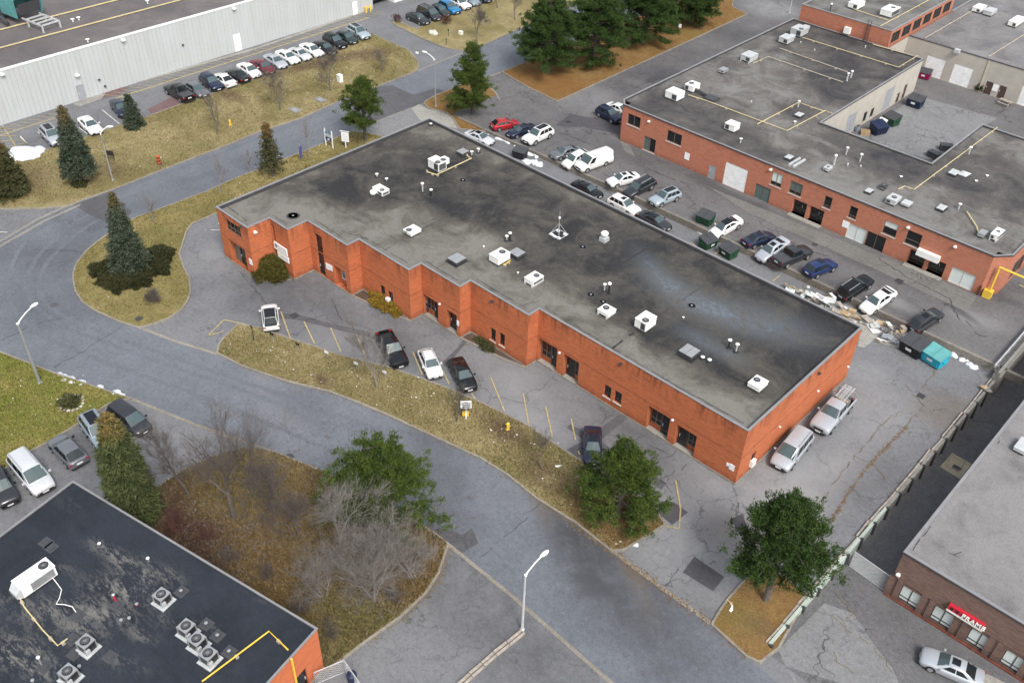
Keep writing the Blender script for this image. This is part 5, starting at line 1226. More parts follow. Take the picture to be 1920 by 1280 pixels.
hatch((856, 289), (867, 294), (879.5, 289), Z, 'grey double roof hatch beside the largest rooftop unit'); hatch((839, 490), (855.5, 499), (871, 488), Z, 'grey double roof hatch near the stepped parapet, mid front')
hatch((955, 478), (970, 487), (981, 477), Z, 'grey roof hatch directly beside a white unit'); hatch((1275, 662), (1295, 677), (1312, 665), Z, 'grey double roof hatch on the right half of the main roof', .5)
def vent(base, top, z, label, mat='pale_metal', capm='white_metal', r=.09, rc=.2, group='roof vent pipes', apron=True):
    x, y = G(*base, z); h = max(.2, min(2.6, height(*top, x, y)-z))
    t = thing('vent_pipe', (x, y, z), 0, label, 'vent pipe', group)
    g = MB(); g.lathe(0, 0, [(r, 0), (r, h*.86)], 8); g.build('pipe', mat, t, local=True)
    g = MB(); g.lathe(0, 0, [(rc*.6, h*.8), (rc, h*.86), (rc, h*.93), (rc*.5, h), (.01, h+.03)], 10); g.build('cap', capm, t, local=True, smooth=True)
    if apron: g = MB(); g.lathe(0, 0, [(r*4, 0), (r*3.6, .03), (r*1.5, .06), (r*1.1, .14)], 8); g.build('flashing', 'tar', t, local=True)
    return t
main_v = [((707, 333), (707, 325), 'vent pipe with a white cap right behind the left rooftop unit'), ((725, 340), (725, 334), 'short capped vent behind the left rooftop unit, second of the pair'), ((792.5, 361), (793, 342), 'tall white vent pipe left of a short black one, upper roof'),
          ((808.5, 369), (808.5, 354), 'black vent pipe with a white cap in a round apron, upper roof'), ((884.5, 293), (884, 283), 'vent pipe behind the grey hatch at the gas line end'), ((897, 287), (898, 278), 'gooseneck white vent by the rear parapet'),
          ((956, 451), (956, 435), 'black capped vent of the pair in mid roof, right one'), ((950, 451), (948, 441), 'white capped vent of the pair in mid roof, left one'), ((1133, 546), (1133, 531), 'white vent pipe left of the black one above the flat unit'),
          ((1141, 551), (1141, 529), 'black vent pipe with a white cap above the flat unit'), ((1365.7, 652), (1367.5, 635), 'black vent pipe with a white cap on the right half of the roof'), ((1379.5, 660), (1382, 643), 'white vent pipe right of a black one on the right half'),
          ((1317, 673), (1317, 668), 'stubby white vent next to the right roof hatch'), ((1329.6, 679), (1329.6, 673), 'second stubby white vent next to the right roof hatch'), ((971, 514), (971, 510), 'tiny white stub vent behind the unit on a stand'), ((907, 465), (907, 461), 'tiny white stub left of the unit with a hatch'), ((808, 236), (808, 231), 'small white vent in the far corner of the main roof'), ((1281, 597), (1281, 594), 'tiny white stub by the roof drain')]
for b, t, l in main_v: vent(b, t, Z, l, 'black_paint' if 'black' in l.split('left')[0][:12] or l.startswith('black') else 'pale_metal', r=.08 if 'tiny' not in l else .05, rc=.2 if 'tiny' not in l else .12, apron='tiny' not in l)
x, y = G(1132.5, 451, Z); t = thing('exhaust_fan', (x, y, Z), 0, 'white mushroom exhaust fan on a box base in the middle of the main roof', 'exhaust fan')
g = MB(); g.box(-.4, .4, -.4, .4, 0, .45); g.build('base', 'pale_metal', t, local=True); g = MB(); g.lathe(0, 0, [(.2, .45), (.2, .75)], 8); g.build('neck', 'grey_metal', t, local=True)
g = MB(); g.lathe(0, 0, [(.25, .72), (.42, .8), (.42, .98), (.25, 1.15), (.01, 1.2)], 12); g.build('hood', 'white_metal', t, local=True, smooth=True)
x, y = G(1047, 441, Z); t = thing('roof_antenna', (x, y, Z), 0, 'slim antenna mast standing on a square ballasted tray on the main roof', 'antenna')
g = MB()
for s in (-.75, .75): g.box(s-.03, s+.03, -.75, .75, .1, .16); g.box(-.75, .75, s-.03, s+.03, .1, .16)
g.build('tray', 'pale_metal', t, local=True); g = MB(); g.tube([(0, 0, 0), (0, 0, 3.1)], .035, 6); g.build('mast', 'grey_metal', t, local=True)
g = MB()
for s in ((-.7, -.7), (.7, -.7), (.7, .7), (-.7, .7)): g.tube([(s[0], s[1], .12), (0, 0, 1.5)], .02, 4)
g.build('brace', 'pale_metal', t, local=True)
for s in ((-.55, -.5), (.5, -.5), (.5, .5), (-.5, .5), (0, -.6)): g = MB(); g.box(s[0]-.2, s[0]+.2, s[1]-.1, s[1]+.1, 0, .2); g.build('ballast_block', 'white_paint', t, local=True)
g = MB(); g.lathe(0, 0, [(.12, 2.1), (.12, 2.3), (.01, 2.32)], 8); g.build('antenna_head', 'white_metal', t, local=True)
for q, l in (((1108, 552.5), 'roof drain with a black ring left of the twin vent pipes'), ((1131, 566), 'roof drain with a black ring above the flat rooftop unit'), ((1297, 573), 'roof drain in a dark ring among the pale puddle marks'), ((1092.5, 463), 'roof drain in mid roof below the mushroom fan'), ((549.5, 404.7), 'large round drain sump near the left front corner of the roof'), ((868, 338), 'roof drain ring below the gas pipe')):
    x, y = G(*q, Z); t = thing('roof_drain', (x, y, Z+.005), 0, l, 'roof drain', 'roof drains'); r = .75 if 'sump' in l else .42
    g = MB(); g.lathe(0, 0, [(r, 0), (r*.96, .03), (r*.72, .03), (r*.70, .005)], 18); g.build('ring', 'membrane', t, local=True); g = MB(); g.lathe(0, 0, [(.12, 0), (.12, .06), (.02, .09)], 8); g.build('strainer', 'grey_metal', t, local=True)
def pipe_run(px, z, label, mat='gas_pipe', r=.055, h=.22, group='gas pipes on the roofs'):
    P = [G(a, b, z) for a, b in px]; t = thing('gas_pipe', (P[0][0], P[0][1], z), 0, label, 'gas pipe', group)
    g = MB(); g.tube([(x, y, z+h) for x, y in P], r, 6); g.build('pipe', mat, t)
    L = 0
    for a, b in zip(P, P[1:]):
        d = math.hypot(b[0]-a[0], b[1]-a[1]); n = max(1, int(d/3.2))
        for i in range(n):
            k = (i+.5)/n; x, y = a[0]+(b[0]-a[0])*k, a[1]+(b[1]-a[1])*k
            g = MB(); g.box(x-.14, x+.14, y-.11, y+.11, z, z+h-.04, 'grey_wood'); g.build('support_block', 'grey_wood', t)
    return t
pipe_run([(800, 322), (803, 326), (819, 331), (822, 329), (884, 300), (876, 295), (876, 292)], Z, 'cream gas pipe running from the largest rooftop unit to the hatch', r=.06)
pipe_run([(943, 500), (950, 497), (957, 491)], Z, 'short yellow gas pipe between the white unit and the hatch', 'yellow_paint', .05)
z2 = R2
hvac((1247, 184), (1268, 193), (1283, 186), (1268, 178), z2, 'white rounded unit nearest the left parapet of the second roof', 0, grille='front')
hvac((1283, 170), (1298, 176), (1310, 169), (1298, 163), z2, 'white unit with black ductwork on the second roof', 1, grille='front', fanpos=(-.3, 0), style=0)
hvac((1362.5, 241), (1375, 251), (1389, 246), (1376, 237), z2, 'lone white box unit with a dark grille on the second roof', 0, grille='front', fanpos=(-.5, 0))
hvac((1462, 79), (1475, 86), (1488, 80), (1475, 74), z2, 'pale unit left of the cluster near the office block', 0, grille='front', mat='pale_metal', style=2)
hvac((1484, 64), (1500, 72), (1518, 66), (1500, 58), z2, 'big pale unit with a hood in the upper roof corner', 1, grille='front', mat='pale_metal', style=2)
hvac((1391, 112), (1405, 120), (1421, 113), (1405, 108), z2, 'rusty mixed unit on legs beside the left roof edge', 0, mat='pale_metal', legs=True, grille='front')
hvac((1349, 136), (1356, 141), (1363, 136), (1356, 133), z2, 'small black topped unit alone near the left parapet', 0, mat='grey_metal', grille='front')
hvac((1545, 320), (1552, 325), (1560, 320), (1552, 317), z2, 'small cube condenser beside the tall vent stack', 1, grille='front', fanpos=(0, 0), mat='pale_metal')
hvac((1661, 380), (1676, 389), (1691, 381), (1676, 377), z2, 'square condenser joined to a flat duct at the front roof edge', 1, grille='front', fanpos=(0, 0), mat='pale_metal')
hvac((1690, 384), (1702, 392), (1714, 387), (1702, 386), z2, 'flat duct section beside the square condenser', 0, grille='', mat='pale_metal')
hvac((1650, 355), (1657, 359), (1665, 355), (1657, 351), z2, 'small black condenser standing alone behind the square one', 1, grille='front side', fanpos=(0, 0), mat='dark_metal')
hvac((1859, 444), (1867, 455), (1879, 443), (1865, 441), z2, 'raised white condenser with a round fan near the chamfered corner', 1, grille='front side', fanpos=(0, .1), legs=True)
hvac((1832, 443), (1842, 449), (1855, 444), (1842, 440), z2, 'grey duct box left of the raised condenser', 0, grille='', mat='grey_metal')
for a, b, l in (((1622, 360, ), (1630, 365), 'flat white roof hatch ahead of the black condenser'), ((1472, 297), (1480, 302), 'flat pale roof hatch beside two long light bars'), ((1491, 217), (1499, 222), 'flat white hatch inside the gas pipe loop'), ((1778, 326), (1790, 332), 'flat framed hatch beside fallen panels'), ((1756, 392), (1767, 398), 'open framed skylight near the front of the second roof')):
    n = G(*b, z2); l_ = G(*a, z2); s = max(.9, n[0]-l_[0]); hatch(a, b, (b[0]+(b[0]-a[0])*1.05, b[1]-(b[1]-a[1])*.9), z2, l, .3, 'pale_metal')
for a, b, l in (((1479, 311), (1500, 298), 'left of two long white bars lying on the second roof'), ((1487, 314), (1509, 301), 'right of two long white bars lying on the second roof')):
    p, q = G(*a, z2), G(*b, z2); g = MB(); ribbon(g, [p, q], -.12, .12, z2, z2+.22); tag(g.build('roof_batten', 'pale_metal'), l, 'batten', 'bars lying on the second roof')
sv = [((1586, 290), (1587.5, 275), 'vent pipe left of the pair on the second roof'), ((1612, 303), (1613, 287), 'vent pipe right of the pair, nearer the courtyard'), ((1563, 309), (1565.6, 289), 'tall pale stack beside the small cube condenser'), ((1589, 311), (1589, 306), 'tiny white vent below the pair of pipes'),
      ((1613.5, 313), (1613.5, 310), 'white stub vent right of the tiny vent'), ((1689, 333), (1689, 330), 'white stub vent alone behind the black condenser'), ((1850, 332), (1850, 328), 'far white stub vent beside the fallen panels'), ((1830, 341), (1830, 338), 'near white stub vent beside the fallen panels'),
      ((1797, 392), (1797, 380), 'pale vent pipe right of the open skylight'), ((1496, 201), (1497.5, 188), 'white capped vent at the top of the pipe loop'), ((1489.7, 233), (1489.7, 227), 'white stub inside the gas pipe loop'), ((1587.5, 152), (1589, 136), 'left one of two tall silver vents at the wing'), ((1595, 146), (1597.5, 132), 'right one of two tall silver vents at the wing'),
      ((1816, 289), (1819, 274), 'silver vent touching the long gas pipe'), ((1408.5, 192), (1408.5, 190), 'tiny white dot vent on the left wing'), ((1388, 268), (1390, 259), 'dark and white pipe below the lone box unit'), ((1501, 81), (1501, 78), 'tiny white vent below the big pale unit'), ((1622, 90), (1622, 86), 'tiny white vent by the office block wall'),
      ((1527, 95), (1527, 93), 'tiny white vent between the gas pipes')]
for b, t, l in sv: vent(b, t, z2, l, 'pale_metal', 'white_metal', .09 if 'tall' not in l else .13, .2 if 'tiny' not in l else .1, apron=False)
pipe_run([(1290, 181), (1325, 192), (1400, 220), (1475, 248), (1547, 210), (1560, 216)], z2, 'long cream gas pipe bent round the vent on the second roof')
pipe_run([(1419, 236), (1497, 195), (1545, 212)], z2, 'gas pipe loop rising to the capped vent')
pipe_run([(1411, 122), (1440, 109), (1580, 157)], z2, 'gas pipe from the rusty unit toward the wing wall', 'tan_pipe'); pipe_run([(1461, 93), (1589, 138)], z2, 'reddish gas pipe ending at the two silver vents', 'tan_pipe')
pipe_run([(1504, 73), (1684, 129), (1720, 107)], z2, 'gas pipe from the big pale unit to the wing corner'); pipe_run([(1636, 86), (1710, 107)], z2, 'yellow gas pipe along the office block wall', 'gas_pipe')
pipe_run([(1683, 358), (1695, 352), (1713, 358), (1869, 242)], z2, 'long yellow gas pipe running up to the east courtyard corner', 'gas_pipe')
pipe_run([(1771, 401), (1790, 452), (1797, 456)][:0] or [(1812, 400), (1830, 428), (1833, 437)], z2, 'bent cream pipe leading to the grey duct box', 'gas_pipe', .08)
z3 = 5.75
pipe_run([(1734, 74), (1825, 21)], z3, 'long thin gas pipe on the pale block roof, left one', 'tan_pipe'); pipe_run([(1853, 109), (1925, 64)], z3, 'long thin gas pipe on the pale block roof, right one', 'tan_pipe')
hvac((1824, 21), (1836, 27), (1848, 20), (1836, 17), z3, 'dark and white unit at the end of the thin gas pipe', 0, grille='front'); hvac((1846, 26), (1857, 33), (1869, 27), (1857, 23), z3, 'pale box unit beside the dark and white one', 0, grille='', mat='pale_metal')
hvac((1892, 47), (1903, 54), (1922, 44), (1903, 43), z3, 'white unit with a dark front at the top right corner', 0, grille='front')
z4 = TZ-.1
hvac((1592, 14), (1606, 21), (1620, 14), (1606, 9), z4, 'white unit on the office block roof, left one', 0, grille='front'); hvac((1656, 26), (1669, 36), (1684, 27), (1669, 22), z4, 'taller white unit on the office block roof, right one', 1, grille='side', fanpos=(.2, .3))
vent((1556, 22), (1558, 6), z4, 'thin black stack on the office block roof', 'dark_metal', apron=False)
pipe_run([(1650, 52), (1750, -2)], z4, 'yellow gas pipe crossing the office block roof', 'gas_pipe'); pipe_run([(1600, 20), (1668, 42)], z4, 'short gas pipe between the office block units', 'gas_pipe')
# dropped duct panels
for i, (q, l) in enumerate((((1806, 328), 'crumpled metal sheet lying beside the framed hatch'),)):
    x, y = G(*q, z2); g = MB(); g.add([(-.7, -.4, .05), (.5, -.5, .1), (.8, .4, .35), (-.4, .5, .3), (-.1, 0, .5)], [(0, 1, 4), (1, 2, 4), (2, 3, 4), (3, 0, 4)]); g.box(-1.1, -.3, -.2, .3, 0, .12); o = g.build('metal_sheet', 'pale_metal'); o.location = (x, y, z2); tag(o, l, 'metal sheet')
x, y = G(1322, 182, z2); t = thing('roof_duct', (x, y, z2), 0, 'black flexible duct and dark hatch beside the white unit', 'duct')
g = MB(); g.tube([(-2.2, .3, .4), (-1.3, .1, .45), (-.4, 0, .4), (.2, -.1, .35)], .22, 8); g.build('duct', 'dark_metal', t, local=True); g = MB(); g.box(.2, 1.9, -.8, .8, 0, .3); g.build('hatch_lid', 'dark_metal', t, local=True)

# black roof of the lower left building
zb_ = BT-.05
def condenser(px, top, label):
    x, y = G(*px, zb_); t = thing('condenser', (x, y, zb_), ang, label, 'condenser', 'square condensers on the black roof')
    g = MB(); g.box(-.62, .62, -.62, .62, 0, .08); g.build('pad', 'pale_metal', t, local=True)
    g = MB()
    for s in ((-1, -1), (1, -1), (1, 1), (-1, 1)): g.box(s[0]*.42-.04, s[0]*.42+.04, s[1]*.42-.04, s[1]*.42+.04, .08, .85)
    g.build('post', 'grey_metal', t, local=True); g = MB(); g.box(-.40, .40, -.40, .40, .1, .84); g.build('coil', 'black_paint', t, local=True)
    g = MB(); g.lathe(0, 0, [(.47, .84), (.47, .92), (.40, .92), (.38, .87), (.36, .87)], 4); 
    g = MB(); g.box(-.46, .46, -.46, .46, .85, .93); g.build('lid', 'grey_metal', t, local=True); fan(t, 0, 0, .93, .34)
    g = MB(); g.box(.3, .55, -.45, -.15, .1, .6); g.build('service_box', 'pale_metal', t, local=True)
    return t
for q, l in (((307, 1128), 'square condenser farthest right of the scattered ones, by the pale stain'), ((353, 1187), 'uppermost of three condensers in a row'), ((373, 1211), 'middle one of three condensers in a row'), ((394, 1238), 'lowest of three condensers in a row'), ((166, 1216), 'condenser near the end of the yellow pipe'), ((133, 1272), 'condenser at the bottom edge of the picture')):
    condenser(q, None, l)
def lbox(px, sx, sy, h, name, label, cat, mat):
    x, y = G(*px, zb_); t = thing(name, (x, y, zb_), ang, label, cat); g = MB(); g.box(-sx/2, sx/2, -sy/2, sy/2, .12, h); g.build('cabinet', mat, t, local=True); return t
x, y = G(72, 1094, zb_); t = thing('air_unit', (x, y, zb_), ang+R(84), 'long white rooftop unit with a round fan on the black roof', 'air unit')
g = MB(); g.box(-1.5, 1.5, -.55, .75, .15, 1.15); g.build('cabinet', 'white_metal', t, local=True); g = MB(); g.box(-1.55, 1.55, -.6, .8, 1.15, 1.22); g.build('lid', 'white_metal', t, local=True)
g = MB(); g.box(-.7, 1.3, -.6, -.55, .3, 1.05); g.build('access_panel', 'grey_metal', t, local=True); t.scale = (.86, .86, .95); g = MB(); g.add([(-1.5, -.55, .15), (-1.5, .75, .15), (-1.5, .75, 1.15), (-1.5, -.55, 1.15), (-2.0, -.45, .35), (-2.0, .55, .35), (-2.0, .55, .75), (-2.0, -.45, .75)], [(0, 1, 5, 4), (1, 2, 6, 5), (2, 3, 7, 6), (3, 0, 4, 7), (4, 5, 6, 7)]); g.build('intake_hood', 'pale_metal', t, local=True)
g = MB(); g.box(-1.4, 1.4, -.5, .7, 0, .15); g.build('curb_base', 'black_paint', t, local=True); fan(t, .95, .15, 1.22, .42)
pipe_run([(38, 1122), (47, 1140), (82, 1184), (110, 1213), (128, 1200)], zb_, 'yellow gas pipe with a bend on the black roof beside the long unit', 'gas_pipe', .05)
x0, y0 = G(100, 1098, zb_); t = thing('conduit', (x0, y0, zb_), 0, 'thin white looping conduit beside the long white unit', 'conduit')
g = MB(); g.tube([(*G(a, b, zb_), zb_+.08) for a, b in ((98, 1082), (108, 1095), (116, 1106), (112, 1122), (106, 1133), (122, 1134), (136, 1138), (143, 1148))], .035, 5); g.build('pipe', 'white_metal', t)
pipe_run([(440-60, 1280), (505, 1186), (541, 1221)], zb_, 'bright yellow gas pipe crossing the corner of the black roof', 'yellow_paint', .06)
g = MB(); a = Wr.px(541, 1221); wbox(g, Wr, Wr.px(541, 1221)[0]-.06, Wr.px(541, 1221)[0]+.06, .8, BT+.15, -.2, -.08); tag(g.build('gas_riser', 'yellow_paint'), 'yellow gas riser pipe going down the bright orange wall', 'gas pipe')
for b, tp, l in (((279, 1052), (279, 1044), 'black vent with a white cap at the edge of the pale stain'), ((217, 1126), (213, 1112), 'red banded vent pipe in a square of membrane'), ((257, 1134), (257, 1131), 'small grey stub vent right of the red banded pipe'), ((228, 1164), (228, 1161), 'left one of two silver stub vents'), ((243, 1160), (243, 1157), 'right one of two silver stub vents'),
                 ((187, 1021), (187, 1017), 'white stub vent at the top of the black roof'), ((78, 1245), (74, 1228), 'white pipe on a square of membrane lower left'), ((340, 1109), (340, 1105), 'stub vent beside the right condenser'), ((387, 1170), (387, 1166), 'stub vent right of the uppermost condenser'), ((408, 1192), (408, 1189), 'stub vent right of the middle condenser'), ((430, 1222), (430, 1218), 'stub vent right of the lowest condenser'), ((62, 1277), (62, 1273), 'stub vent at the lower left edge'), ((150, 1258-7), (150, 1246), 'stub vent between the two lower condensers')):
    vent(b, tp, zb_, l, 'red_paint' if 'red' in l else 'grey_metal', 'white_metal' if 'white' in l else 'grey_metal', .07, .13, apron=False)
PL = {(86, 1017): 'upper one of two touching membrane patches above the long unit', (96, 1026): 'lower one of two touching membrane patches above the long unit', (219, 1135): 'membrane patch under the red banded vent', (206, 1231): 'lone membrane patch near the bottom middle of the black roof', (146, 1154): 'membrane patch at the end of the white conduit', (340, 1109): 'membrane patch right of the scattered condenser', (387, 1170): 'membrane patch right of the uppermost condenser', (408, 1192): 'membrane patch right of the middle condenser', (430, 1222): 'membrane patch right of the lowest condenser', (140, 1226): 'membrane patch left of the condenser at the yellow pipe', (84, 1250): 'membrane patch under the white pipe, lower left', (135, 1198): 'membrane patch at the end of the yellow pipe'}
for q in ((86, 1017), (96, 1026), (219, 1135), (206, 1231), (146, 1154), (340, 1109), (387, 1170), (408, 1192), (430, 1222), (140, 1226), (84, 1250), (135, 1198)):
    x, y = G(*q, zb_); g = MB(); g.box(-.42, .42, -.42, .42, 0, .03); g.box(-.2, .2, -.2, .2, .03, .09); o = g.build('membrane_patch', 'black_lid'); o.location = (x, y, zb_); o.rotation_euler = (0, 0, ang); tag(o, PL[q], 'roof patch', 'membrane patches on the black roof')
hvac((1900, 842), (1918, 856), (1935, 838), (1918, 846), FT-.1, 'white unit at the right picture edge on the grey shop roof', 0, grille='', mat='pale_metal')
# teal dust hood on a steel frame on the warehouse roof
x, y = G(52, 38, 7.3); t = thing('dust_collector', (x, y, 7.25), R(8), 'teal sheet metal hopper on a pale steel frame on the warehouse roof', 'dust collector')
g = MB(); g.add([(-3, -2, 1.0), (1.2, -2, 1.0), (1.2, 2, 1.0), (-3, 2, 1.0), (-3, -2.3, 4.4), (1.8, -2.3, 4.0), (1.8, 2.3, 4.0), (-3, 2.3, 4.4)], [(4, 5, 6, 7), (0, 1, 5, 4), (2, 3, 7, 6), (3, 0, 4, 7)]); g.build('hood', 'teal_steel', t, local=True)
g = MB(); g.face([(1.33, -1.6, 1.5), (1.33, 1.6, 1.5), (1.66, 1.8, 3.2), (1.66, -1.8, 3.2)], None, (1, 0, 0)); g.build('opening', 'dark_metal', t, local=True)
for k in range(5): g = MB(); g.box(-2.8, 1.9, -2.1+k*.95, -1.9+k*.95, 4.1, 4.5); g.build('rib', 'teal_steel', t, local=True)
g = MB()
for s in (-1.4, 1.4): g.box(1.2, 6.2, s-.1, s+.1, .9, 1.1); g.box(6.0, 6.2, s-.1, s+.1, 0, .9); g.box(2.4, 2.6, s-.1, s+.1, 0, .9)
for k in range(4): g.box(2+k*1.3, 2.18+k*1.3, -1.4, 1.4, .9, 1.1)
g.build('steel_frame', 'pale_metal', t, local=True); g = MB(); g.box(-6, -3, -2.6, -.4, .3, 2.2); g.tube([(-5, -2.2, 1), (-3.2, -3.4, 1.2), (-1, -3.2, 1.0), (.6, -3.4, .6)], .28, 8); g.build('blower', 'dark_metal', t, local=True)
for q, l in (((137, 38), 'white roof vent below the small branch pipe'), ((148, 35), 'white vent at the end of the branch pipe'), ((277, 4), 'far white vent on the warehouse roof'), ((165, 76), 'white vent near the warehouse roof edge')): vent((q[0], q[1]+3), (q[0], q[1]-3), 7.25, l, 'white_metal', 'white_metal', .12, .3, apron=False)

# ================================================================== VEHICLES (x forward)
CT = {
 'sedan': dict(L=4.75, w=.91, wr_=.60, wb_=.80, zb=.95, zr=1.43, cab=(-1.80, -.80, .32, 1.12), wheel=(.335, 1.40, -1.38),
   sec=[(-2.37, .74, .38, .80, .87), (-2.27, .85, .25, .93, 1.0), (-1.8, .90, .2, .95, 1.05), (-1.2, .91, .2, .95, 1.04), (0, .91, .2, .92, .97), (1.0, .91, .2, .91, .98), (1.7, .89, .2, .84, .91), (2.15, .85, .24, .73, .80), (2.30, .76, .3, .64, .71), (2.37, .62, .36, .55, .60)]),
 'suv': dict(L=4.7, w=.94, wr_=.68, wb_=.85, zb=1.04, zr=1.66, cab=(-2.25, -1.75, .22, 1.0), wheel=(.37, 1.38, -1.35),
   sec=[(-2.35, .80, .42, .95, 1.0), (-2.27, .89, .30, 1.03, 1.06), (-1.2, .94, .26, 1.04, 1.07), (0, .94, .26, 1.02, 1.05), (.95, .94, .26, 1.0, 1.05), (1.7, .92, .26, .96, 1.03), (2.15, .88, .28, .86, .94), (2.30, .80, .34, .76, .83), (2.35, .68, .40, .62, .70)]),
 'hatch': dict(L=4.3, w=.89, wr_=.62, wb_=.80, zb=.97, zr=1.48, cab=(-2.0, -1.25, .28, 1.08), wheel=(.33, 1.28, -1.28),
   sec=[(-2.15, .74, .40, .86, .93), (-2.06, .84, .26, .96, 1.0), (-1.1, .89, .2, .96, 1.0), (0, .89, .2, .93, .97), (.95, .89, .2, .92, .98), (1.55, .88, .2, .86, .92), (1.95, .84, .24, .75, .82), (2.09, .76, .3, .66, .73), (2.15, .62, .36, .55, .60)]),
 'minivan': dict(L=5.1, w=.98, wr_=.74, wb_=.90, zb=1.02, zr=1.74, cab=(-2.48, -2.15, .62, 1.62), wheel=(.35, 1.52, -1.48),
   sec=[(-2.55, .84, .42, .95, .99), (-2.46, .94, .28, 1.02, 1.05), (-1.2, .98, .23, 1.03, 1.06), (.4, .98, .23, 1.0, 1.04), (1.4, .97, .23, .98, 1.05), (2.0, .94, .23, .88, .95), (2.35, .88, .26, .76, .83), (2.49, .80, .32, .66, .73), (2.55, .66, .38, .55, .61)]),
 'pickup': dict(L=5.75, w=1.0, wr_=.72, wb_=.88, zb=1.14, zr=1.86, cab=(-.95, -.72, .48, 1.12), wheel=(.40, 1.80, -1.78),
   sec=[(-2.87, .92, .5, 1.10, 1.13), (-2.80, .98, .42, 1.15, 1.16), (-2.76, .98, .42, 1.15, .72, .87), (-1.06, .99, .38, 1.15, .72, .87), (-1.02, .99, .38, 1.15, 1.15), (0, 1.0, .36, 1.13, 1.15), (1.05, 1.0, .36, 1.12, 1.17), (1.9, .99, .36, 1.08, 1.16), (2.55, .97, .38, 1.0, 1.10), (2.78, .92, .42, .92, 1.0), (2.87, .84, .46, .78, .82)]),
 'van': dict(L=5.8, w=1.0, wr_=.86, wb_=.97, zb=1.15, zr=2.12, cab=(-2.86, -2.78, 1.0, 1.85), wheel=(.37, 1.95, -1.50),
   sec=[(-2.9, .96, .42, 1.15, 1.15), (-2.85, 1.0, .34, 1.18, 1.18), (-1.2, 1.0, .30, 1.18, 1.18), (1.2, 1.0, .30, 1.15, 1.17), (1.9, .99, .30, 1.08, 1.16), (2.5, .96, .32, .98, 1.06), (2.80, .90, .36, .85, .92), (2.9, .80, .42, .68, .74)]),
}
PROTO = {}
def car_proto(kind, opt):
    c = CT[kind]; root = empty('x', (0, 0, 0)); L, w = c['L'], c['w']; wb, wr, zb, zr = c['wb_'], c['wr_'], c['zb'], c['zr']; rb, rr_, rf, ws = c['cab']
    g = MB(); secs = []
    for s in c['sec']:
        x, hw, zl, ze, zc = s[:5]; ir = s[5] if len(s) > 5 else .6
        ic = .02 if len(s) == 5 else 0
        secs.append([(x, y, z) for y, z in ((-hw*.9, zl), (-hw, zl+.2), (-hw, ze-.2), (-hw*.965, ze-.05), (-hw*.9, ze), (-hw*ir, zc), (0, zc+ic), (hw*ir, zc), (hw*.9, ze), (hw*.965, ze-.05), (hw, ze-.2), (hw, zl+.2), (hw*.9, zl))])
    n = len(secs[0]); V = [p for s in secs for p in s]; F = [(i*n+k, (i+1)*n+k, (i+1)*n+k+1, i*n+k+1) for i in range(len(secs)-1) for k in range(n-1)]
    F.append(tuple(range(n))); F.append(tuple(range((len(secs)-1)*n, len(secs)*n))[::-1]); g.add(V, F, None)
    zb0 = zb-.06
    def csec(x, z, wl, wu, top):
        if top: return [(x, -wl, zb0), (x, -wu, zr-.06), (x, -wu*.86, zr-.01), (x, 0, zr+.02), (x, wu*.86, zr-.01), (x, wu, zr-.06), (x, wl, zb0)]
        return [(x, -wl, zb0), (x, -wl*.96, z), (x, -wl*.7, z+.01), (x, 0, z+.02), (x, wl*.7, z+.01), (x, wl*.96, z), (x, wl, zb0)]
    S_ = [csec(rb, zb, wb*.93, 0, False), csec(rr_, 0, wb, wr*.97, True), csec((rr_+rf)/2, 0, wb, wr*1.01, True), csec(rf, 0, wb, wr*.97, True), csec(ws, zb, wb*.95, 0, False)]
    n = 7; V = [p for s in S_ for p in s]; F = [(i*n+k, (i+1)*n+k, (i+1)*n+k+1, i*n+k+1) for i in range(4) for k in range(6)]
    g.add(V, F, None)
    def build(nm, g_, mat, par=root, smooth=False): return g_.build(nm, mat, par, local=True, smooth=smooth)
    body = build('body', g, 'paint_white', smooth=True)
    body.material_slots[0].link = 'OBJECT'; body.material_slots[0].material = MATS['paint_white']
    # glass, laid on the hull
    def glass_strip(nm, A, B, t0, t1, off, mat):
        g = MB(); pa = []; pb = []
        for j in range(1, 6):
            a, b = np.array(A[j]), np.array(B[j]); pa.append(a+(b-a)*t0); pb.append(a+(b-a)*t1)
        d = np.array(off); s = .95
        pa = [p*np.array((1, s, 1))+d for p in pa]; pb = [p*np.array((1, s, 1))+d for p in pb]
        for j in range(4): g.face([pa[j], pa[j+1], pb[j+1], pb[j]], None, off)
        return build(nm, g, mat)
    glass_strip('windscreen', S_[4], S_[3], .05, .95, (.012, 0, .022), 'screen_glass')
    if kind == 'van': pass
    elif kind == 'pickup': glass_strip('rear_window', S_[0], S_[1], .25, .85, (-.02, 0, .01), 'car_glass')
    else: glass_strip('rear_window', S_[0], S_[1], .08, .93, (-.012, 0, .022), 'car_glass')
    if 'glassroof' in opt: glass_strip('glass_roof', S_[1], S_[3], -.03, 1.03, (0, 0, .035), 'roof_glass')
    if 'panoroof' in opt:
        g = MB(); g.box(rr_+.15, rf-.1, -wr*.62, wr*.62, zr+.015, zr+.04); build('sunroof', g, 'roof_glass')
    if 'sunroof' in opt:
        g = MB(); g.box(rf-.75, rf-.12, -wr*.55, wr*.55, zr+.015, zr+.035); build('sunroof', g, 'roof_glass')
    if 'rails' in opt:
        for s in (-1, 1):
            g = MB(); g.box(rr_+.1, rf-.15, s*wr*.86-.03, s*wr*.86+.03, zr+.0, zr+.07); build('roof_rail', g, 'grey_metal')
    def side(x, t, s): 
        return (x, s*(wb+(wr-wb)*t+.015), zb0+(zr-.06-zb0)*t)
    def xr(t): return rb+.04+(rr_-rb)*t
    def xf(t): return ws-.06+(rf-ws)*t
    spans = []
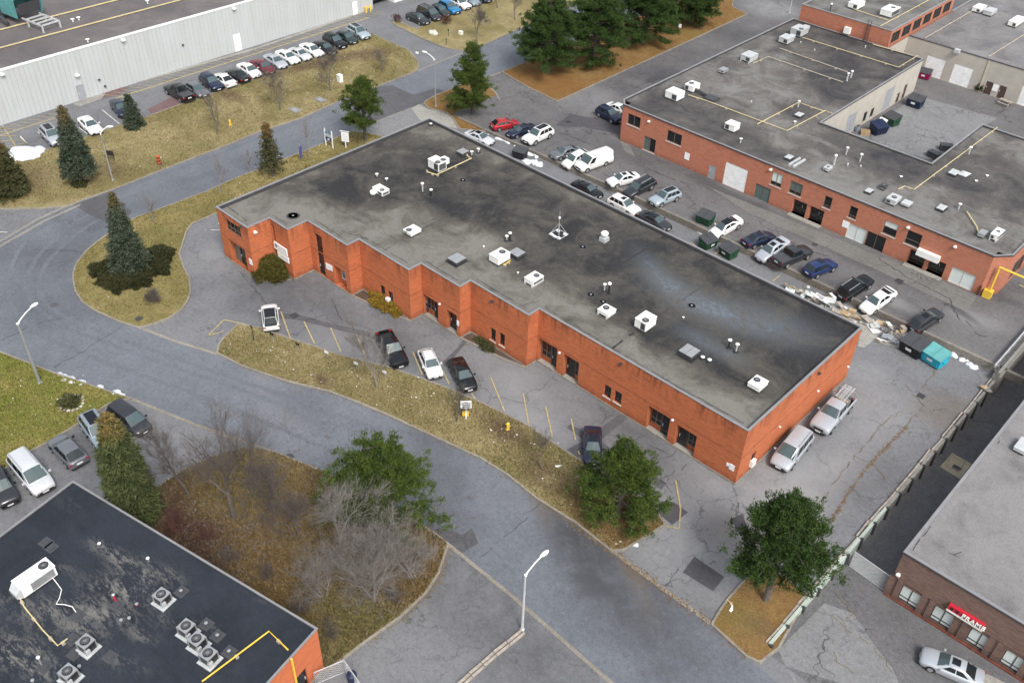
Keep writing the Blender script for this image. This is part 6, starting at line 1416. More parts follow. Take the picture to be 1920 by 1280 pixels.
    if kind == 'van': spans = [(.80, .98)]
    elif kind == 'pickup': spans = [(.06, .46), (.52, .93)]
    elif kind in ('sedan',): spans = [(.13, .50), (.54, .90)]
    else: spans = [(.05, .30), (.33, .60), (.63, .92)]
    for s in (-1, 1):
        for a, b in spans:
            t0, t1 = .16, .88; P = []
            for t, f in ((t0, a), (t0, b), (t1, b), (t1, a)): P.append(side(xr(t)+(xf(t)-xr(t))*f, t, s))
            g = MB(); g.face(P, None, (0, s, .2)); build('side_window', g, 'car_glass')
        g = MB(); xm = xf(.2)-.12; g.box(xm-.06, xm+.07, min(s*(w), s*(w+.2)), max(s*w, s*(w+.2)), zb-.02, zb+.12)
        m = build('door_mirror', g, 'paint_white'); m.material_slots[0].link = 'OBJECT'; m.material_slots[0].material = MATS['paint_white']
    r, xw, xw2 = c['wheel']
    for x in (xw, xw2):
        for s in (-1, 1):
            g = MB(); yo = s*(w+.005); g.tube([(x, yo-s*.24, r), (x, yo, r)], r, 14); t = build('wheel', g, 'black_rubber')
            g = MB(); g.tube([(x, yo, r), (x, yo+s*.012, r)], r*.64, 12); build('rim', g, 'rim_metal', t)
            g = MB(); n_ = 12; g.face([(x+(r+.07)*math.cos(math.pi*i/n_), s*(w+.002), r+(r+.07)*math.sin(math.pi*i/n_)) for i in range(n_+1)], None, (0, s, 0)); build('wheel_arch', g, 'black_rubber')
    xe = L/2; fz = c['sec'][-2][3]; bz = c['sec'][1][3]
    for s in (-1, 1):
        g = MB(); y0, y1 = s*w*.52, s*w*.86; g.add([(xe-.02, y0, fz-.12), (xe-.16, y1, fz-.10), (xe-.34, y1+s*.02, fz+.0), (xe-.12, y0, fz+.035), (xe-.2, y0, fz-.14), (xe-.4, y1, fz-.12)], [(0, 1, 2, 3), (3, 2, 1, 0)]); build('headlight', g, 'head_lamp')
        g = MB(); g.box(-xe-.0+.0, -xe+.22, min(s*w*.60, s*w*.93), max(s*w*.60, s*w*.93), bz-.22, bz-.07); build('tail_light', g, 'tail_lamp')
    g = MB(); g.box(xe-.06, xe+.012, -w*.48, w*.48, fz-.30, fz-.08); build('grille', g, 'black_paint')
    g = MB(); g.box(xe-.08, xe+.02, -.8*w, .8*w, c['sec'][0][2]-.12, c['sec'][0][2]+.02); build('front_bumper', g, 'black_rubber')
    g = MB(); g.box(-xe-.03, -xe+.08, -.85*w, .85*w, c['sec'][0][2]-.1, c['sec'][0][2]+.03); build('rear_bumper', g, 'black_rubber')
    g = MB(); g.box(xe+.012, xe+.03, -.25, .25, .42, .54); build('licence_plate', g, 'plate_white')
    g = MB(); g.box(-xe-.035, -xe-.01, -.25, .25, bz-.34, bz-.2); build('licence_plate', g, 'plate_white')
    g = MB(); g.box(-xe*.82, xe*.82, -w*.8, w*.8, .16, .3); build('underbody', g, 'black_rubber')
    if 'spoiler' in opt: g = MB(); g.box(rb-.2, rb+.02, -wb*.8, wb*.8, zb+.08, zb+.12); build('spoiler', g, 'black_paint')
    if 'cover' in opt: g = MB(); g.box(-2.74, -1.05, -.85, .85, 1.1, 1.17); build('bed_cover', g, 'black_lid')
    if kind == 'pickup': g = MB(); g.box(-2.74, -1.08, -.84, .84, .72, .76); build('bed_floor', g, 'black_rubber')
    return root
def car(kind, F, B, col, label, opt=(), group='parked cars', dz=.5, cat='car', roofcol=None):
    f = GG(*F, dz); b = GG(*B, dz); cx, cy_ = (f[0]+b[0])/2, (f[1]+b[1])/2; a = math.atan2(f[1]-b[1], f[0]-b[0]); key = (kind, tuple(opt))
    if key not in PROTO: PROTO[key] = o = car_proto(kind, opt)
    else: o = copy_tree(PROTO[key])
    L = math.hypot(f[0]-b[0], f[1]-b[1]); s = max(.94, min(1.05, L/CT[kind]['L'])); CARLOG.append((label[:34], round(L, 2)))
    zf = hz(cx+math.cos(a)*1.4, cy_+math.sin(a)*1.4); zr = hz(cx-math.cos(a)*1.4, cy_-math.sin(a)*1.4); z = hz(cx, cy_)
    nm = {'pickup': 'pickup_truck', 'van': 'cargo_van', 'minivan': 'minivan', 'suv': 'suv', 'sedan': 'sedan_car', 'hatch': 'hatchback_car'}[kind]
    o.name = nm; o.location = (cx, cy_, z+.012); o.rotation_euler = (0, -math.atan2(zf-zr, 2.8), a); o.scale = (s, s, s); tag(o, label, cat, group)
    for c in o.children:
        base = c.name.split('.')[0]
        if base in ('body', 'door_mirror'): c.material_slots[0].material = MATS['paint_'+(col if base == 'body' or col in ('white', 'silver', 'pale') else 'black')]
    return o
CARLOG = []
fg = 'cars in the far left lot'
car('suv', (113, 272), (84, 243), 'silver', 'silver wagon between the far left spruces', ('rails', 'panoroof'), fg)
car('sedan', (183, 250), (156, 224), 'white', 'lone white sedan right of the far left spruces', (), fg); car('sedan', (238, 219), (215, 190), 'navy', 'dark car half hidden behind the small bluish spruce', (), fg)
car('pickup', (317, 164), (357, 189), 'black', 'black pickup with an open bed at the left end of the long car row', ('cover',), fg, cat='pickup truck')
car('hatch', (386, 181), (353, 160), 'grey', 'dark grey hatchback next to the black pickup', (), fg); car('suv', (414, 170), (380, 145), 'navy', 'dark navy suv left of a white sedan in the long row', (), fg)
car('sedan', (403, 141), (437, 162), 'white', 'white sedan parked nose in, left part of the long row', (), fg); car('sedan', (428, 132), (464, 154), 'black', 'black sedan with tail lights out between two white sedans', (), fg)
car('sedan', (486, 145), (450, 123), 'white', 'white sedan left of the dark red car', (), fg); car('sedan', (511, 137), (475, 117), 'maroon', 'dark red sedan in the long row by the grey wall', (), fg)
car('sedan', (535, 128), (499, 106), 'silver', 'silver sedan right of the dark red one', (), fg); car('sedan', (558, 119), (522, 99), 'white', 'white sedan second to the right of the dark red one', (), fg)
car('sedan', (579, 111), (546, 95), 'pale', 'pale silver sedan in the middle of three pale cars', (), fg); car('sedan', (602, 105), (568, 87), 'white', 'white sedan just left of a run of black cars', (), fg)
car('sedan', (626, 100), (592, 83), 'black', 'black sedan at the start of three black cars', (), fg); car('suv', (646, 90), (611, 71), 'black', 'black suv in the middle of three dark cars', (), fg)
car('hatch', (668, 82), (632, 64), 'green', 'very dark green hatchback beside the pale blue suv', (), fg); car('suv', (692, 74), (654, 53), 'bluegrey', 'pale blue grey suv at the right end of the long row', ('panoroof',), fg)
tg = 'cars in the lot at the top'
car('sedan', (801, 44), (767, 29), 'charcoal', 'black sedan at the near end of the top lot', (), tg); car('minivan', (825, 38), (786, 19), 'charcoal', 'dark minivan second in the top lot', ('rails',), tg); car('hatch', (842, 30), (807, 15), 'green', 'dark green hatchback third in the top lot', (), tg)
car('suv', (859, 25), (826, 9), 'sky', 'bright blue suv in the top lot', (), tg); car('suv', (880, 17), (844, 1), 'white', 'white suv with a dark sill in the top lot', (), tg); car('hatch', (897, 10), (866, -5), 'steel', 'light blue hatchback in the top lot', (), tg)
car('sedan', (917, 3), (886, -12), 'navy', 'navy sedan cut by the top picture edge', (), tg); car('sedan', (936, -6), (905, -20), 'charcoal', 'dark sedan at the very top edge of the lot', (), tg)
bg_ = 'cars in the raised back lot'
car('hatch', (967, 230), (926, 238), 'red', 'bright red hatchback beside the brown needle bed', (), bg_); car('sedan', (955, 253), (999, 239), 'navy', 'dark navy sedan right of the red hatchback', ('sunroof',), bg_)
car('suv', (985, 267), (1031, 246), 'white', 'white suv right of the navy sedan', ('panoroof',), bg_); car('sedan', (1038, 299), (1083, 281), 'grey', 'grey sedan left of the little white car', (), bg_)
car('hatch', (1061, 313), (1099, 292), 'white', 'small white hatchback beside the cargo van', (), bg_); car('van', (1083, 324), (1142, 296), 'white', 'white windowless cargo van in the back lot', (), bg_, cat='van')
car('sedan', (1145, 351), (1190, 332), 'white', 'white sedan with a dark sunroof below the van', ('sunroof',), bg_); car('suv', (1178, 368), (1222, 346), 'charcoal', 'boxy charcoal suv between a white and a silver blue car', ('rails',), bg_)
car('suv', (1222, 390), (1269, 363), 'bluegrey', 'silver blue suv with a large sunroof by the lane wall', ('panoroof',), bg_)
car('sedan', (1338, 443), (1383, 419), 'white', 'white sedan with a full glass roof beside the green dumpsters', ('glassroof',), bg_); car('sedan', (1445, 442), (1398, 466), 'navy', 'dark purple blue sedan with its tail toward the lane', ('sunroof',), bg_)
car('sedan', (1425, 487), (1471, 458), 'silver', 'silver sedan left of the black pickup', ('sunroof',), bg_); car('pickup', (1513, 470), (1454, 504), 'charcoal', 'black pickup with a flat bed cover by the lane wall', ('cover',), bg_, cat='pickup truck')
car('suv', (1560, 494), (1512, 523), 'blue', 'deep blue suv right of the black pickup', ('sunroof',), bg_); car('suv', (1629, 529), (1577, 560), 'black', 'black suv with bright roof rails above the rubbish pile', ('panoroof', 'rails'), bg_)
car('sedan', (1622, 584), (1669, 553), 'white', 'white sedan with a tail spoiler beside the black suv', ('spoiler',), bg_); car('hatch', (1758, 591), (1713, 620), 'charcoal', 'lone dark hatchback near the black dumpster', ('sunroof',), bg_)
car('suv', (1163, 228), (1123, 207), 'navy', 'dark navy suv by the corner of the pale red building', (), bg_); car('sedan', (1182, 215), (1142, 198), 'white', 'white sedan half hidden behind the building corner', (), bg_)
lg = 'cars in the lane behind the brick building'
car('sedan', (921, 268), (878, 251), 'pale', 'white and black car parked close behind the far corner of the main building', ('panoroof',), lg); car('sedan', (1124, 368), (1078, 345), 'black', 'black car mostly hidden behind the rear parapet', (), lg)
car('suv', (1194, 399), (1147, 375), 'white', 'white suv half hidden behind the rear parapet', ('sunroof',), lg); car('sedan', (1250, 427), (1205, 404), 'charcoal', 'dark sedan with a glossy roof half hidden behind the parapet', ('glassroof',), lg)
fgp = 'cars in front of the brick building'
car('hatch', (504.5, 573), (509.5, 618), 'white', 'white car with a black glass roof beside the front strip', ('glassroof', 'spoiler'), fgp); car('pickup', (752, 686), (719, 628), 'black', 'black pickup truck behind the pale bare sapling', (), fgp, cat='pickup truck')
car('hatch', (817, 705), (797, 661), 'white', 'white wagon between two black vehicles in front', ('rails',), fgp); car('sedan', (882, 731), (853, 676), 'black', 'black sedan right of the white wagon', (), fgp)
car('sedan', (1111, 869), (1111, 804), 'navy', 'dark blue sedan next to the pine on the front strip', ('panoroof',), fgp)
car('minivan', (1459, 876), (1508, 816), 'silver', 'silver minivan along the right brick wall', ('rails',), 'vehicles along the right wall'); pk = car('pickup', (1533, 808), (1586, 748), 'silver', 'silver pickup with a dark bed full of ladders', (), 'vehicles along the right wall', cat='pickup truck')
car('sedan', (1733, 1229), (1835, 1274), 'silver', 'silver sedan with an open dark sunroof by the brown shop', ('sunroof',), 'vehicles by the brown shop')
ll = 'cars in the lower left lot'
car('minivan', (273, 809), (215, 765), 'charcoal', 'dark grey minivan nearest the road in the lower left lot', (), ll); car('suv', (206, 842), (163, 780), 'steel', 'blue grey suv with a long ribbed sunroof', ('panoroof', 'rails'), ll)
car('hatch', (104, 822), (151, 871), 'grey', 'grey hatchback showing its red tail lights, lower left lot', (), ll); car('minivan', (87, 921), (33, 858), 'pale', 'silver white minivan by the corner of the black roof', ('rails',), ll)
car('suv', (20, 945), (-12, 885), 'charcoal', 'dark suv cut by the left picture edge', (), ll)
# ladders and pipes stacked in the silver pickup's bed
m = pk; t = thing('ladder_rack', (0, 0, 0), 0, 'rack with ladders standing in the bed of the silver pickup', 'ladder rack'); t.location = m.location; t.rotation_euler = m.rotation_euler
g = MB()
for x in (-1.2, -2.6):
    for y in (-.8, .8): g.box(x-.04, x+.04, y-.04, y+.04, 1.1, 2.0)
    g.box(x-.04, x+.04, -.84, .84, 1.95, 2.03)
g.build('frame', 'grey_metal', t, local=True)
for y0 in (-.45, .1):
    g = MB()
    for y in (y0, y0+.38): g.box(-3.1, -.8, y-.03, y+.03, 2.04, 2.1)
    for k in range(9): g.box(-3.0+k*.25, -2.95+k*.25, y0, y0+.38, 2.05, 2.09)
    g.build('ladder', 'pale_metal', t, local=True)
g = MB()
for k in range(14): g.box(-2.5+rnd.uniform(0, 1.2), -2.3+rnd.uniform(0, 1.2), rnd.uniform(-.7, .4), rnd.uniform(-.2, .75), .76, .95+rnd.random()*.25)
g.build('load', 'grey_wood', t, local=True)

# ================================================================== TREES
def raw_mesh(name, V, F, mat, parent, attrs=None, smooth=False):
    me = bpy.data.meshes.new(name); V = np.asarray(V, np.float32); F = np.asarray(F, np.int32)
    me.vertices.add(len(V)); me.vertices.foreach_set('co', V.ravel()); k = F.shape[1]
    me.loops.add(F.size); me.loops.foreach_set('vertex_index', F.ravel()); me.polygons.add(len(F)); me.polygons.foreach_set('loop_start', np.arange(0, F.size, k, dtype=np.int32))
    me.update(calc_edges=True); me.materials.append(M_(mat))
    if attrs:
        for a, v in attrs.items(): me.attributes.new(a, 'FLOAT', 'POINT').data.foreach_set('value', np.asarray(v, np.float32))
    if smooth: me.polygons.foreach_set('use_smooth', [True]*len(F))
    o = bpy.data.objects.new(name, me); COL.objects.link(o); o.parent = parent; return o
def tuft_mesh(name, C, D, size, width, k, mat, parent, rs, tip=None, par=.75, squash=1.0):
    """C centres, D outward directions: k slim leaf-like triangles fanned from every centre"""
    n = len(C); V = []; A = []
    for j in range(k):
        d = D*par+rs.normal(0, .55, (n, 3)); d[:, 2] *= squash; d /= np.linalg.norm(d, axis=1, keepdims=True)+1e-9
        s = np.cross(d, rs.normal(0, 1, (n, 3))); s /= np.linalg.norm(s, axis=1, keepdims=True)+1e-9
        L = size*rs.uniform(.6, 1.25, (n, 1)); w = width*rs.uniform(.7, 1.3, (n, 1))
        b = C+rs.normal(0, size*.25, (n, 3)); V.append(np.stack([b-s*w, b+s*w, b+d*L+s*w*.35, b+d*L-s*w*.35], 1))
        if tip is not None: A.append(np.repeat(tip, 4))
    V = np.concatenate(V).reshape(-1, 3); F = np.arange(len(V)).reshape(-1, 4)
    return raw_mesh(name, V, F, mat, parent, {'stain': np.concatenate(A)} if tip is not None else None)
def trunk_mesh(g, pts, rs_, n=7): g.tube(pts, rs_, n)
def pine(px, H, Rr, label, seed, z0=.10, base_h=.18, mat='pine_green', dens=1.0, lean=(0, 0), bark='bark', shape=.75, sparse=0.0, clump=.50, bz=None, top=.12, name='pine_tree', squat=0.0):
    rs = np.random.RandomState(seed); rr = random.Random(seed); x, y, zg = GG(*px); z0 = zg+z0 if bz is None else bz
    t = thing(name, (x, y, z0), rr.random()*.3, label, 'tree')
    g = MB(); tp = [(0, 0, -.2), (.05, .03, H*.35), (lean[0]*.5, lean[1]*.5, H*.7), (lean[0], lean[1], H*.97)]
    g.tube(tp, [H*.020+.06, H*.016+.04, H*.009+.02, .02], 8); g.build('trunk', bark, t, local=True)
    # whorls of branches, each carrying clumps of needles
    g = MB(); CC = []; nb = int((H*9)*dens)
    for i in range(nb):
        f = rr.random()**(.9); h = H*(base_h+(1-base_h)*f)
        prof = (1-f)**shape*(min(1, (f+.10)/.28))**.5+top*(1-f*.6)
        if squat: prof = max(prof, 0)*(1-squat*abs(f-.45))
        L = Rr*prof*rr.uniform(.62, 1.16); 
        if rr.random() < sparse: L *= rr.uniform(.3, .7)
        a = rr.random()*6.283; up = rr.uniform(-.05, .38)*(1-.4*f); ca, sa = math.cos(a), math.sin(a)
        cx, cy_ = lean[0]*max(0, h/H-.3), lean[1]*max(0, h/H-.3)
        p0 = (cx, cy_, h-.25*L*.4); p1 = (cx+ca*L*.55, cy_+sa*L*.55, h+up*L*.35); p2 = (cx+ca*L, cy_+sa*L, h+up*L)
        g.tube([p0, p1, p2], [.035+L*.010, .025+L*.005, .01], 4, caps=False)
        m = max(2, int(L/.42))
        for k in range(m):
            q = .38+.62*(k+rr.random()*.5)/m
            for _ in range(2 if q > .6 else 1):
                sp = clump*(.35+.55*q)
                CC.append((cx+ca*L*q+rr.gauss(0, sp), cy_+sa*L*q+rr.gauss(0, sp), h+up*L*q+rr.gauss(0, sp*.35)))
    g.build('branches', bark, t, local=True)['kind'] = 'stuff'
    CC = np.array(CC); m = 20; C = np.repeat(CC, m, 0)+rs.normal(0, clump*.36, (len(CC)*m, 3))*np.array((1, 1, .62))
    ax = np.array((0, 0, H*.42)); D = C-ax; D /= np.linalg.norm(D, axis=1, keepdims=True); D[:, 2] += .45
    o = tuft_mesh('crown', C, D, .19, .030, 4, mat, t, rs); return t
def spruce(px, H, Rr, label, seed, mat='spruce_blue', dens=1.0, z0=.10, tipc=.0, tiers=None, droop=.28, colw=0.0, name='spruce_tree', sparse=0.0, base_h=.07, powr=.95, size=.20):
    rs = np.random.RandomState(seed); rr = random.Random(seed); x, y, zg = GG(*px)
    t = thing(name, (x, y, zg+z0), rr.random()*.3, label, 'tree'); g = MB(); g.tube([(0, 0, -.2), (0, 0, H*.5), (0, 0, H*.98)], [H*.018+.05, H*.010+.03, .02], 7); g.build('trunk', 'bark', t, local=True)
    C = []; D = []; g = MB(); tiers = tiers or int(H*3.1)
    for i in range(tiers):
        f = i/(tiers-1); h = H*(base_h+(1-base_h)*f); R_ = Rr*((1-f)**powr*(1-colw)+colw*math.sin(min(1, (1-f)*1.8+.05)*math.pi/2))+.12; nb = max(4, int((9+R_*5)*dens))
        a0 = rr.random()*6
        for k in range(nb):
            a = a0+6.283*k/nb+rr.gauss(0, .16); L = R_*rr.uniform(.74, 1.12)
            if rr.random() < sparse: L *= rr.uniform(.25, .7)
            ca, sa = math.cos(a), math.sin(a); hh = h+rr.gauss(0, .10)
            p1 = (ca*L*.6, sa*L*.6, hh-droop*L*.45); p2 = (ca*L, sa*L, hh-droop*L*.6+.06*L)
            g.tube([(0, 0, hh+.1), p1, p2], [.04, .022, .008], 3, caps=False)
            m = max(3, int(L/.17*dens))
            for j in range(m):
                q = .22+.78*(j+rr.random())/m; w_ = (.10+.22*(1-q)*L*.5+.08)
                zq = hh+.1*(1-q)-droop*L*(.75*q if q < .6 else .45+(q-.6)*.3)
                C.append((ca*L*q-sa*rr.gauss(0, w_), sa*L*q+ca*rr.gauss(0, w_), zq+rr.gauss(0, .05))); D.append((ca, sa, -.25))
    g.build('branches', 'bark', t, local=True)['kind'] = 'stuff'
    C = np.array(C); D = np.array(D); C = np.repeat(C, 4, 0)+rs.normal(0, .085, (len(C)*4, 3)); D = np.repeat(D, 4, 0)
    tip = np.clip((C[:, 2]/H-(1-tipc*1.5))/max(.01, tipc*1.5)*1.2, 0, .8)*rs.uniform(.1, 1, len(C)) if tipc else np.zeros(len(C))
    o = tuft_mesh('crown', C, D, size, .05, 3, mat, t, rs, tip, par=.9)
    return t
def bare(px, H, spread, label, seed, bark='grey_bark', stems=1, levels=5, z0=.1, r0=None, kids=(3, 4), up=.55, name='bare_tree', twig=1.0, start=.3, lean=(0, 0)):
    rr = random.Random(seed); x, y, zg = GG(*px); t = thing(name, (x, y, zg+z0), 0, label, 'tree' if 'bush' not in name and 'shrub' not in name else 'shrub')
    gt = MB(); r0 = r0 or .02+H*.012; segs = {}
    def vec(d, ang, az):
        x_, y_, z_ = d; m_ = math.sqrt(x_*x_+y_*y_+z_*z_); x_, y_, z_ = x_/m_, y_/m_, z_/m_
        if abs(z_) < .9: u = (y_, -x_, 0.0)
        else: u = (0.0, z_, -y_)
        m_ = math.sqrt(u[0]**2+u[1]**2+u[2]**2); u = (u[0]/m_, u[1]/m_, u[2]/m_); v = (y_*u[2]-z_*u[1], z_*u[0]-x_*u[2], x_*u[1]-y_*u[0])
        c_, s_ = math.cos(ang), math.sin(ang); e, f = math.cos(az)*s_, math.sin(az)*s_
        return (x_*c_+u[0]*e+v[0]*f, y_*c_+u[1]*e+v[1]*f, z_*c_+u[2]*e+v[2]*f)
    def grow(p, d, L, r, lev):
        n = 4 if lev < 2 else (3 if lev < levels-1 else 2); pts = [p]; q = p; dd = d; ga = rr.gauss
        for i in range(n):
            w_ = .16 if lev >= levels-2 else .10
            dd = (dd[0]+ga(0, w_), dd[1]+ga(0, w_), dd[2]+ga(0, .05)+up*.10); m_ = math.sqrt(dd[0]**2+dd[1]**2+dd[2]**2); dd = (dd[0]/m_, dd[1]/m_, dd[2]/m_)
            q = (q[0]+dd[0]*L/n, q[1]+dd[1]*L/n, q[2]+dd[2]*L/n); pts.append(q)
        rs_ = [max(.0045, r*(1-.62*i/n)) for i in range(n+1)]
        if lev == 0: gt.tube(pts, rs_, 7, caps=False)
        else: segs.setdefault((n, 5 if lev < 2 else 3), []).append((pts, rs_))
        if lev >= levels: return
        k = rr.randint(*kids)+(1 if lev == 0 else 0)+(1 if lev >= levels-2 else 0)
        for j in range(k):
            f = rr.uniform(start if lev == 0 else .25, 1.0); i = min(n-1, int(f*n)); t_ = f*n-i; A_, B_ = pts[i], pts[i+1]
            b = (A_[0]+(B_[0]-A_[0])*t_, A_[1]+(B_[1]-A_[1])*t_, A_[2]+(B_[2]-A_[2])*t_)
            d2 = vec((B_[0]-A_[0], B_[1]-A_[1], B_[2]-A_[2]), rr.uniform(.35, .95)*spread, rr.random()*6.283); grow(b, d2, L*rr.uniform(.52, .78), rs_[i]*rr.uniform(.5, .7), lev+1)
        grow(pts[-1], dd, L*rr.uniform(.5, .7), rs_[-1], lev+1)
    for s in range(stems):
        a = rr.random()*6.28; tl = (.0 if stems == 1 else rr.uniform(.15, .5)); d = (math.cos(a)*tl+lean[0], math.sin(a)*tl+lean[1], 1.0)
        grow((rr.gauss(0, .1*(stems > 1)), rr.gauss(0, .1*(stems > 1)), -.15), d, H*.42, r0*(1 if stems == 1 else .7), 0)
    gt.build('trunk', bark, t, local=True, smooth=True); VV = []; FF_ = []; o_ = 0
    for (n, k), L_ in segs.items():
        V, F = batch_tubes([x_[0] for x_ in L_], [x_[1] for x_ in L_], k); VV.append(V); FF_.append(F+o_); o_ += len(V)
    o = raw_mesh('branches', np.concatenate(VV), np.concatenate(FF_), bark, t); o['kind'] = 'stuff'; return t
def bush(px, rx, ry, h, mat, label, seed, rot=0.0, n=900, z0=.05, name='shrub', size=.2, cat='shrub', hole=0, spread_z=.9):
    rs = np.random.RandomState(seed); x, y, zg = GG(*px); t = thing(name, (x, y, zg+z0), rot, label, cat)
    a = rs.uniform(0, 6.283, n); r = np.sqrt(rs.uniform(hole, 1, n)); lump = 1+.16*np.sin(a*5+seed)+.1*np.sin(a*9)
    z = h*np.sqrt(np.clip(1-r**2*.92, 0, 1))*rs.uniform(.35, 1.0, n)**.35*(.8+.3*np.sin(r*7+a*4))
    C = np.stack([rx*r*lump*np.cos(a), ry*r*lump*np.sin(a), z], 1); D = np.stack([np.cos(a)*r, np.sin(a)*r, .6+0*a], 1)
    C = np.repeat(C, 4, 0)+rs.normal(0, .10, (n*4, 3)); C[:, 2] = np.abs(C[:, 2]); D = np.repeat(D, 4, 0)
    tuft_mesh('foliage', C, D, size, .05, 3, mat, t, rs); g = MB()
    for k in range(9): aa = k*.7; g.tube([(0, 0, 0), (rx*.45*math.cos(aa), ry*.45*math.sin(aa), h*.6)], [.04, .01], 4)
    g.build('stem', 'bark', t, local=True); return t
pine((1158, 970), 8.3, 4.0, 'dense round pine on the front strip beside the dark blue sedan', 11, base_h=.10, shape=.72, dens=1.35)
pine((1435, 1125), 11.6, 3.9, 'tall dense pine with a bare grey trunk in the corner needle bed', 12, base_h=.33, shape=.62, dens=1.05, mat='pine_deep', bark='grey_bark')
pine((716, 1000), 10.2, 5.0, 'broad yellowish pine leaning over the road behind the bare trees', 13, base_h=.06, shape=.5, dens=1.0, sparse=.25)
pine((1027, 139), 12.0, 5.0, 'leftmost of the four big pines on the needle island', 14, z0=.2, base_h=.12, shape=.42, dens=1.5, mat='pine_deep')
pine((1112, 122), 12.6, 5.2, 'second pine from the left on the needle island', 15, z0=.3, base_h=.06, shape=.42, dens=1.5, mat='pine_deep')
pine((1205, 83), 12.5, 5.3, 'third pine from the left on the needle island, greyer', 16, z0=.3, base_h=.06, shape=.42, dens=1.5, mat='pine_deep')
pine((1293, 46), 12.5, 5.2, 'rightmost of the four big pines on the needle island', 17, z0=.3, base_h=.06, shape=.42, dens=1.5, mat='pine_deep')
pine((886, 213), 10.4, 3.9, 'cone shaped green pine on the brown bed beside the red hatchback', 18, base_h=.10, shape=.85, dens=1.15)
pine((685, 264), 8.9, 3.1, 'small round pine with a bare trunk behind the rear roof corner', 19, base_h=.30, shape=.5, dens=.95, sparse=.25)
spruce((247, 506), 9.4, 2.2, 'big blue spruce with a brown tip on the rounded grass island', 21, tipc=.12, dens=1.0, powr=.85, sparse=.25)
spruce((262, 972), 11.4, 1.6, 'tall column shaped evergreen with a golden top by the black roof', 22, mat='cedar_green', tipc=.13, colw=.72, droop=.12, dens=1.25, name='cedar_tree', size=.30)
spruce((512, 331), 7.2, 1.7, 'thin ragged spruce with reddish needles on the left verge', 23, mat='sparse_green', tipc=.2, sparse=.55, dens=.6, base_h=.22, powr=.7)
spruce((155, 343), 10.0, 2.1, 'tall bluish spruce in front of the silver wagon', 24, dens=1.0, base_h=.20, powr=.75, tipc=.15)
spruce((14, 366), 9.4, 2.7, 'brownish green spruce at the left picture edge', 25, mat='sparse_green', dens=1.0, base_h=.12, powr=.7, tipc=.3)
spruce((253, 240), 4.6, 1.35, 'small bluish spruce hiding the dark car', 26, dens=.9, sparse=.3, powr=.6, base_h=.05)
bare((440, 972), 13.0, .62, 'largest bare tree with a mossy forked trunk above the leaf litter', 134, bark='grey_bark', levels=5, up=.8, r0=.26, kids=(3, 4), start=.4)
bare((353, 929), 8.5, .65, 'bare tree left of the largest one beside the cedar', 32, bark='grey_bark', levels=5)
bare((472, 918), 8.0, .6, 'bare tree right behind the largest one', 33, bark='bark', levels=4, up=.9)
bare((646, 1066), 12.0, .85, 'grey bare tree with a long leaning trunk in the wooded bed', 34, bark='pale_bark', levels=5, r0=.2, kids=(3, 4), lean=(-.25, .1), start=.4)
bare((735, 1052), 9.5, 1.0, 'wide grey bare tree in the middle of the tangled thicket', 35, bark='pale_bark', levels=5, stems=1, r0=.16)
bare((700, 1125), 7.5, 1.0, 'low many stemmed bare tree near the curved drive', 36, bark='pale_bark', levels=4, stems=5)
bare((775, 1085), 6.5, 1.0, 'pale bare tree at the right edge of the thicket', 37, bark='pale_bark', levels=4, stems=3)
bare((560, 1010), 6.0, 1.0, 'thin bare tree left of the leaning trunk', 38, bark='grey_bark', levels=4, stems=2)
bare((610, 1120), 5.5, 1.1, 'small bare thicket tree at the foot of the leaning trunk', 39, bark='pale_bark', levels=4, stems=3)
bare((510, 965), 6.0, 1.0, 'short bare tree at the upper end of the wooded bed', 40, bark='grey_bark', levels=5, stems=2)
bare((650, 985), 8.0, .9, 'bare tree tangled with the broad pine', 51, bark='pale_bark', levels=4, stems=2)
bare((706, 727), 7.6, .62, 'pale bare sapling in front of the black pickup', 41, bark='pale_bark', levels=5, up=1.1, kids=(3, 4))
bare((856, 791), 4.8, .8, 'small bare tree beside the white and yellow lawn sign', 42, bark='bark', levels=4)
bare((1015, 880), 5.0, .8, 'small bare sapling at the right end of the parking strip', 43, bark='grey_bark', levels=4)
bare((408, 254), 7.0, .6, 'slim bare tree left in the upper verge', 44, bark='grey_bark', levels=4); bare((526, 209), 7.0, .95, 'wide bare tree in the middle of the upper verge', 45, bark='grey_bark', levels=5)
bare((620, 172), 6.5, .8, 'bare tree beside the white cabinet', 46, bark='grey_bark', levels=5); bare((717, 137), 4.5, 1.0, 'small spreading bare tree at the right tip of the verge', 47, bark='grey_bark', levels=4)
bare((412, 362), 7.0, .4, 'thin bare sapling right of the left verge tree line', 48, bark='pale_bark', levels=3); bare((289, 417), 5.6, .4, 'thin reddish sapling behind the blue spruce', 49, bark='pale_bark', levels=3)
bare((579, 297), 6.5, .4, 'thin sapling beside the banner flag', 50, bark='pale_bark', levels=3); bare((895, 80), 7.0, .8, 'bare tree at the kerb in the top verge', 52, bark='grey_bark', levels=5)
bare((933, 16), 6.0, .7, 'bare tree left of two near the top edge', 53, bark='grey_bark', levels=4); bare((966, 39), 6.0, .7, 'bare tree right of two near the top edge', 54, bark='grey_bark', levels=4)
bare((1034, 12), 6.0, .7, 'bare tree behind the leftmost big pine', 55, bark='grey_bark', levels=4); bare((470, 325), 4.5, .4, 'short thin sapling left of the ragged spruce', 56, bark='pale_bark', levels=3)
bare((290, 566), 1.8, 1.3, 'low bare shrub on the grass in front of the juniper ring', 57, bark='grey_bark', levels=4, stems=5, name='bare_shrub', start=.1)
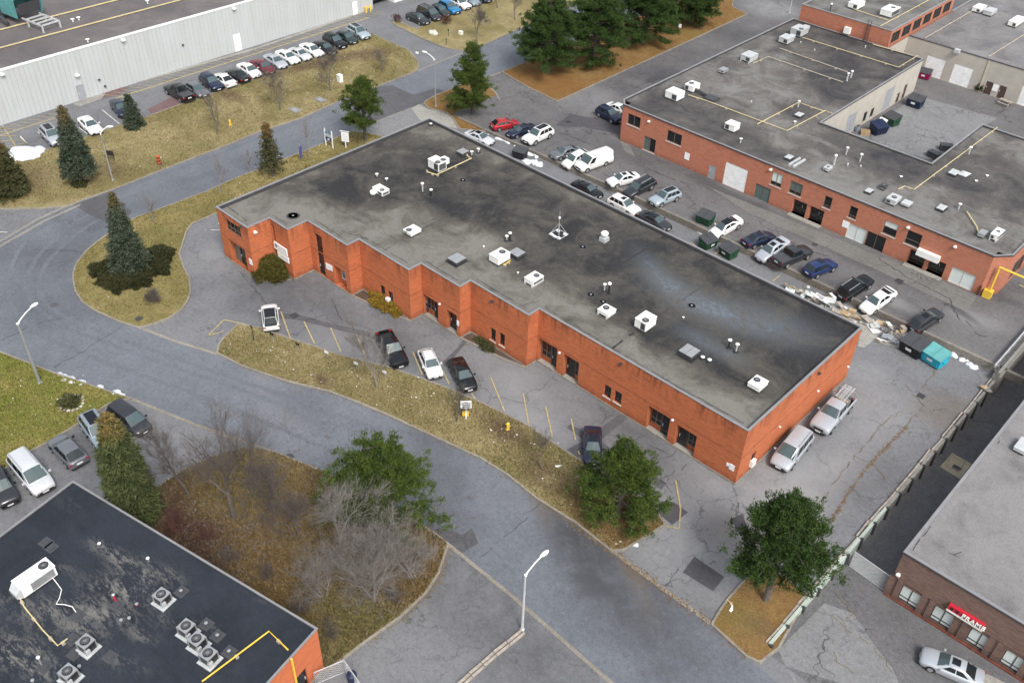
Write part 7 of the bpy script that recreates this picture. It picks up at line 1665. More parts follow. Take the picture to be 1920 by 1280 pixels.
bare((837, 48), 2.2, 1.2, 'red twigged shrub behind the top lot cars', 58, bark='red_twigs', levels=4, stems=4, name='bare_shrub'); bare((745, 43), 1.8, 1.2, 'red twigged shrub at the tip of the top verge', 59, bark='red_twigs', levels=4, stems=4, name='bare_shrub')
for i, (q, H, l) in enumerate((((330, 1000), 3.2, 'reddish brush at the left end of the wooded bed'), ((385, 1010), 2.6, 'reddish brush below the bare tree'), ((430, 1050), 2.4, 'brush along the black roof, left'), ((500, 1090), 2.6, 'brush along the black roof, middle'), ((570, 1150), 2.4, 'brush along the black roof, right'), ((740, 1130), 2.4, 'brush beside the curved drive'), ((620, 1190), 2.0, 'low brush by the orange wall corner'), ((790, 1050), 2.2, 'brush at the drive mouth'), ((680, 1030), 2.4, 'brush under the thicket'), ((560, 960), 2.2, 'brush at the road kerb'))):
    bare(q, H, 1.2, l, 70+i, bark='red_twigs' if i < 2 else 'grey_bark', levels=3, kids=(2, 3), stems=6, name='brush_shrub', start=.1)
# juniper ring round the blue spruce, in lobes
for i, (q, rx, ry, l) in enumerate((((214, 530), 2.6, 1.6, 'front lobe of the dark juniper ring below the spruce'), ((252, 524), 2.6, 1.7, 'middle lobe of the dark juniper ring'), ((288, 503), 2.3, 1.9, 'right lobe of the dark juniper ring'), ((300, 480), 1.8, 1.6, 'rear right lobe of the dark juniper ring'), ((196, 508), 1.6, 1.6, 'left lobe of the dark juniper ring'))):
    bush(q, rx*.88, ry*.85, .6, 'dark_juniper', l, 80+i, n=1300)
bush((508, 512), 2.3, 1.9, 2.0, 'juniper', 'big spreading juniper against the stepped wall under the white signs', 90, n=2600, size=.24)
bush((716, 568), 1.7, 1.0, 1.0, 'gold_bush', 'golden green shrub below the pair of slim windows', 91, n=900, rot=-.3); bush((741, 582), 1.2, .8, .8, 'gold_bush', 'smaller golden shrub next to the big golden one', 92, n=600, rot=-.3)
bush((1836, 171), .7, .5, 1.3, 'sparse_green', 'small bush against the pale block wall', 93, n=300); bush((130, 757), 1.0, .9, .35, 'sparse_green', 'low plant in a round stone ring on the lawn', 94, n=160)
bush((150, 348), .9, .8, .4, 'sparse_green', 'low scrubby plant at the foot of the tall bluish spruce', 95, n=200)
bush((910, 648), 1.3, .5, .18, 'sparse_green', 'low dead ground plants in the bed right of the second entrance', 96, n=220, rot=-.2)

# ================================================================== STREET FURNITURE AND SMALL THINGS
def lamp(base, knee, head, label, mat='pale_metal', r=.10, z0=0.0):
    x, y, zg = GG(*base); z0 = zg+z0; h = height(*knee, x, y)-z0; hx, hy = G(*head, z0+h+.75)
    t = thing('street_lamp', (x, y, z0), 0, label, 'street lamp', 'street lamps'); dx, dy = hx-x, hy-y; L = math.hypot(dx, dy); L2 = min(L, 2.8); dx, dy = dx/L*L2, dy/L*L2
    g = MB(); g.lathe(0, 0, [(r*1.9, 0), (r*1.9, .12), (r*1.25, .16), (r*1.1, .5), (r*.7, h)], 8); g.build('pole', mat, t, local=True)
    g = MB(); g.tube([(0, 0, h-.25), (dx*.12, dy*.12, h+.15), (dx*.5, dy*.5, h+.52), (dx*.85, dy*.85, h+.72)], [.07, .06, .05, .05], 6); g.build('arm', 'white_metal', t, local=True)
    a = math.atan2(dy, dx); g = MB(); ca, sa = math.cos(a), math.sin(a); V = []
    for (u, w_, zl, zh) in ((-.1, .07, -.05, .06), (.15, .16, -.08, .11), (.45, .18, -.09, .12), (.72, .07, -.03, .07)):
        for (v, z) in ((-w_, 0), (-w_*.6, zh), (w_*.6, zh), (w_, 0), (w_*.5, zl), (-w_*.5, zl)): V.append((dx*.85+ca*u-sa*v, dy*.85+sa*u+ca*v, h+.75+z))
    F = [(i*6+k, i*6+(k+1) % 6, (i+1)*6+(k+1) % 6, (i+1)*6+k) for i in range(3) for k in range(6)]+[(0, 1, 2, 3, 4, 5), (23, 22, 21, 20, 19, 18)]; g.add(V, F); g.build('lamp_head', 'white_metal', t, local=True, smooth=True)
    g = MB(); g.lathe(0, 0, [(r*.9, h-.05), (r*.9, h+.06), (.01, h+.08)], 8); g.build('cap', 'white_metal', t, local=True)
    return t
lamp((979, 1180), (981, 1077), (1020, 1038), 'tall pale street lamp at the bottom middle beside the timber edging'); lamp((75, 718), (35, 606), (64, 572), 'street lamp on the left lawn leaning over the road', 'grey_metal', r=.14)
lamp((817, 200), (812, 112), (797, 98), 'street lamp at the kerb behind the far corner of the main building', 'grey_metal'); lamp((212, 340), (187, 250), (203, 238), 'grey street lamp by the white sedan in the far left lot', 'grey_metal', .09, .1)
lamp((1480, 25), (1475, -25), (1500, -40), 'grey lamp post at the top between the roads', 'pale_metal')
def post_sign(px, h, w, hh, label, mat='white_paint', two=False, z0=.12, rz=0.0, post='grey_metal', name='parking_sign', grp=None, cat='sign', tilt=0.0):
    x, y, zg = GG(*px); t = thing(name, (x, y, zg+z0), rz, label, cat, grp)
    g = MB(); g.box(-.03, .03, -.03, .03, -.1, h); g.build('post', post, t, local=True)
    for s in ((-1, 1) if two else (0,)):
        g = MB(); g.box(s*w*.62-w/2, s*w*.62+w/2, -.06, -.035, h-hh, h+.02); g.build('board', mat, t, local=True)
    return t
sg_ = 'low signs along the parking strip'
post_sign((477, 641), 2.0, .35, .3, 'tall dark post sign at the upper tip of the front strip', 'dark_frame', post='dark_metal', z0=.12)
post_sign((512, 638), .9, .22, .3, 'pair of small dark plates nearest the white car', 'black_paint', True, grp=sg_, rz=.2); post_sign((560, 658), .95, .22, .3, 'second pair of small dark plates along the strip', 'black_paint', True, grp=sg_, rz=.2)
for q, l in (((614, 673), 'first small white sign past the dark plates'), ((669, 694), 'second small white sign, left of the pale sapling'), ((722, 710), 'small white sign just right of the pale sapling')): post_sign(q, .95, .5, .28, l, grp=sg_, rz=.25)
def board(px, w, h, zb, label, mat='white_paint', rz=0.0, legs=2, extra=None, z0=.12, name='lawn_sign'):
    x, y, zg = GG(*px); t = thing(name, (x, y, zg+z0), rz, label, 'sign')
    for s in ((-1, 1) if legs == 2 else (0,)): g = MB(); g.box(s*w/2-.06, s*w/2+.06, -.06, .06, -.1, zb+h+.15 if legs == 2 else zb+.1); g.build('post', 'white_paint', t, local=True)
    g = MB(); g.box(-w/2+.06, w/2-.06, -.04, .03, zb, zb+h); b = g.build('board', mat, t, local=True)
    return t, b
t, b = board((618, 277), 1.35, .42, .95, 'white post sign with a dark blue panel on the left verge', 'navy_board', rz=.1)
for s in t.children:
    if s.name.startswith('post'):
        for v in s.data.vertices:
            if v.co.z > 1: v.co.z = 2.55
g = MB(); g.box(-.6, .6, -.05, .03, 1.42, 1.5); g.box(-.6, .6, -.05, .03, 1.95, 2.12); g.build('rail', 'sign_blue', t, local=True); g = MB(); g.box(-.6, .6, -.06, .04, 1.5, 1.92); g.build('upper_board', 'pale_metal', t, local=True)
g = MB(); g.box(-.18, .22, -.05, -.041, 1.05, 1.25); g.build('emblem', 'white_paint', b, local=True)
t, b = board((649, 279), 1.15, 1.35, .95, 'plain white board sign on one post beside the small pine', 'white_paint', rz=.55, legs=1)
g = MB(); g.box(-.68, .62, -.08, .06, 2.42, 2.5); g.build('top_rail', 'grid_white', t, local=True)
g = MB()
for k in range(4): g.box(-.35, .35, -.05, -.041, 1.2+k*.25, 1.26+k*.25)
g.build('print', 'sign_grey', b, local=True)
t, b = board((874, 786), 1.15, .85, 1.35, 'white realty style sign above a yellow board by a small bare tree', 'white_paint', rz=.8, legs=1)
g = MB()
for k in range(3): g.box(-.4, .4, -.05, -.041, 1.5+k*.22, 1.58+k*.22)
g.build('print', 'black_lid', b, local=True)
g = MB(); g.box(-.35, .25, -.05, 0, .35, .95); g.build('lower_board', 'yellow_paint', t, local=True)
x, y, zg = GG(563, 303); t = thing('banner_flag', (x, y, zg+.1), .3, 'violet feather banner flag on the left verge', 'banner'); g = MB(); g.tube([(0, 0, 0), (0, 0, 1.4), (.12, 0, 2.1), (.4, 0, 2.4)], .025, 5); g.build('pole', 'grey_metal', t, local=True)
g = MB(); P = [(.02, .5), (.02, 1.4), (.12, 2.05), (.4, 2.35), (.55, 2.1), (.5, 1.4), (.38, .55)]; g.face([(a, .012, b) for a, b in P], None, (0, 1, 0)); g.face([(a, -.012, b) for a, b in P], None, (0, -1, 0)); g.build('flag', 'blue_banner', t, local=True)
post_sign((117, 230+0), .1, .1, .1, 'x') if False else None
x, y, zg = GG(210, 302); t = thing('notice_stand', (x, y, zg+.1), .5, 'small dark notice board on two legs beside the far left lamp', 'sign'); g = MB(); g.box(-.5, .5, -.04, .04, .7, 1.4); g.build('board', 'dark_frame', t, local=True)
for s in (-.42, .42): g = MB(); g.box(s-.03, s+.03, -.03, .03, -.1, .8); g.build('leg', 'dark_metal', t, local=True)
# barrel shaped delineator, hydrants, cabinets, covers
x, y, zg = GG(299, 308); t = thing('traffic_barrel', (x, y, zg+.1), 0, 'orange and black striped traffic delineator on the verge', 'traffic barrel'); g = MB(); g.lathe(0, 0, [(.34, 0), (.34, .1), (.27, .12)], 10); g.build('base', 'black_rubber', t, local=True)
for k in range(5):
    g = MB(); z = .12+k*.2; g.lathe(0, 0, [(.26-k*.02, z), (.25-k*.02, z+.2)], 10); g.build('band', 'orange_paint' if k % 2 == 0 else 'black_rubber', t, local=True)
def hydrant(px, label, s=1.0):
    x, y, zg = GG(*px); t = thing('fire_hydrant', (x, y, zg+.12), 0, label, 'fire hydrant', 'fire hydrants'); g = MB(); g.lathe(0, 0, [(.2, 0), (.2, .06), (.14, .08), (.14, .62), (.17, .64), (.15, .74), (.05, .84), (.01, .86)], 10); g.build('barrel', 'yellow_paint', t, local=True, smooth=True)
    for a in (0, math.pi): g = MB(); g.tube([(0, 0, .48), (.26*math.cos(a), .26*math.sin(a), .48)], .07, 8); g.build('outlet_cap', 'yellow_paint', t, local=True)
hydrant((952, 806), 'yellow fire hydrant on the bare patch of the front strip'); hydrant((432, 236), 'yellow fire hydrant on the upper verge')
def cab(px, sx, sy, h, label, mat='white_metal', z0=.12, name='utility_cabinet', cat='utility cabinet', rz=0):
    x, y, zg = GG(*px); t = thing(name, (x, y, zg+z0), rz, label, cat); g = MB(); g.box(-sx/2, sx/2, -sy/2, sy/2, 0, h*.94); g.build('case', mat, t, local=True); g = MB(); g.box(-sx/2-.03, sx/2+.03, -sy/2-.03, sy/2+.03, h*.94, h); g.build('lid', mat, t, local=True)
    g = MB(); g.box(-.008, .008, -sy/2-.01, -sy/2, .08, h*.88); g.build('door_seam', 'grey_metal', t, local=True); return t
cab((638, 155), .75, .6, 1.15, 'white utility cabinet on the upper verge'); cab((864, 66), .7, .5, .55, 'small white box on the top verge beside a short post')
for q, l in (((553, 208), 'left one of two flat concrete slabs on the upper verge'), ((601, 189), 'right one of two flat concrete slabs on the upper verge')):
    x, y, zg = GG(*q); t = thing('access_slab', (x, y, .12), 0, l, 'access slab'); g = MB(); g.box(-.95, .95, -.6, .6, 0, .09); g.build('slab', 'wall_concrete', t, local=True); g = MB(); g.box(-.35, .35, -.3, .3, .09, .11); g.build('cover', 'grey_metal', t, local=True)
x, y, zg = GG(813, 64); bm = bmesh.new(); bmesh.ops.create_icosphere(bm, subdivisions=3, radius=1)
for v in bm.verts: v.co = Vector((v.co.x*1.0, v.co.y*.65, max(-.2, v.co.z)*.5))*(1+.12*math.sin(v.co.x*5+v.co.y*3))
me = bpy.data.meshes.new('boulder'); bm.to_mesh(me); bm.free(); me.materials.append(M_('rock')); o = bpy.data.objects.new('boulder', me); COL.objects.link(o); o.location = (x, y, .15); tag(o, 'large pale boulder on the top verge', 'boulder')
post_sign((841, 70), 1.3, .3, .35, 'short dark post sign on the top verge', 'dark_frame', post='dark_metal'); post_sign((837, 86), 1.1, .12, .3, 'thin dark stake at the kerb of the top verge', 'dark_frame', post='dark_metal', name='marker_stake', cat='stake')
post_sign((1273, 66), 1.6, .5, .6, 'white sign at the edge of the pine island', z0=.3, rz=.3, name='road_sign'); post_sign((783, 118), 1.7, .5, .3, 'white street name plate at the verge tip', name='street_sign', rz=.4); post_sign((671, 240), 1.0, .6, .3, 'white plate sign seen over the road edge', name='street_sign', rz=.3)
post_sign((787, 47), 1.2, .12, .2, 'white bollard post beside the nearest top lot car', 'white_paint', z0=0, post='white_paint', name='marker_post', cat='marker post')
x, y, zg = GG(682, 22); t = thing('bollard_guard', (x, y, 0), 0, 'yellow pipe guard round the corner of the grey warehouse', 'bollard guard')
for a, b_ in ((-.7, 0), (0, 0), (.7, 0), (.7, 1)): g = MB(); g.lathe(a, b_, [(.16, 0), (.16, 1.05), (.10, 1.13), (.01, 1.15)], 8); g.build('bollard', 'yellow_paint', t, local=True)
g = MB(); g.tube([(-.7, 0, .8), (.7, 0, .8), (.7, 1, .8)], .08, 6); g.build('rail', 'yellow_paint', t, local=True)
# stone ring on the lawn
x, y, zg = GG(135, 757); t = thing('stone_ring', (x, y, .12), 0, 'ring of stones round a low plant on the lawn', 'stone ring')
for k in range(16):
    a = k/16*6.283; bm = bmesh.new(); bmesh.ops.create_icosphere(bm, subdivisions=1, radius=.17); me = bpy.data.meshes.new('stone'); bm.to_mesh(me); bm.free(); me.materials.append(M_('rock' if k % 3 else 'grey_wood')); o = bpy.data.objects.new('stone', me); COL.objects.link(o); o.parent = t; o.location = (1.15*math.cos(a), 1.0*math.sin(a), .03); o.scale = (rnd.uniform(.8, 1.3), rnd.uniform(.8, 1.2), .7); o.rotation_euler = (0, 0, a)
# dumpsters
def dumpster(px, mat, label, rz=0.0, s=1.0, lid='black_lid', decal=None, open_=False):
    x, y, zg = GG(*px); t = thing('dumpster', (x, y, zg+.01), rz, label, 'dumpster', 'waste dumpsters'); t.scale = (s, s, s)
    g = MB(); g.add([(-.9, -.6, .12), (.9, -.6, .12), (.9, .6, .12), (-.9, .6, .12), (-.98, -.75, 1.05), (.98, -.75, 1.05), (.98, .72, 1.4), (-.98, .72, 1.4)], [(3, 2, 1, 0), (0, 1, 5, 4), (1, 2, 6, 5), (2, 3, 7, 6), (3, 0, 4, 7), (4, 5, 6, 7)]); g.build('bin', mat, t, local=True)
    for sx in (-1, 1):
        g = MB(); a, b = (0.02, 1.0) if sx > 0 else (-1.0, -.02); g.add([(a, -.80, 1.06), (b, -.80, 1.06), (b, .76, 1.43), (a, .76, 1.43), (a, -.80, 1.10), (b, -.80, 1.10), (b, .76, 1.47), (a, .76, 1.47)], [(4, 5, 6, 7), (0, 1, 5, 4), (1, 2, 6, 5), (3, 0, 4, 7)]); l = g.build('lid', lid, t, local=True)
        for k in range(4):
            xk = a+(b-a)*(k+.5)/4; g = MB(); g.add([(xk-.03, -.78, 1.10), (xk+.03, -.78, 1.10), (xk+.03, .74, 1.475), (xk-.03, .74, 1.475), (xk-.03, -.78, 1.125), (xk+.03, -.78, 1.125), (xk+.03, .74, 1.50), (xk-.03, .74, 1.50)], [(4, 5, 6, 7), (0, 1, 5, 4), (1, 2, 6, 5), (3, 0, 4, 7)]); g.build('rib', lid, l, local=True)
        g = MB(); g.box(sx*.99-.07, sx*.99+.07, -.25, .35, .7, .86); g.build('fork_pocket', mat, t, local=True)
        for yy_ in (-.5, .5): g = MB(); g.tube([(sx*.75-.04, yy_, .08), (sx*.75+.04, yy_, .08)], .08, 8); g.build('wheel', 'black_rubber', t, local=True)
    for k in range(4): xk = -.7+k*.467; g = MB(); g.add([(xk-.035, -.61, .2), (xk+.035, -.61, .2), (xk+.035, -.77, 1.0), (xk-.035, -.77, 1.0), (xk-.035, -.67, .2), (xk+.035, -.67, .2), (xk+.035, -.82, 1.0), (xk-.035, -.82, 1.0)], [(4, 5, 6, 7), (0, 4, 7, 3), (1, 2, 6, 5)]); g.build('stiffener', mat, t, local=True)
    if decal:
        g = MB(); g.add([(-.3, -.70, .55), (.25, -.70, .55), (.25, -.76, .85), (-.3, -.76, .85)], [(0, 1, 2, 3)]); 
        for i_ in range(len(g.v)): g.v[i_] = (g.v[i_][0], g.v[i_][1]-.07, g.v[i_][2])
        g.build('decal', decal, t, local=True)
    return t
dumpster((1321, 418), 'green_paint', 'dark green dumpster left of the white glass roof sedan', R(4)); dumpster((1326, 463), 'green_paint', 'dark green dumpster standing end on in the lane', R(80), decal='white_paint'); dumpster((1364, 480), 'green_paint', 'dark green dumpster with a white decal beside the end on one', R(-12), decal='white_paint')
dumpster((1709, 661), 'black_paint', 'big black dumpster left of the turquoise one', R(-8), 1.22, decal='white_paint'); dumpster((1749, 680), 'teal_paint', 'bright turquoise dumpster below the retaining wall', R(-12), 1.15, decal='white_metal', lid='teal_steel')
dumpster((1714, 200), 'navy_paint', 'navy dumpster with a white and yellow decal in the courtyard', R(0), 1.15, decal='white_paint'); dumpster((1669, 233), 'green_paint', 'green dumpster in the courtyard', R(-15), 1.1); dumpster((1645, 250), 'navy_paint', 'dark blue dumpster in the courtyard beside the pallets', R(70), 1.15, 'navy_paint'); dumpster((1731, 147), 'magenta_paint', 'magenta dumpster at the courtyard wall corner', R(10), 1.0, decal='white_paint')
x, y, zg = GG(975, 295); t = thing('storage_bin', (x, y, zg), R(15), 'black plastic storage bin in the lane behind the roof', 'storage bin'); g = MB(); g.add([(-.8, -.6, 0), (.8, -.6, 0), (.8, .6, 0), (-.8, .6, 0), (-.9, -.65, 1.0), (.9, -.65, 1.0), (.9, .65, 1.3), (-.9, .65, 1.3)], [(0, 1, 5, 4), (1, 2, 6, 5), (2, 3, 7, 6), (3, 0, 4, 7), (4, 5, 6, 7)]); g.build('box', 'black_paint', t, local=True); g = MB(); g.add([(-.95, -.7, 1.0), (.95, -.7, 1.0), (.95, .7, 1.32), (-.95, .7, 1.32), (-.95, -.7, 1.08), (.95, -.7, 1.08), (.95, .7, 1.4), (-.95, .7, 1.4)], [(4, 5, 6, 7), (0, 1, 5, 4), (1, 2, 6, 5), (2, 3, 7, 6), (3, 0, 4, 7)]); g.build('lid', 'black_lid', t, local=True)
# courtyard odds and ends
def pallet(loc, rz, parent, k=0):
    for i in range(6): g = MB(); g.box(-.6+i*.22, -.47+i*.22, -.5, .5, .12, .145); o = g.build('plank', 'wood', parent, local=True); o.location = (0, 0, k*.15)
    for s in (-.45, 0, .45): g = MB(); g.box(-.6, .63, s-.05, s+.05, 0, .12); o = g.build('runner', 'wood', parent, local=True); o.location = (0, 0, k*.15)
x, y, zg = GG(1621, 252); t = thing('pallet_stack', (x, y, zg), .5, 'stack of pale wooden pallets left of the blue courtyard dumpster', 'pallet stack')
for k in range(4): pallet(None, 0, t, k)
x, y, zg = GG(1607, 247); t = thing('waste_barrel', (x, y, zg), 0, 'blue grey barrel at the courtyard wall', 'barrel'); g = MB(); g.lathe(0, 0, [(.3, 0), (.32, .3), (.3, .85), (.28, .9)], 12); g.build('drum', 'paint_steel', t, local=True); g = MB(); g.lathe(0, 0, [(.28, .88), (.29, .93), (.01, .94)], 12); g.build('lid', 'dark_metal', t, local=True)
x, y, zg = GG(1655, 233); t = thing('plastic_tub', (x, y, zg), .4, 'white tub between the two courtyard dumpsters', 'tub'); g = MB(); g.lathe(0, 0, [(.5, 0), (.62, .8), (.66, .82), (.6, .86), (.01, .9)], 12); g.build('tub', 'white_metal', t, local=True)
x, y, zg = GG(1883, 197); t = thing('picnic_table', (x, y, zg), R(-8), 'weathered picnic table by the brown door of the pale block wall', 'picnic table')
for i in range(5): g = MB(); g.box(-.95, .95, -.36+i*.15, -.23+i*.15, .72, .76); g.build('plank', 'grey_wood', t, local=True)
for s in (-1, 1):
    for k in (0, 1): g = MB(); g.box(-.95, .95, s*.72-.14+k*.15, s*.72-.02+k*.15, .42, .46); g.build('bench_plank', 'grey_wood', t, local=True)
    for sx in (-.7, .7): g = MB(); g.tube([(sx, s*.2, .72), (sx, s*.62, 0)], .045, 4); g.build('leg', 'grey_wood', t, local=True)
for sx in (-.7, .7): g = MB(); g.box(sx-.03, sx+.03, -.8, .8, .36, .42); g.build('brace', 'grey_wood', t, local=True)
x, y, zg = GG(1886, 178); t = thing('barbecue', (x, y, zg), 0, 'black barbecue between the door and the picnic table', 'barbecue'); g = MB(); g.tube([(-.45, 0, .95), (.45, 0, .95)], .3, 10); g.build('hood', 'black_paint', t, local=True)
for sx in (-.4, .4): g = MB(); g.box(sx-.03, sx+.03, -.25, .25, 0, .75); g.build('leg', 'dark_metal', t, local=True)
g = MB(); g.box(-.8, .8, -.25, .25, .7, .76); g.build('shelf', 'dark_metal', t, local=True)
for q, rz_, l in (((1748, 301), -.2, 'grey box tucked in the near corner of the courtyard'), ((1771, 287), .6, 'small dark crate at the east courtyard wall')):
    x, y, zg = GG(*q, 0); t = thing('storage_crate', (x-.3, y+.9, zg), rz_, l, 'crate'); g = MB(); g.box(-.8, .8, -.5, .5, 0, .8); g.build('case', 'black_lid', t, local=True); g = MB(); g.box(-.85, .85, -.55, .55, .8, .87); g.build('lid', 'dark_metal', t, local=True)
# yellow clearance frame and the dark bollard
x, y, zg = GG(1851, 557); t = thing('clearance_bar', (x, y, zg), 0, 'yellow steel clearance frame at the chamfered building corner', 'height barrier'); g = MB(); g.box(-.55, .35, -.35, .35, 0, .95); g.build('concrete_foot', 'yellow_paint', t, local=True)
g = MB(); g.lathe(0, 0, [(.12, .9), (.12, 4.0)], 8); g.build('upright', 'yellow_paint', t, local=True); g = MB(); g.tube([(-.05, 0, 4.0), (7.5, -.2, 4.0)], .13, 8); g.build('crossbar', 'yellow_paint', t, local=True); g = MB(); g.tube([(2.5, -.1, 3.0), (7.5, -.2, 2.9)], .05, 6); g.build('hanging_bar', 'yellow_line', t, local=True)
x, y, zg = GG(1833, 553); t = thing('bollard', (x, y, zg), 0, 'thin dark red bollard beside the yellow frame', 'bollard'); g = MB(); g.lathe(0, 0, [(.11, 0), (.11, 1.25), (.02, 1.3)], 8); g.build('post', 'brown_door', t, local=True); g = MB(); g.lathe(0, 0, [(.115, 1.0), (.115, 1.1)], 8); g.build('band', 'tail_lamp', t, local=True)
# chain link fence and gate between the wall and the shop
def chain_fence(A, B, h, label, name='chain_link_fence', z0=0.0, gate=False, sp=.17, mat='pale_metal', wr=.012):
    A = np.array(A[:3], float); B = np.array(B[:3], float); L = float(np.linalg.norm((B-A)[:2])); a = math.atan2(B[1]-A[1], B[0]-A[0]); t = thing(name, tuple(A), a, label, 'fence'); n = max(1, round(L/2.4))
    for i in range(n+1): g = MB(); g.lathe(L*i/n, 0, [(.045, -.3), (.045, h+.05), (.01, h+.09)], 6); g.build('post', 'grey_metal', t, local=True)
    g = MB(); g.tube([(0, 0, h), (L, 0, h)], .035, 6); g.build('top_rail', mat, t, local=True); g = MB(); g.tube([(0, 0, .06), (L, 0, .06)], .02, 5); g.build('bottom_rail', mat, t, local=True)
    g = MB(); k = -h
    while k < L:
        for s in (1, -1):
            x0, z0_, x1, z1 = (k, .06, k+h, h) if s > 0 else (k, h, k+h, .06)
            ta = max(0, -x0/(x1-x0)); tb = min(1, (L-x0)/(x1-x0))
            if tb > ta: p = (x0+(x1-x0)*ta, 0, z0_+(z1-z0_)*ta); q = (x0+(x1-x0)*tb, 0, z0_+(z1-z0_)*tb); g.tube([p, q], wr, 3, caps=False)
        k += sp
    g.build('mesh', mat, t, local=True)['kind'] = 'stuff'; return t
a = GG(1592, 1061); b = GG(1664, 1112); chain_fence(a, (b[0], b[1], b[2]), 1.9, 'galvanised chain link gate between the long wall and the brown shop')
e0 = (-34.7, 19.2, 0); a = GG(648, 1259); chain_fence((-34.5, 18.6, 0), (a[0], a[1], 0), 1.5, 'pale chain link fence from the bright orange wall corner', sp=.28, wr=.008)
a2 = GG(690, 1320); chain_fence((a[0], a[1], 0), (a2[0], a2[1], 0), 1.5, 'second run of chain link fence turning toward the viewer', sp=.28, wr=.008)
x, y, zg = GG(661, 1278); t = thing('round_bin', (x, y, 0), 0, 'dark blue round bin behind the fence at the bottom', 'bin'); g = MB(); g.lathe(0, 0, [(.3, 0), (.36, .9)], 14); g.build('barrel', 'navy_paint', t, local=True); g = MB(); g.lathe(0, 0, [(.38, .9), (.36, 1.0), (.2, 1.1), (.01, 1.12)], 14); g.build('lid', 'navy_paint', t, local=True, smooth=True)
# timber edging in the lower drive, broken in places
A = [GG(979, 1182), GG(950, 1205), GG(925, 1225), GG(903, 1245), GG(880, 1265), GG(858, 1285)]; n_ = 0
for i, (p, q) in enumerate(zip(A, A[1:])):
    for o_, hh in ((0, .22), (.28, .14)):
        L = math.hypot(q[0]-p[0], q[1]-p[1]); an = math.atan2(q[1]-p[1], q[0]-p[0]); g = MB(); g.box(0.03, L-.04, -.09, .09, 0, hh); n_ += 1; o = g.build('timber_beam', 'grey_wood'); o.location = (p[0]-math.sin(an)*o_, p[1]+math.cos(an)*o_, 0); o.rotation_euler = (0, 0, an+rnd.uniform(-.03, .03)); tag(o, ('outer' if o_ == 0 else 'inner')+' row timber beam of the double edging, '+('first', 'second', 'third', 'fourth', 'last')[i]+' from the bottom street lamp', 'timber beam', 'timber edging below the street lamp')
# flattened cartons and lying rubbish on the grass
for i, (q, l) in enumerate((((1046, 876), 'crumpled pale paper on the front strip near its right sapling'), ((1371, 1143), 'white rag beside the kerb of the corner needle bed'), ((1368, 1131), 'tan paper strip on the kerb of the corner bed'))):
    x, y, zg = GG(*q); g = MB(); g.add([(-.3, -.08, .02), (-.1, -.14, .07), (.15, -.05, .03), (.35, .02, .08), (.3, .12, .03), (.02, .08, .09), (-.25, .1, .03)], [(0, 1, 5, 6), (1, 2, 5), (2, 3, 4, 5)]); o = g.build('litter_paper', 'white_paint' if i != 2 else 'cardboard'); o.location = (x, y, .13); o.rotation_euler = (0, 0, .8+i); tag(o, l, 'litter')
# building rubbish dumped along the lane: boards, panels, frames, boxes
deb = [((1478, 541), 'plank', 1.6, .2), ((1484, 545), 'panel', 1.3, .9), ((1490, 551), 'plank', 2.2, .16), ((1497, 547), 'plank', 1.8, .14), ((1503, 552), 'sack', 1.2, .9), ((1512, 550), 'sack', 1.0, .8), ((1520, 558), 'panel', 1.6, 1.1), ((1530, 565), 'frame', 1.5, 1.0), ((1545, 566), 'sack', 1.2, .9), ((1552, 572), 'panel', 1.5, 1.0), ((1556, 563), 'board', 1.3, .6),
       ((1563, 580), 'frame', 1.6, .9), ((1572, 583), 'panel', 1.8, 1.0), ((1580, 590), 'board', 1.5, .8), ((1586, 580), 'panel', 1.7, 1.0), ((1597, 586), 'carton', 1.0, .7), ((1592, 597), 'plank', 1.6, .2), ((1600, 600), 'panel', 1.4, 1.2), ((1610, 603), 'board', 1.8, .9), ((1620, 610), 'panel', 1.6, 1.2), ((1628, 606), 'carton', .8, .6),
       ((1640, 616), 'panel', 2.0, 1.5), ((1651, 611), 'board', 1.9, 1.2), ((1660, 620), 'frame', 1.8, 1.2), ((1668, 612), 'panel', 1.2, .8), ((1655, 634), 'frame', 1.9, 1.1), ((1662, 640), 'panel', 1.4, .8), ((1672, 632), 'plank', 1.6, .2), ((1680, 638), 'frame', 1.2, .8), ((1684, 628), 'carton', .9, .7), ((1674, 646), 'frame', 1.1, .7), ((1648, 640), 'board', 1.0, .5)]
mats_ = {'plank': ['wood', 'grey_wood'], 'sack': ['grid_white', 'grey_panel'], 'panel': ['grey_panel', 'grid_white', 'grey_metal', 'grey_wood', 'white_paint'], 'frame': ['grey_metal', 'white_paint', 'dark_metal'], 'board': ['cardboard', 'wood', 'white_paint'], 'carton': ['cardboard', 'grey_wood']}
on_ = {'plank': 'lumber', 'sack': 'rubble_sack', 'panel': 'drywall_sheet', 'frame': 'scrap_metal', 'board': 'waste_sheet', 'carton': 'carton'}
names_ = {'plank': 'timber plank', 'sack': 'white rubble sack', 'panel': 'discarded pale panel', 'frame': 'discarded metal frame', 'board': 'discarded board', 'carton': 'discarded carton'}
rr = random.Random(5)
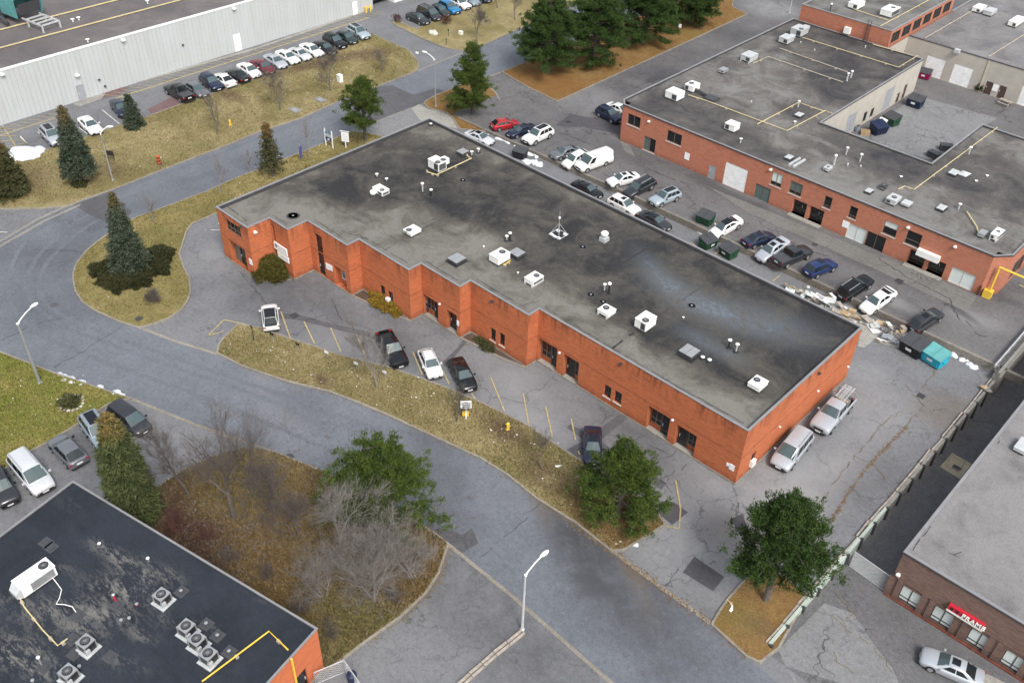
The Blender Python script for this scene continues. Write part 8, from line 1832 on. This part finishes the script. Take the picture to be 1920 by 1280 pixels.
for q, k, a, b in deb:
    for rep in range(2 if q[0] % 2 else 3):
        x, y = G(q[0]+rr.uniform(-6, 6), q[1]+rr.uniform(-4, 4), 0.0); y = min(y, YR-.7); y = max(y, 76.4 if x < -23 else 70); z = rr.uniform(0, .35)*rep; g = MB(); mt = rr.choice(mats_[k]); s = rr.uniform(.45, .85)
        if k == 'frame':
            for s1 in (-1, 1): g.box(-a/2, a/2, s1*b/2-.05, s1*b/2+.05, 0, .1); g.box(s1*a/2-.05, s1*a/2+.05, -b/2, b/2, 0, .1)
            for kk in range(3): g.box(-a/2, a/2, -b/2+b*(kk+1)/4-.02, -b/2+b*(kk+1)/4+.02, .02, .06)
        elif k == 'sack':
            bm = bmesh.new(); bmesh.ops.create_icosphere(bm, subdivisions=2, radius=1)
            for v in bm.verts: v.co = Vector((v.co.x*a/2, v.co.y*b/2, max(-.1, v.co.z)*.35))*(1+.18*math.sin(v.co.x*6+rep)*math.cos(v.co.y*5))
            g.v = [tuple(v.co) for v in bm.verts]; g.f = [tuple(v.index for v in f.verts) for f in bm.faces]; g.m = [g.mi(None)]*len(g.f); bm.free()
        else: g.box(-a/2, a/2, -b/2, b/2, 0, .06 if k != 'carton' else .55)
        o = g.build(on_[k], mt); o.location = (x, y, z+.03); o.rotation_euler = (rr.uniform(-.25, .25) if k != 'sack' else 0, rr.uniform(-.2, .2), rr.uniform(-.9, .5)); o.scale = (s, s, s)
        zone = ['at the upper left end of the lane rubbish pile', 'in the rubbish below the black railed suv', 'in the rubbish beside the rear parapet corner', 'in the rubbish below the white spoiler sedan', 'on the sandy spill behind the corner', 'beside the big black dumpster'][sum(q[0] > v for v in (1535, 1575, 1605, 1635, 1658))]
        tag(o, names_[k]+' '+zone, 'debris', 'building rubbish dumped along the lane')
for i, (q, l) in enumerate((((1845, 725), 'orange cloth scrap hanging at the bend of the right wall'), ((1852, 731), 'pink cloth scrap at the bend of the right wall'))):
    x, y = G(*q, .4); g = MB(); g.add([(-.4, -.1, .2), (.1, -.3, .3), (.5, .1, .22), (.1, .3, .35), (-.3, .25, .2)], [(0, 1, 3, 4), (1, 2, 3)]); o = g.build('cloth_scrap', 'cardboard' if i == 0 else 'pale_bark'); o.location = (x, y, 0.12); tag(o, l, 'cloth scrap')
# sandy spill behind the corner
area('sand_spill', [(1608, 650), (1612, 628), (1626, 606), (1640, 604), (1646, 614), (1636, 640), (1620, 652)], 'concrete_ground', .022)
area('sand_spill', [(1500, 540), (1560, 560), (1640, 600), (1700, 640), (1690, 655), (1640, 640), (1600, 610), (1520, 570)], 'concrete_ground', .018)

# ---- the person in the recessed doorway: one skinned body, clothes and hair as children
x, z_ = on_y(801, 588, 53.75); px0, py0 = x+.15, 53.55
P = thing('person', (px0, py0, .03), R(-75), 'person in dark clothes and blue scarf standing in a recessed brick doorway', 'person')
J = {'pelvis': (0, 0, .94), 'spine': (0.01, 0, 1.15), 'chest': (.02, 0, 1.36), 'neck': (.02, 0, 1.50), 'head': (.05, 0, 1.60), 'top': (.05, 0, 1.72), 'lhip': (0, .10, .90), 'lknee': (.05, .12, .50), 'lank': (-.02, .13, .09), 'ltoe': (.17, .14, .04), 'rhip': (0, -.10, .90), 'rknee': (.10, -.12, .51), 'rank': (.08, -.14, .09), 'rtoe': (.27, -.15, .04),
     'lsh': (.01, .19, 1.42), 'lel': (.02, .26, 1.13), 'lwr': (.22, .18, 1.02), 'lhand': (.30, .14, 1.03), 'rsh': (.01, -.19, 1.42), 'rel': (.0, -.27, 1.14), 'rwr': (.16, -.22, .93), 'rhand': (.23, -.20, .88)}
Ed = [('pelvis', 'spine'), ('spine', 'chest'), ('chest', 'neck'), ('neck', 'head'), ('head', 'top'), ('pelvis', 'lhip'), ('lhip', 'lknee'), ('lknee', 'lank'), ('lank', 'ltoe'), ('pelvis', 'rhip'), ('rhip', 'rknee'), ('rknee', 'rank'), ('rank', 'rtoe'), ('chest', 'lsh'), ('lsh', 'lel'), ('lel', 'lwr'), ('lwr', 'lhand'), ('chest', 'rsh'), ('rsh', 'rel'), ('rel', 'rwr'), ('rwr', 'rhand')]
rad = {'pelvis': .15, 'spine': .135, 'chest': .155, 'neck': .06, 'head': .10, 'top': .07, 'hip': .10, 'knee': .062, 'ank': .042, 'toe': .035, 'sh': .07, 'el': .048, 'wr': .03, 'hand': .022}
def skin_obj(name, J, Ed, rad, mat, parent, root, sub=2):
    me = bpy.data.meshes.new(name); ks = list(J); me.from_pydata([J[k] for k in ks], [(ks.index(a), ks.index(b)) for a, b in Ed], []); o = bpy.data.objects.new(name, me); COL.objects.link(o); o.parent = parent
    m = o.modifiers.new('skin', 'SKIN'); me.skin_vertices or None
    if not me.skin_vertices:
        bm = bmesh.new(); bm.from_mesh(me); bm.verts.layers.skin.verify(); bm.to_mesh(me); bm.free()
    for i, k in enumerate(ks):
        r = rad.get(k) or rad.get(k[1:]) or .03; me.skin_vertices[0].data[i].radius = (r, r); me.skin_vertices[0].data[i].use_root = (k == root)
    s = o.modifiers.new('sub', 'SUBSURF'); s.levels = s.render_levels = sub; me.materials.append(M_(mat)); return o
body = skin_obj('body', J, Ed, rad, 'skin', P, 'pelvis')
for side_, wr_, hd in (('l', (.22, .18, 1.02), (.30, .14, 1.03)), ('r', (.16, -.22, .93), (.23, -.20, .88))):
    w0, h0 = Vector(wr_), Vector(hd); d = (h0-w0).normalized(); n = Vector((0, 0, 1)).cross(d).normalized(); J2 = {'palm': tuple(h0)}; E2 = []
    for f in range(5):
        off = n*((f-2)*.018); ln = (.055, .07, .075, .07, .055)[f]; dd = d if f else (d+n*-.9).normalized()
        a, b, c = h0+off, h0+off+dd*ln*.55+Vector((0, 0, -.006)), h0+off+dd*ln+Vector((0, 0, -.022)); J2['a%d' % f] = tuple(a); J2['b%d' % f] = tuple(b); J2['c%d' % f] = tuple(c); E2 += [('palm', 'a%d' % f), ('a%d' % f, 'b%d' % f), ('b%d' % f, 'c%d' % f)]
    skin_obj('hand', J2, E2, {k: .009 for k in J2} | {'palm': .02}, 'skin', P, 'palm', 1)
cl = {k: v for k, v in J.items() if k in ('pelvis', 'spine', 'chest', 'lsh', 'lel', 'lwr', 'rsh', 'rel', 'rwr', 'lhip', 'rhip')}
skin_obj('coat', cl, [e for e in Ed if e[0] in cl and e[1] in cl], {'pelvis': .18, 'spine': .165, 'chest': .185, 'sh': .095, 'el': .07, 'wr': .05, 'hip': .13}, 'dark_cloth', P, 'pelvis')
cl = {k: v for k, v in J.items() if k in ('pelvis', 'lhip', 'lknee', 'lank', 'rhip', 'rknee', 'rank')}
skin_obj('trousers', cl, [e for e in Ed if e[0] in cl and e[1] in cl], {'pelvis': .16, 'hip': .115, 'knee': .085, 'ank': .062}, 'dark_cloth', P, 'pelvis')
for s in ('l', 'r'): skin_obj('shoe', {k: J[k] for k in (s+'ank', s+'toe')}, [(s+'ank', s+'toe')], {'ank': .055, 'toe': .045}, 'black_rubber', P, s+'ank')
bm = bmesh.new(); bmesh.ops.create_icosphere(bm, subdivisions=3, radius=.125); me = bpy.data.meshes.new('hair')
for v in list(bm.verts):
    if v.co.x > .045 and v.co.z < .05: bm.verts.remove(v)
bm.to_mesh(me); bm.free(); me.materials.append(M_('black_paint')); o = bpy.data.objects.new('hair', me); COL.objects.link(o); o.parent = P; o.location = (.035, 0, 1.665)
g = MB(); g.tube([(.10, 0, 1.50), (.02, .09, 1.5), (-.07, 0, 1.5), (.02, -.09, 1.5), (.10, 0, 1.5)], .04, 6); g.tube([(.11, .03, 1.5), (.17, .03, 1.3)], .04, 6); g.build('scarf', 'blue_cloth', P, local=True)
for s in (-1, 1): g = MB(); g.box(.140, .152, s*.035-.012, s*.035+.012, 1.635, 1.65); g.build('eye', 'black_paint', P, local=True); g = MB(); g.box(.03, .07, s*.105-.012, s*.105+.012, 1.60, 1.66); g.build('ear', 'skin', P, local=True)
g = MB(); g.add([(.135, -.018, 1.60), (.135, .018, 1.60), (.172, 0, 1.605), (.142, 0, 1.65)], [(0, 1, 2), (1, 3, 2), (3, 0, 2)]); g.build('nose', 'skin', P, local=True); g = MB(); g.box(.138, .146, -.025, .025, 1.572, 1.58); g.build('mouth', 'red_paint', P, local=True)
print('CARLOG', CARLOG)
print('OBJECTS', len(bpy.data.objects), 'TRIS', sum(len(o.data.loops)-2*len(o.data.polygons) for o in bpy.data.objects if o.type == 'MESH'))
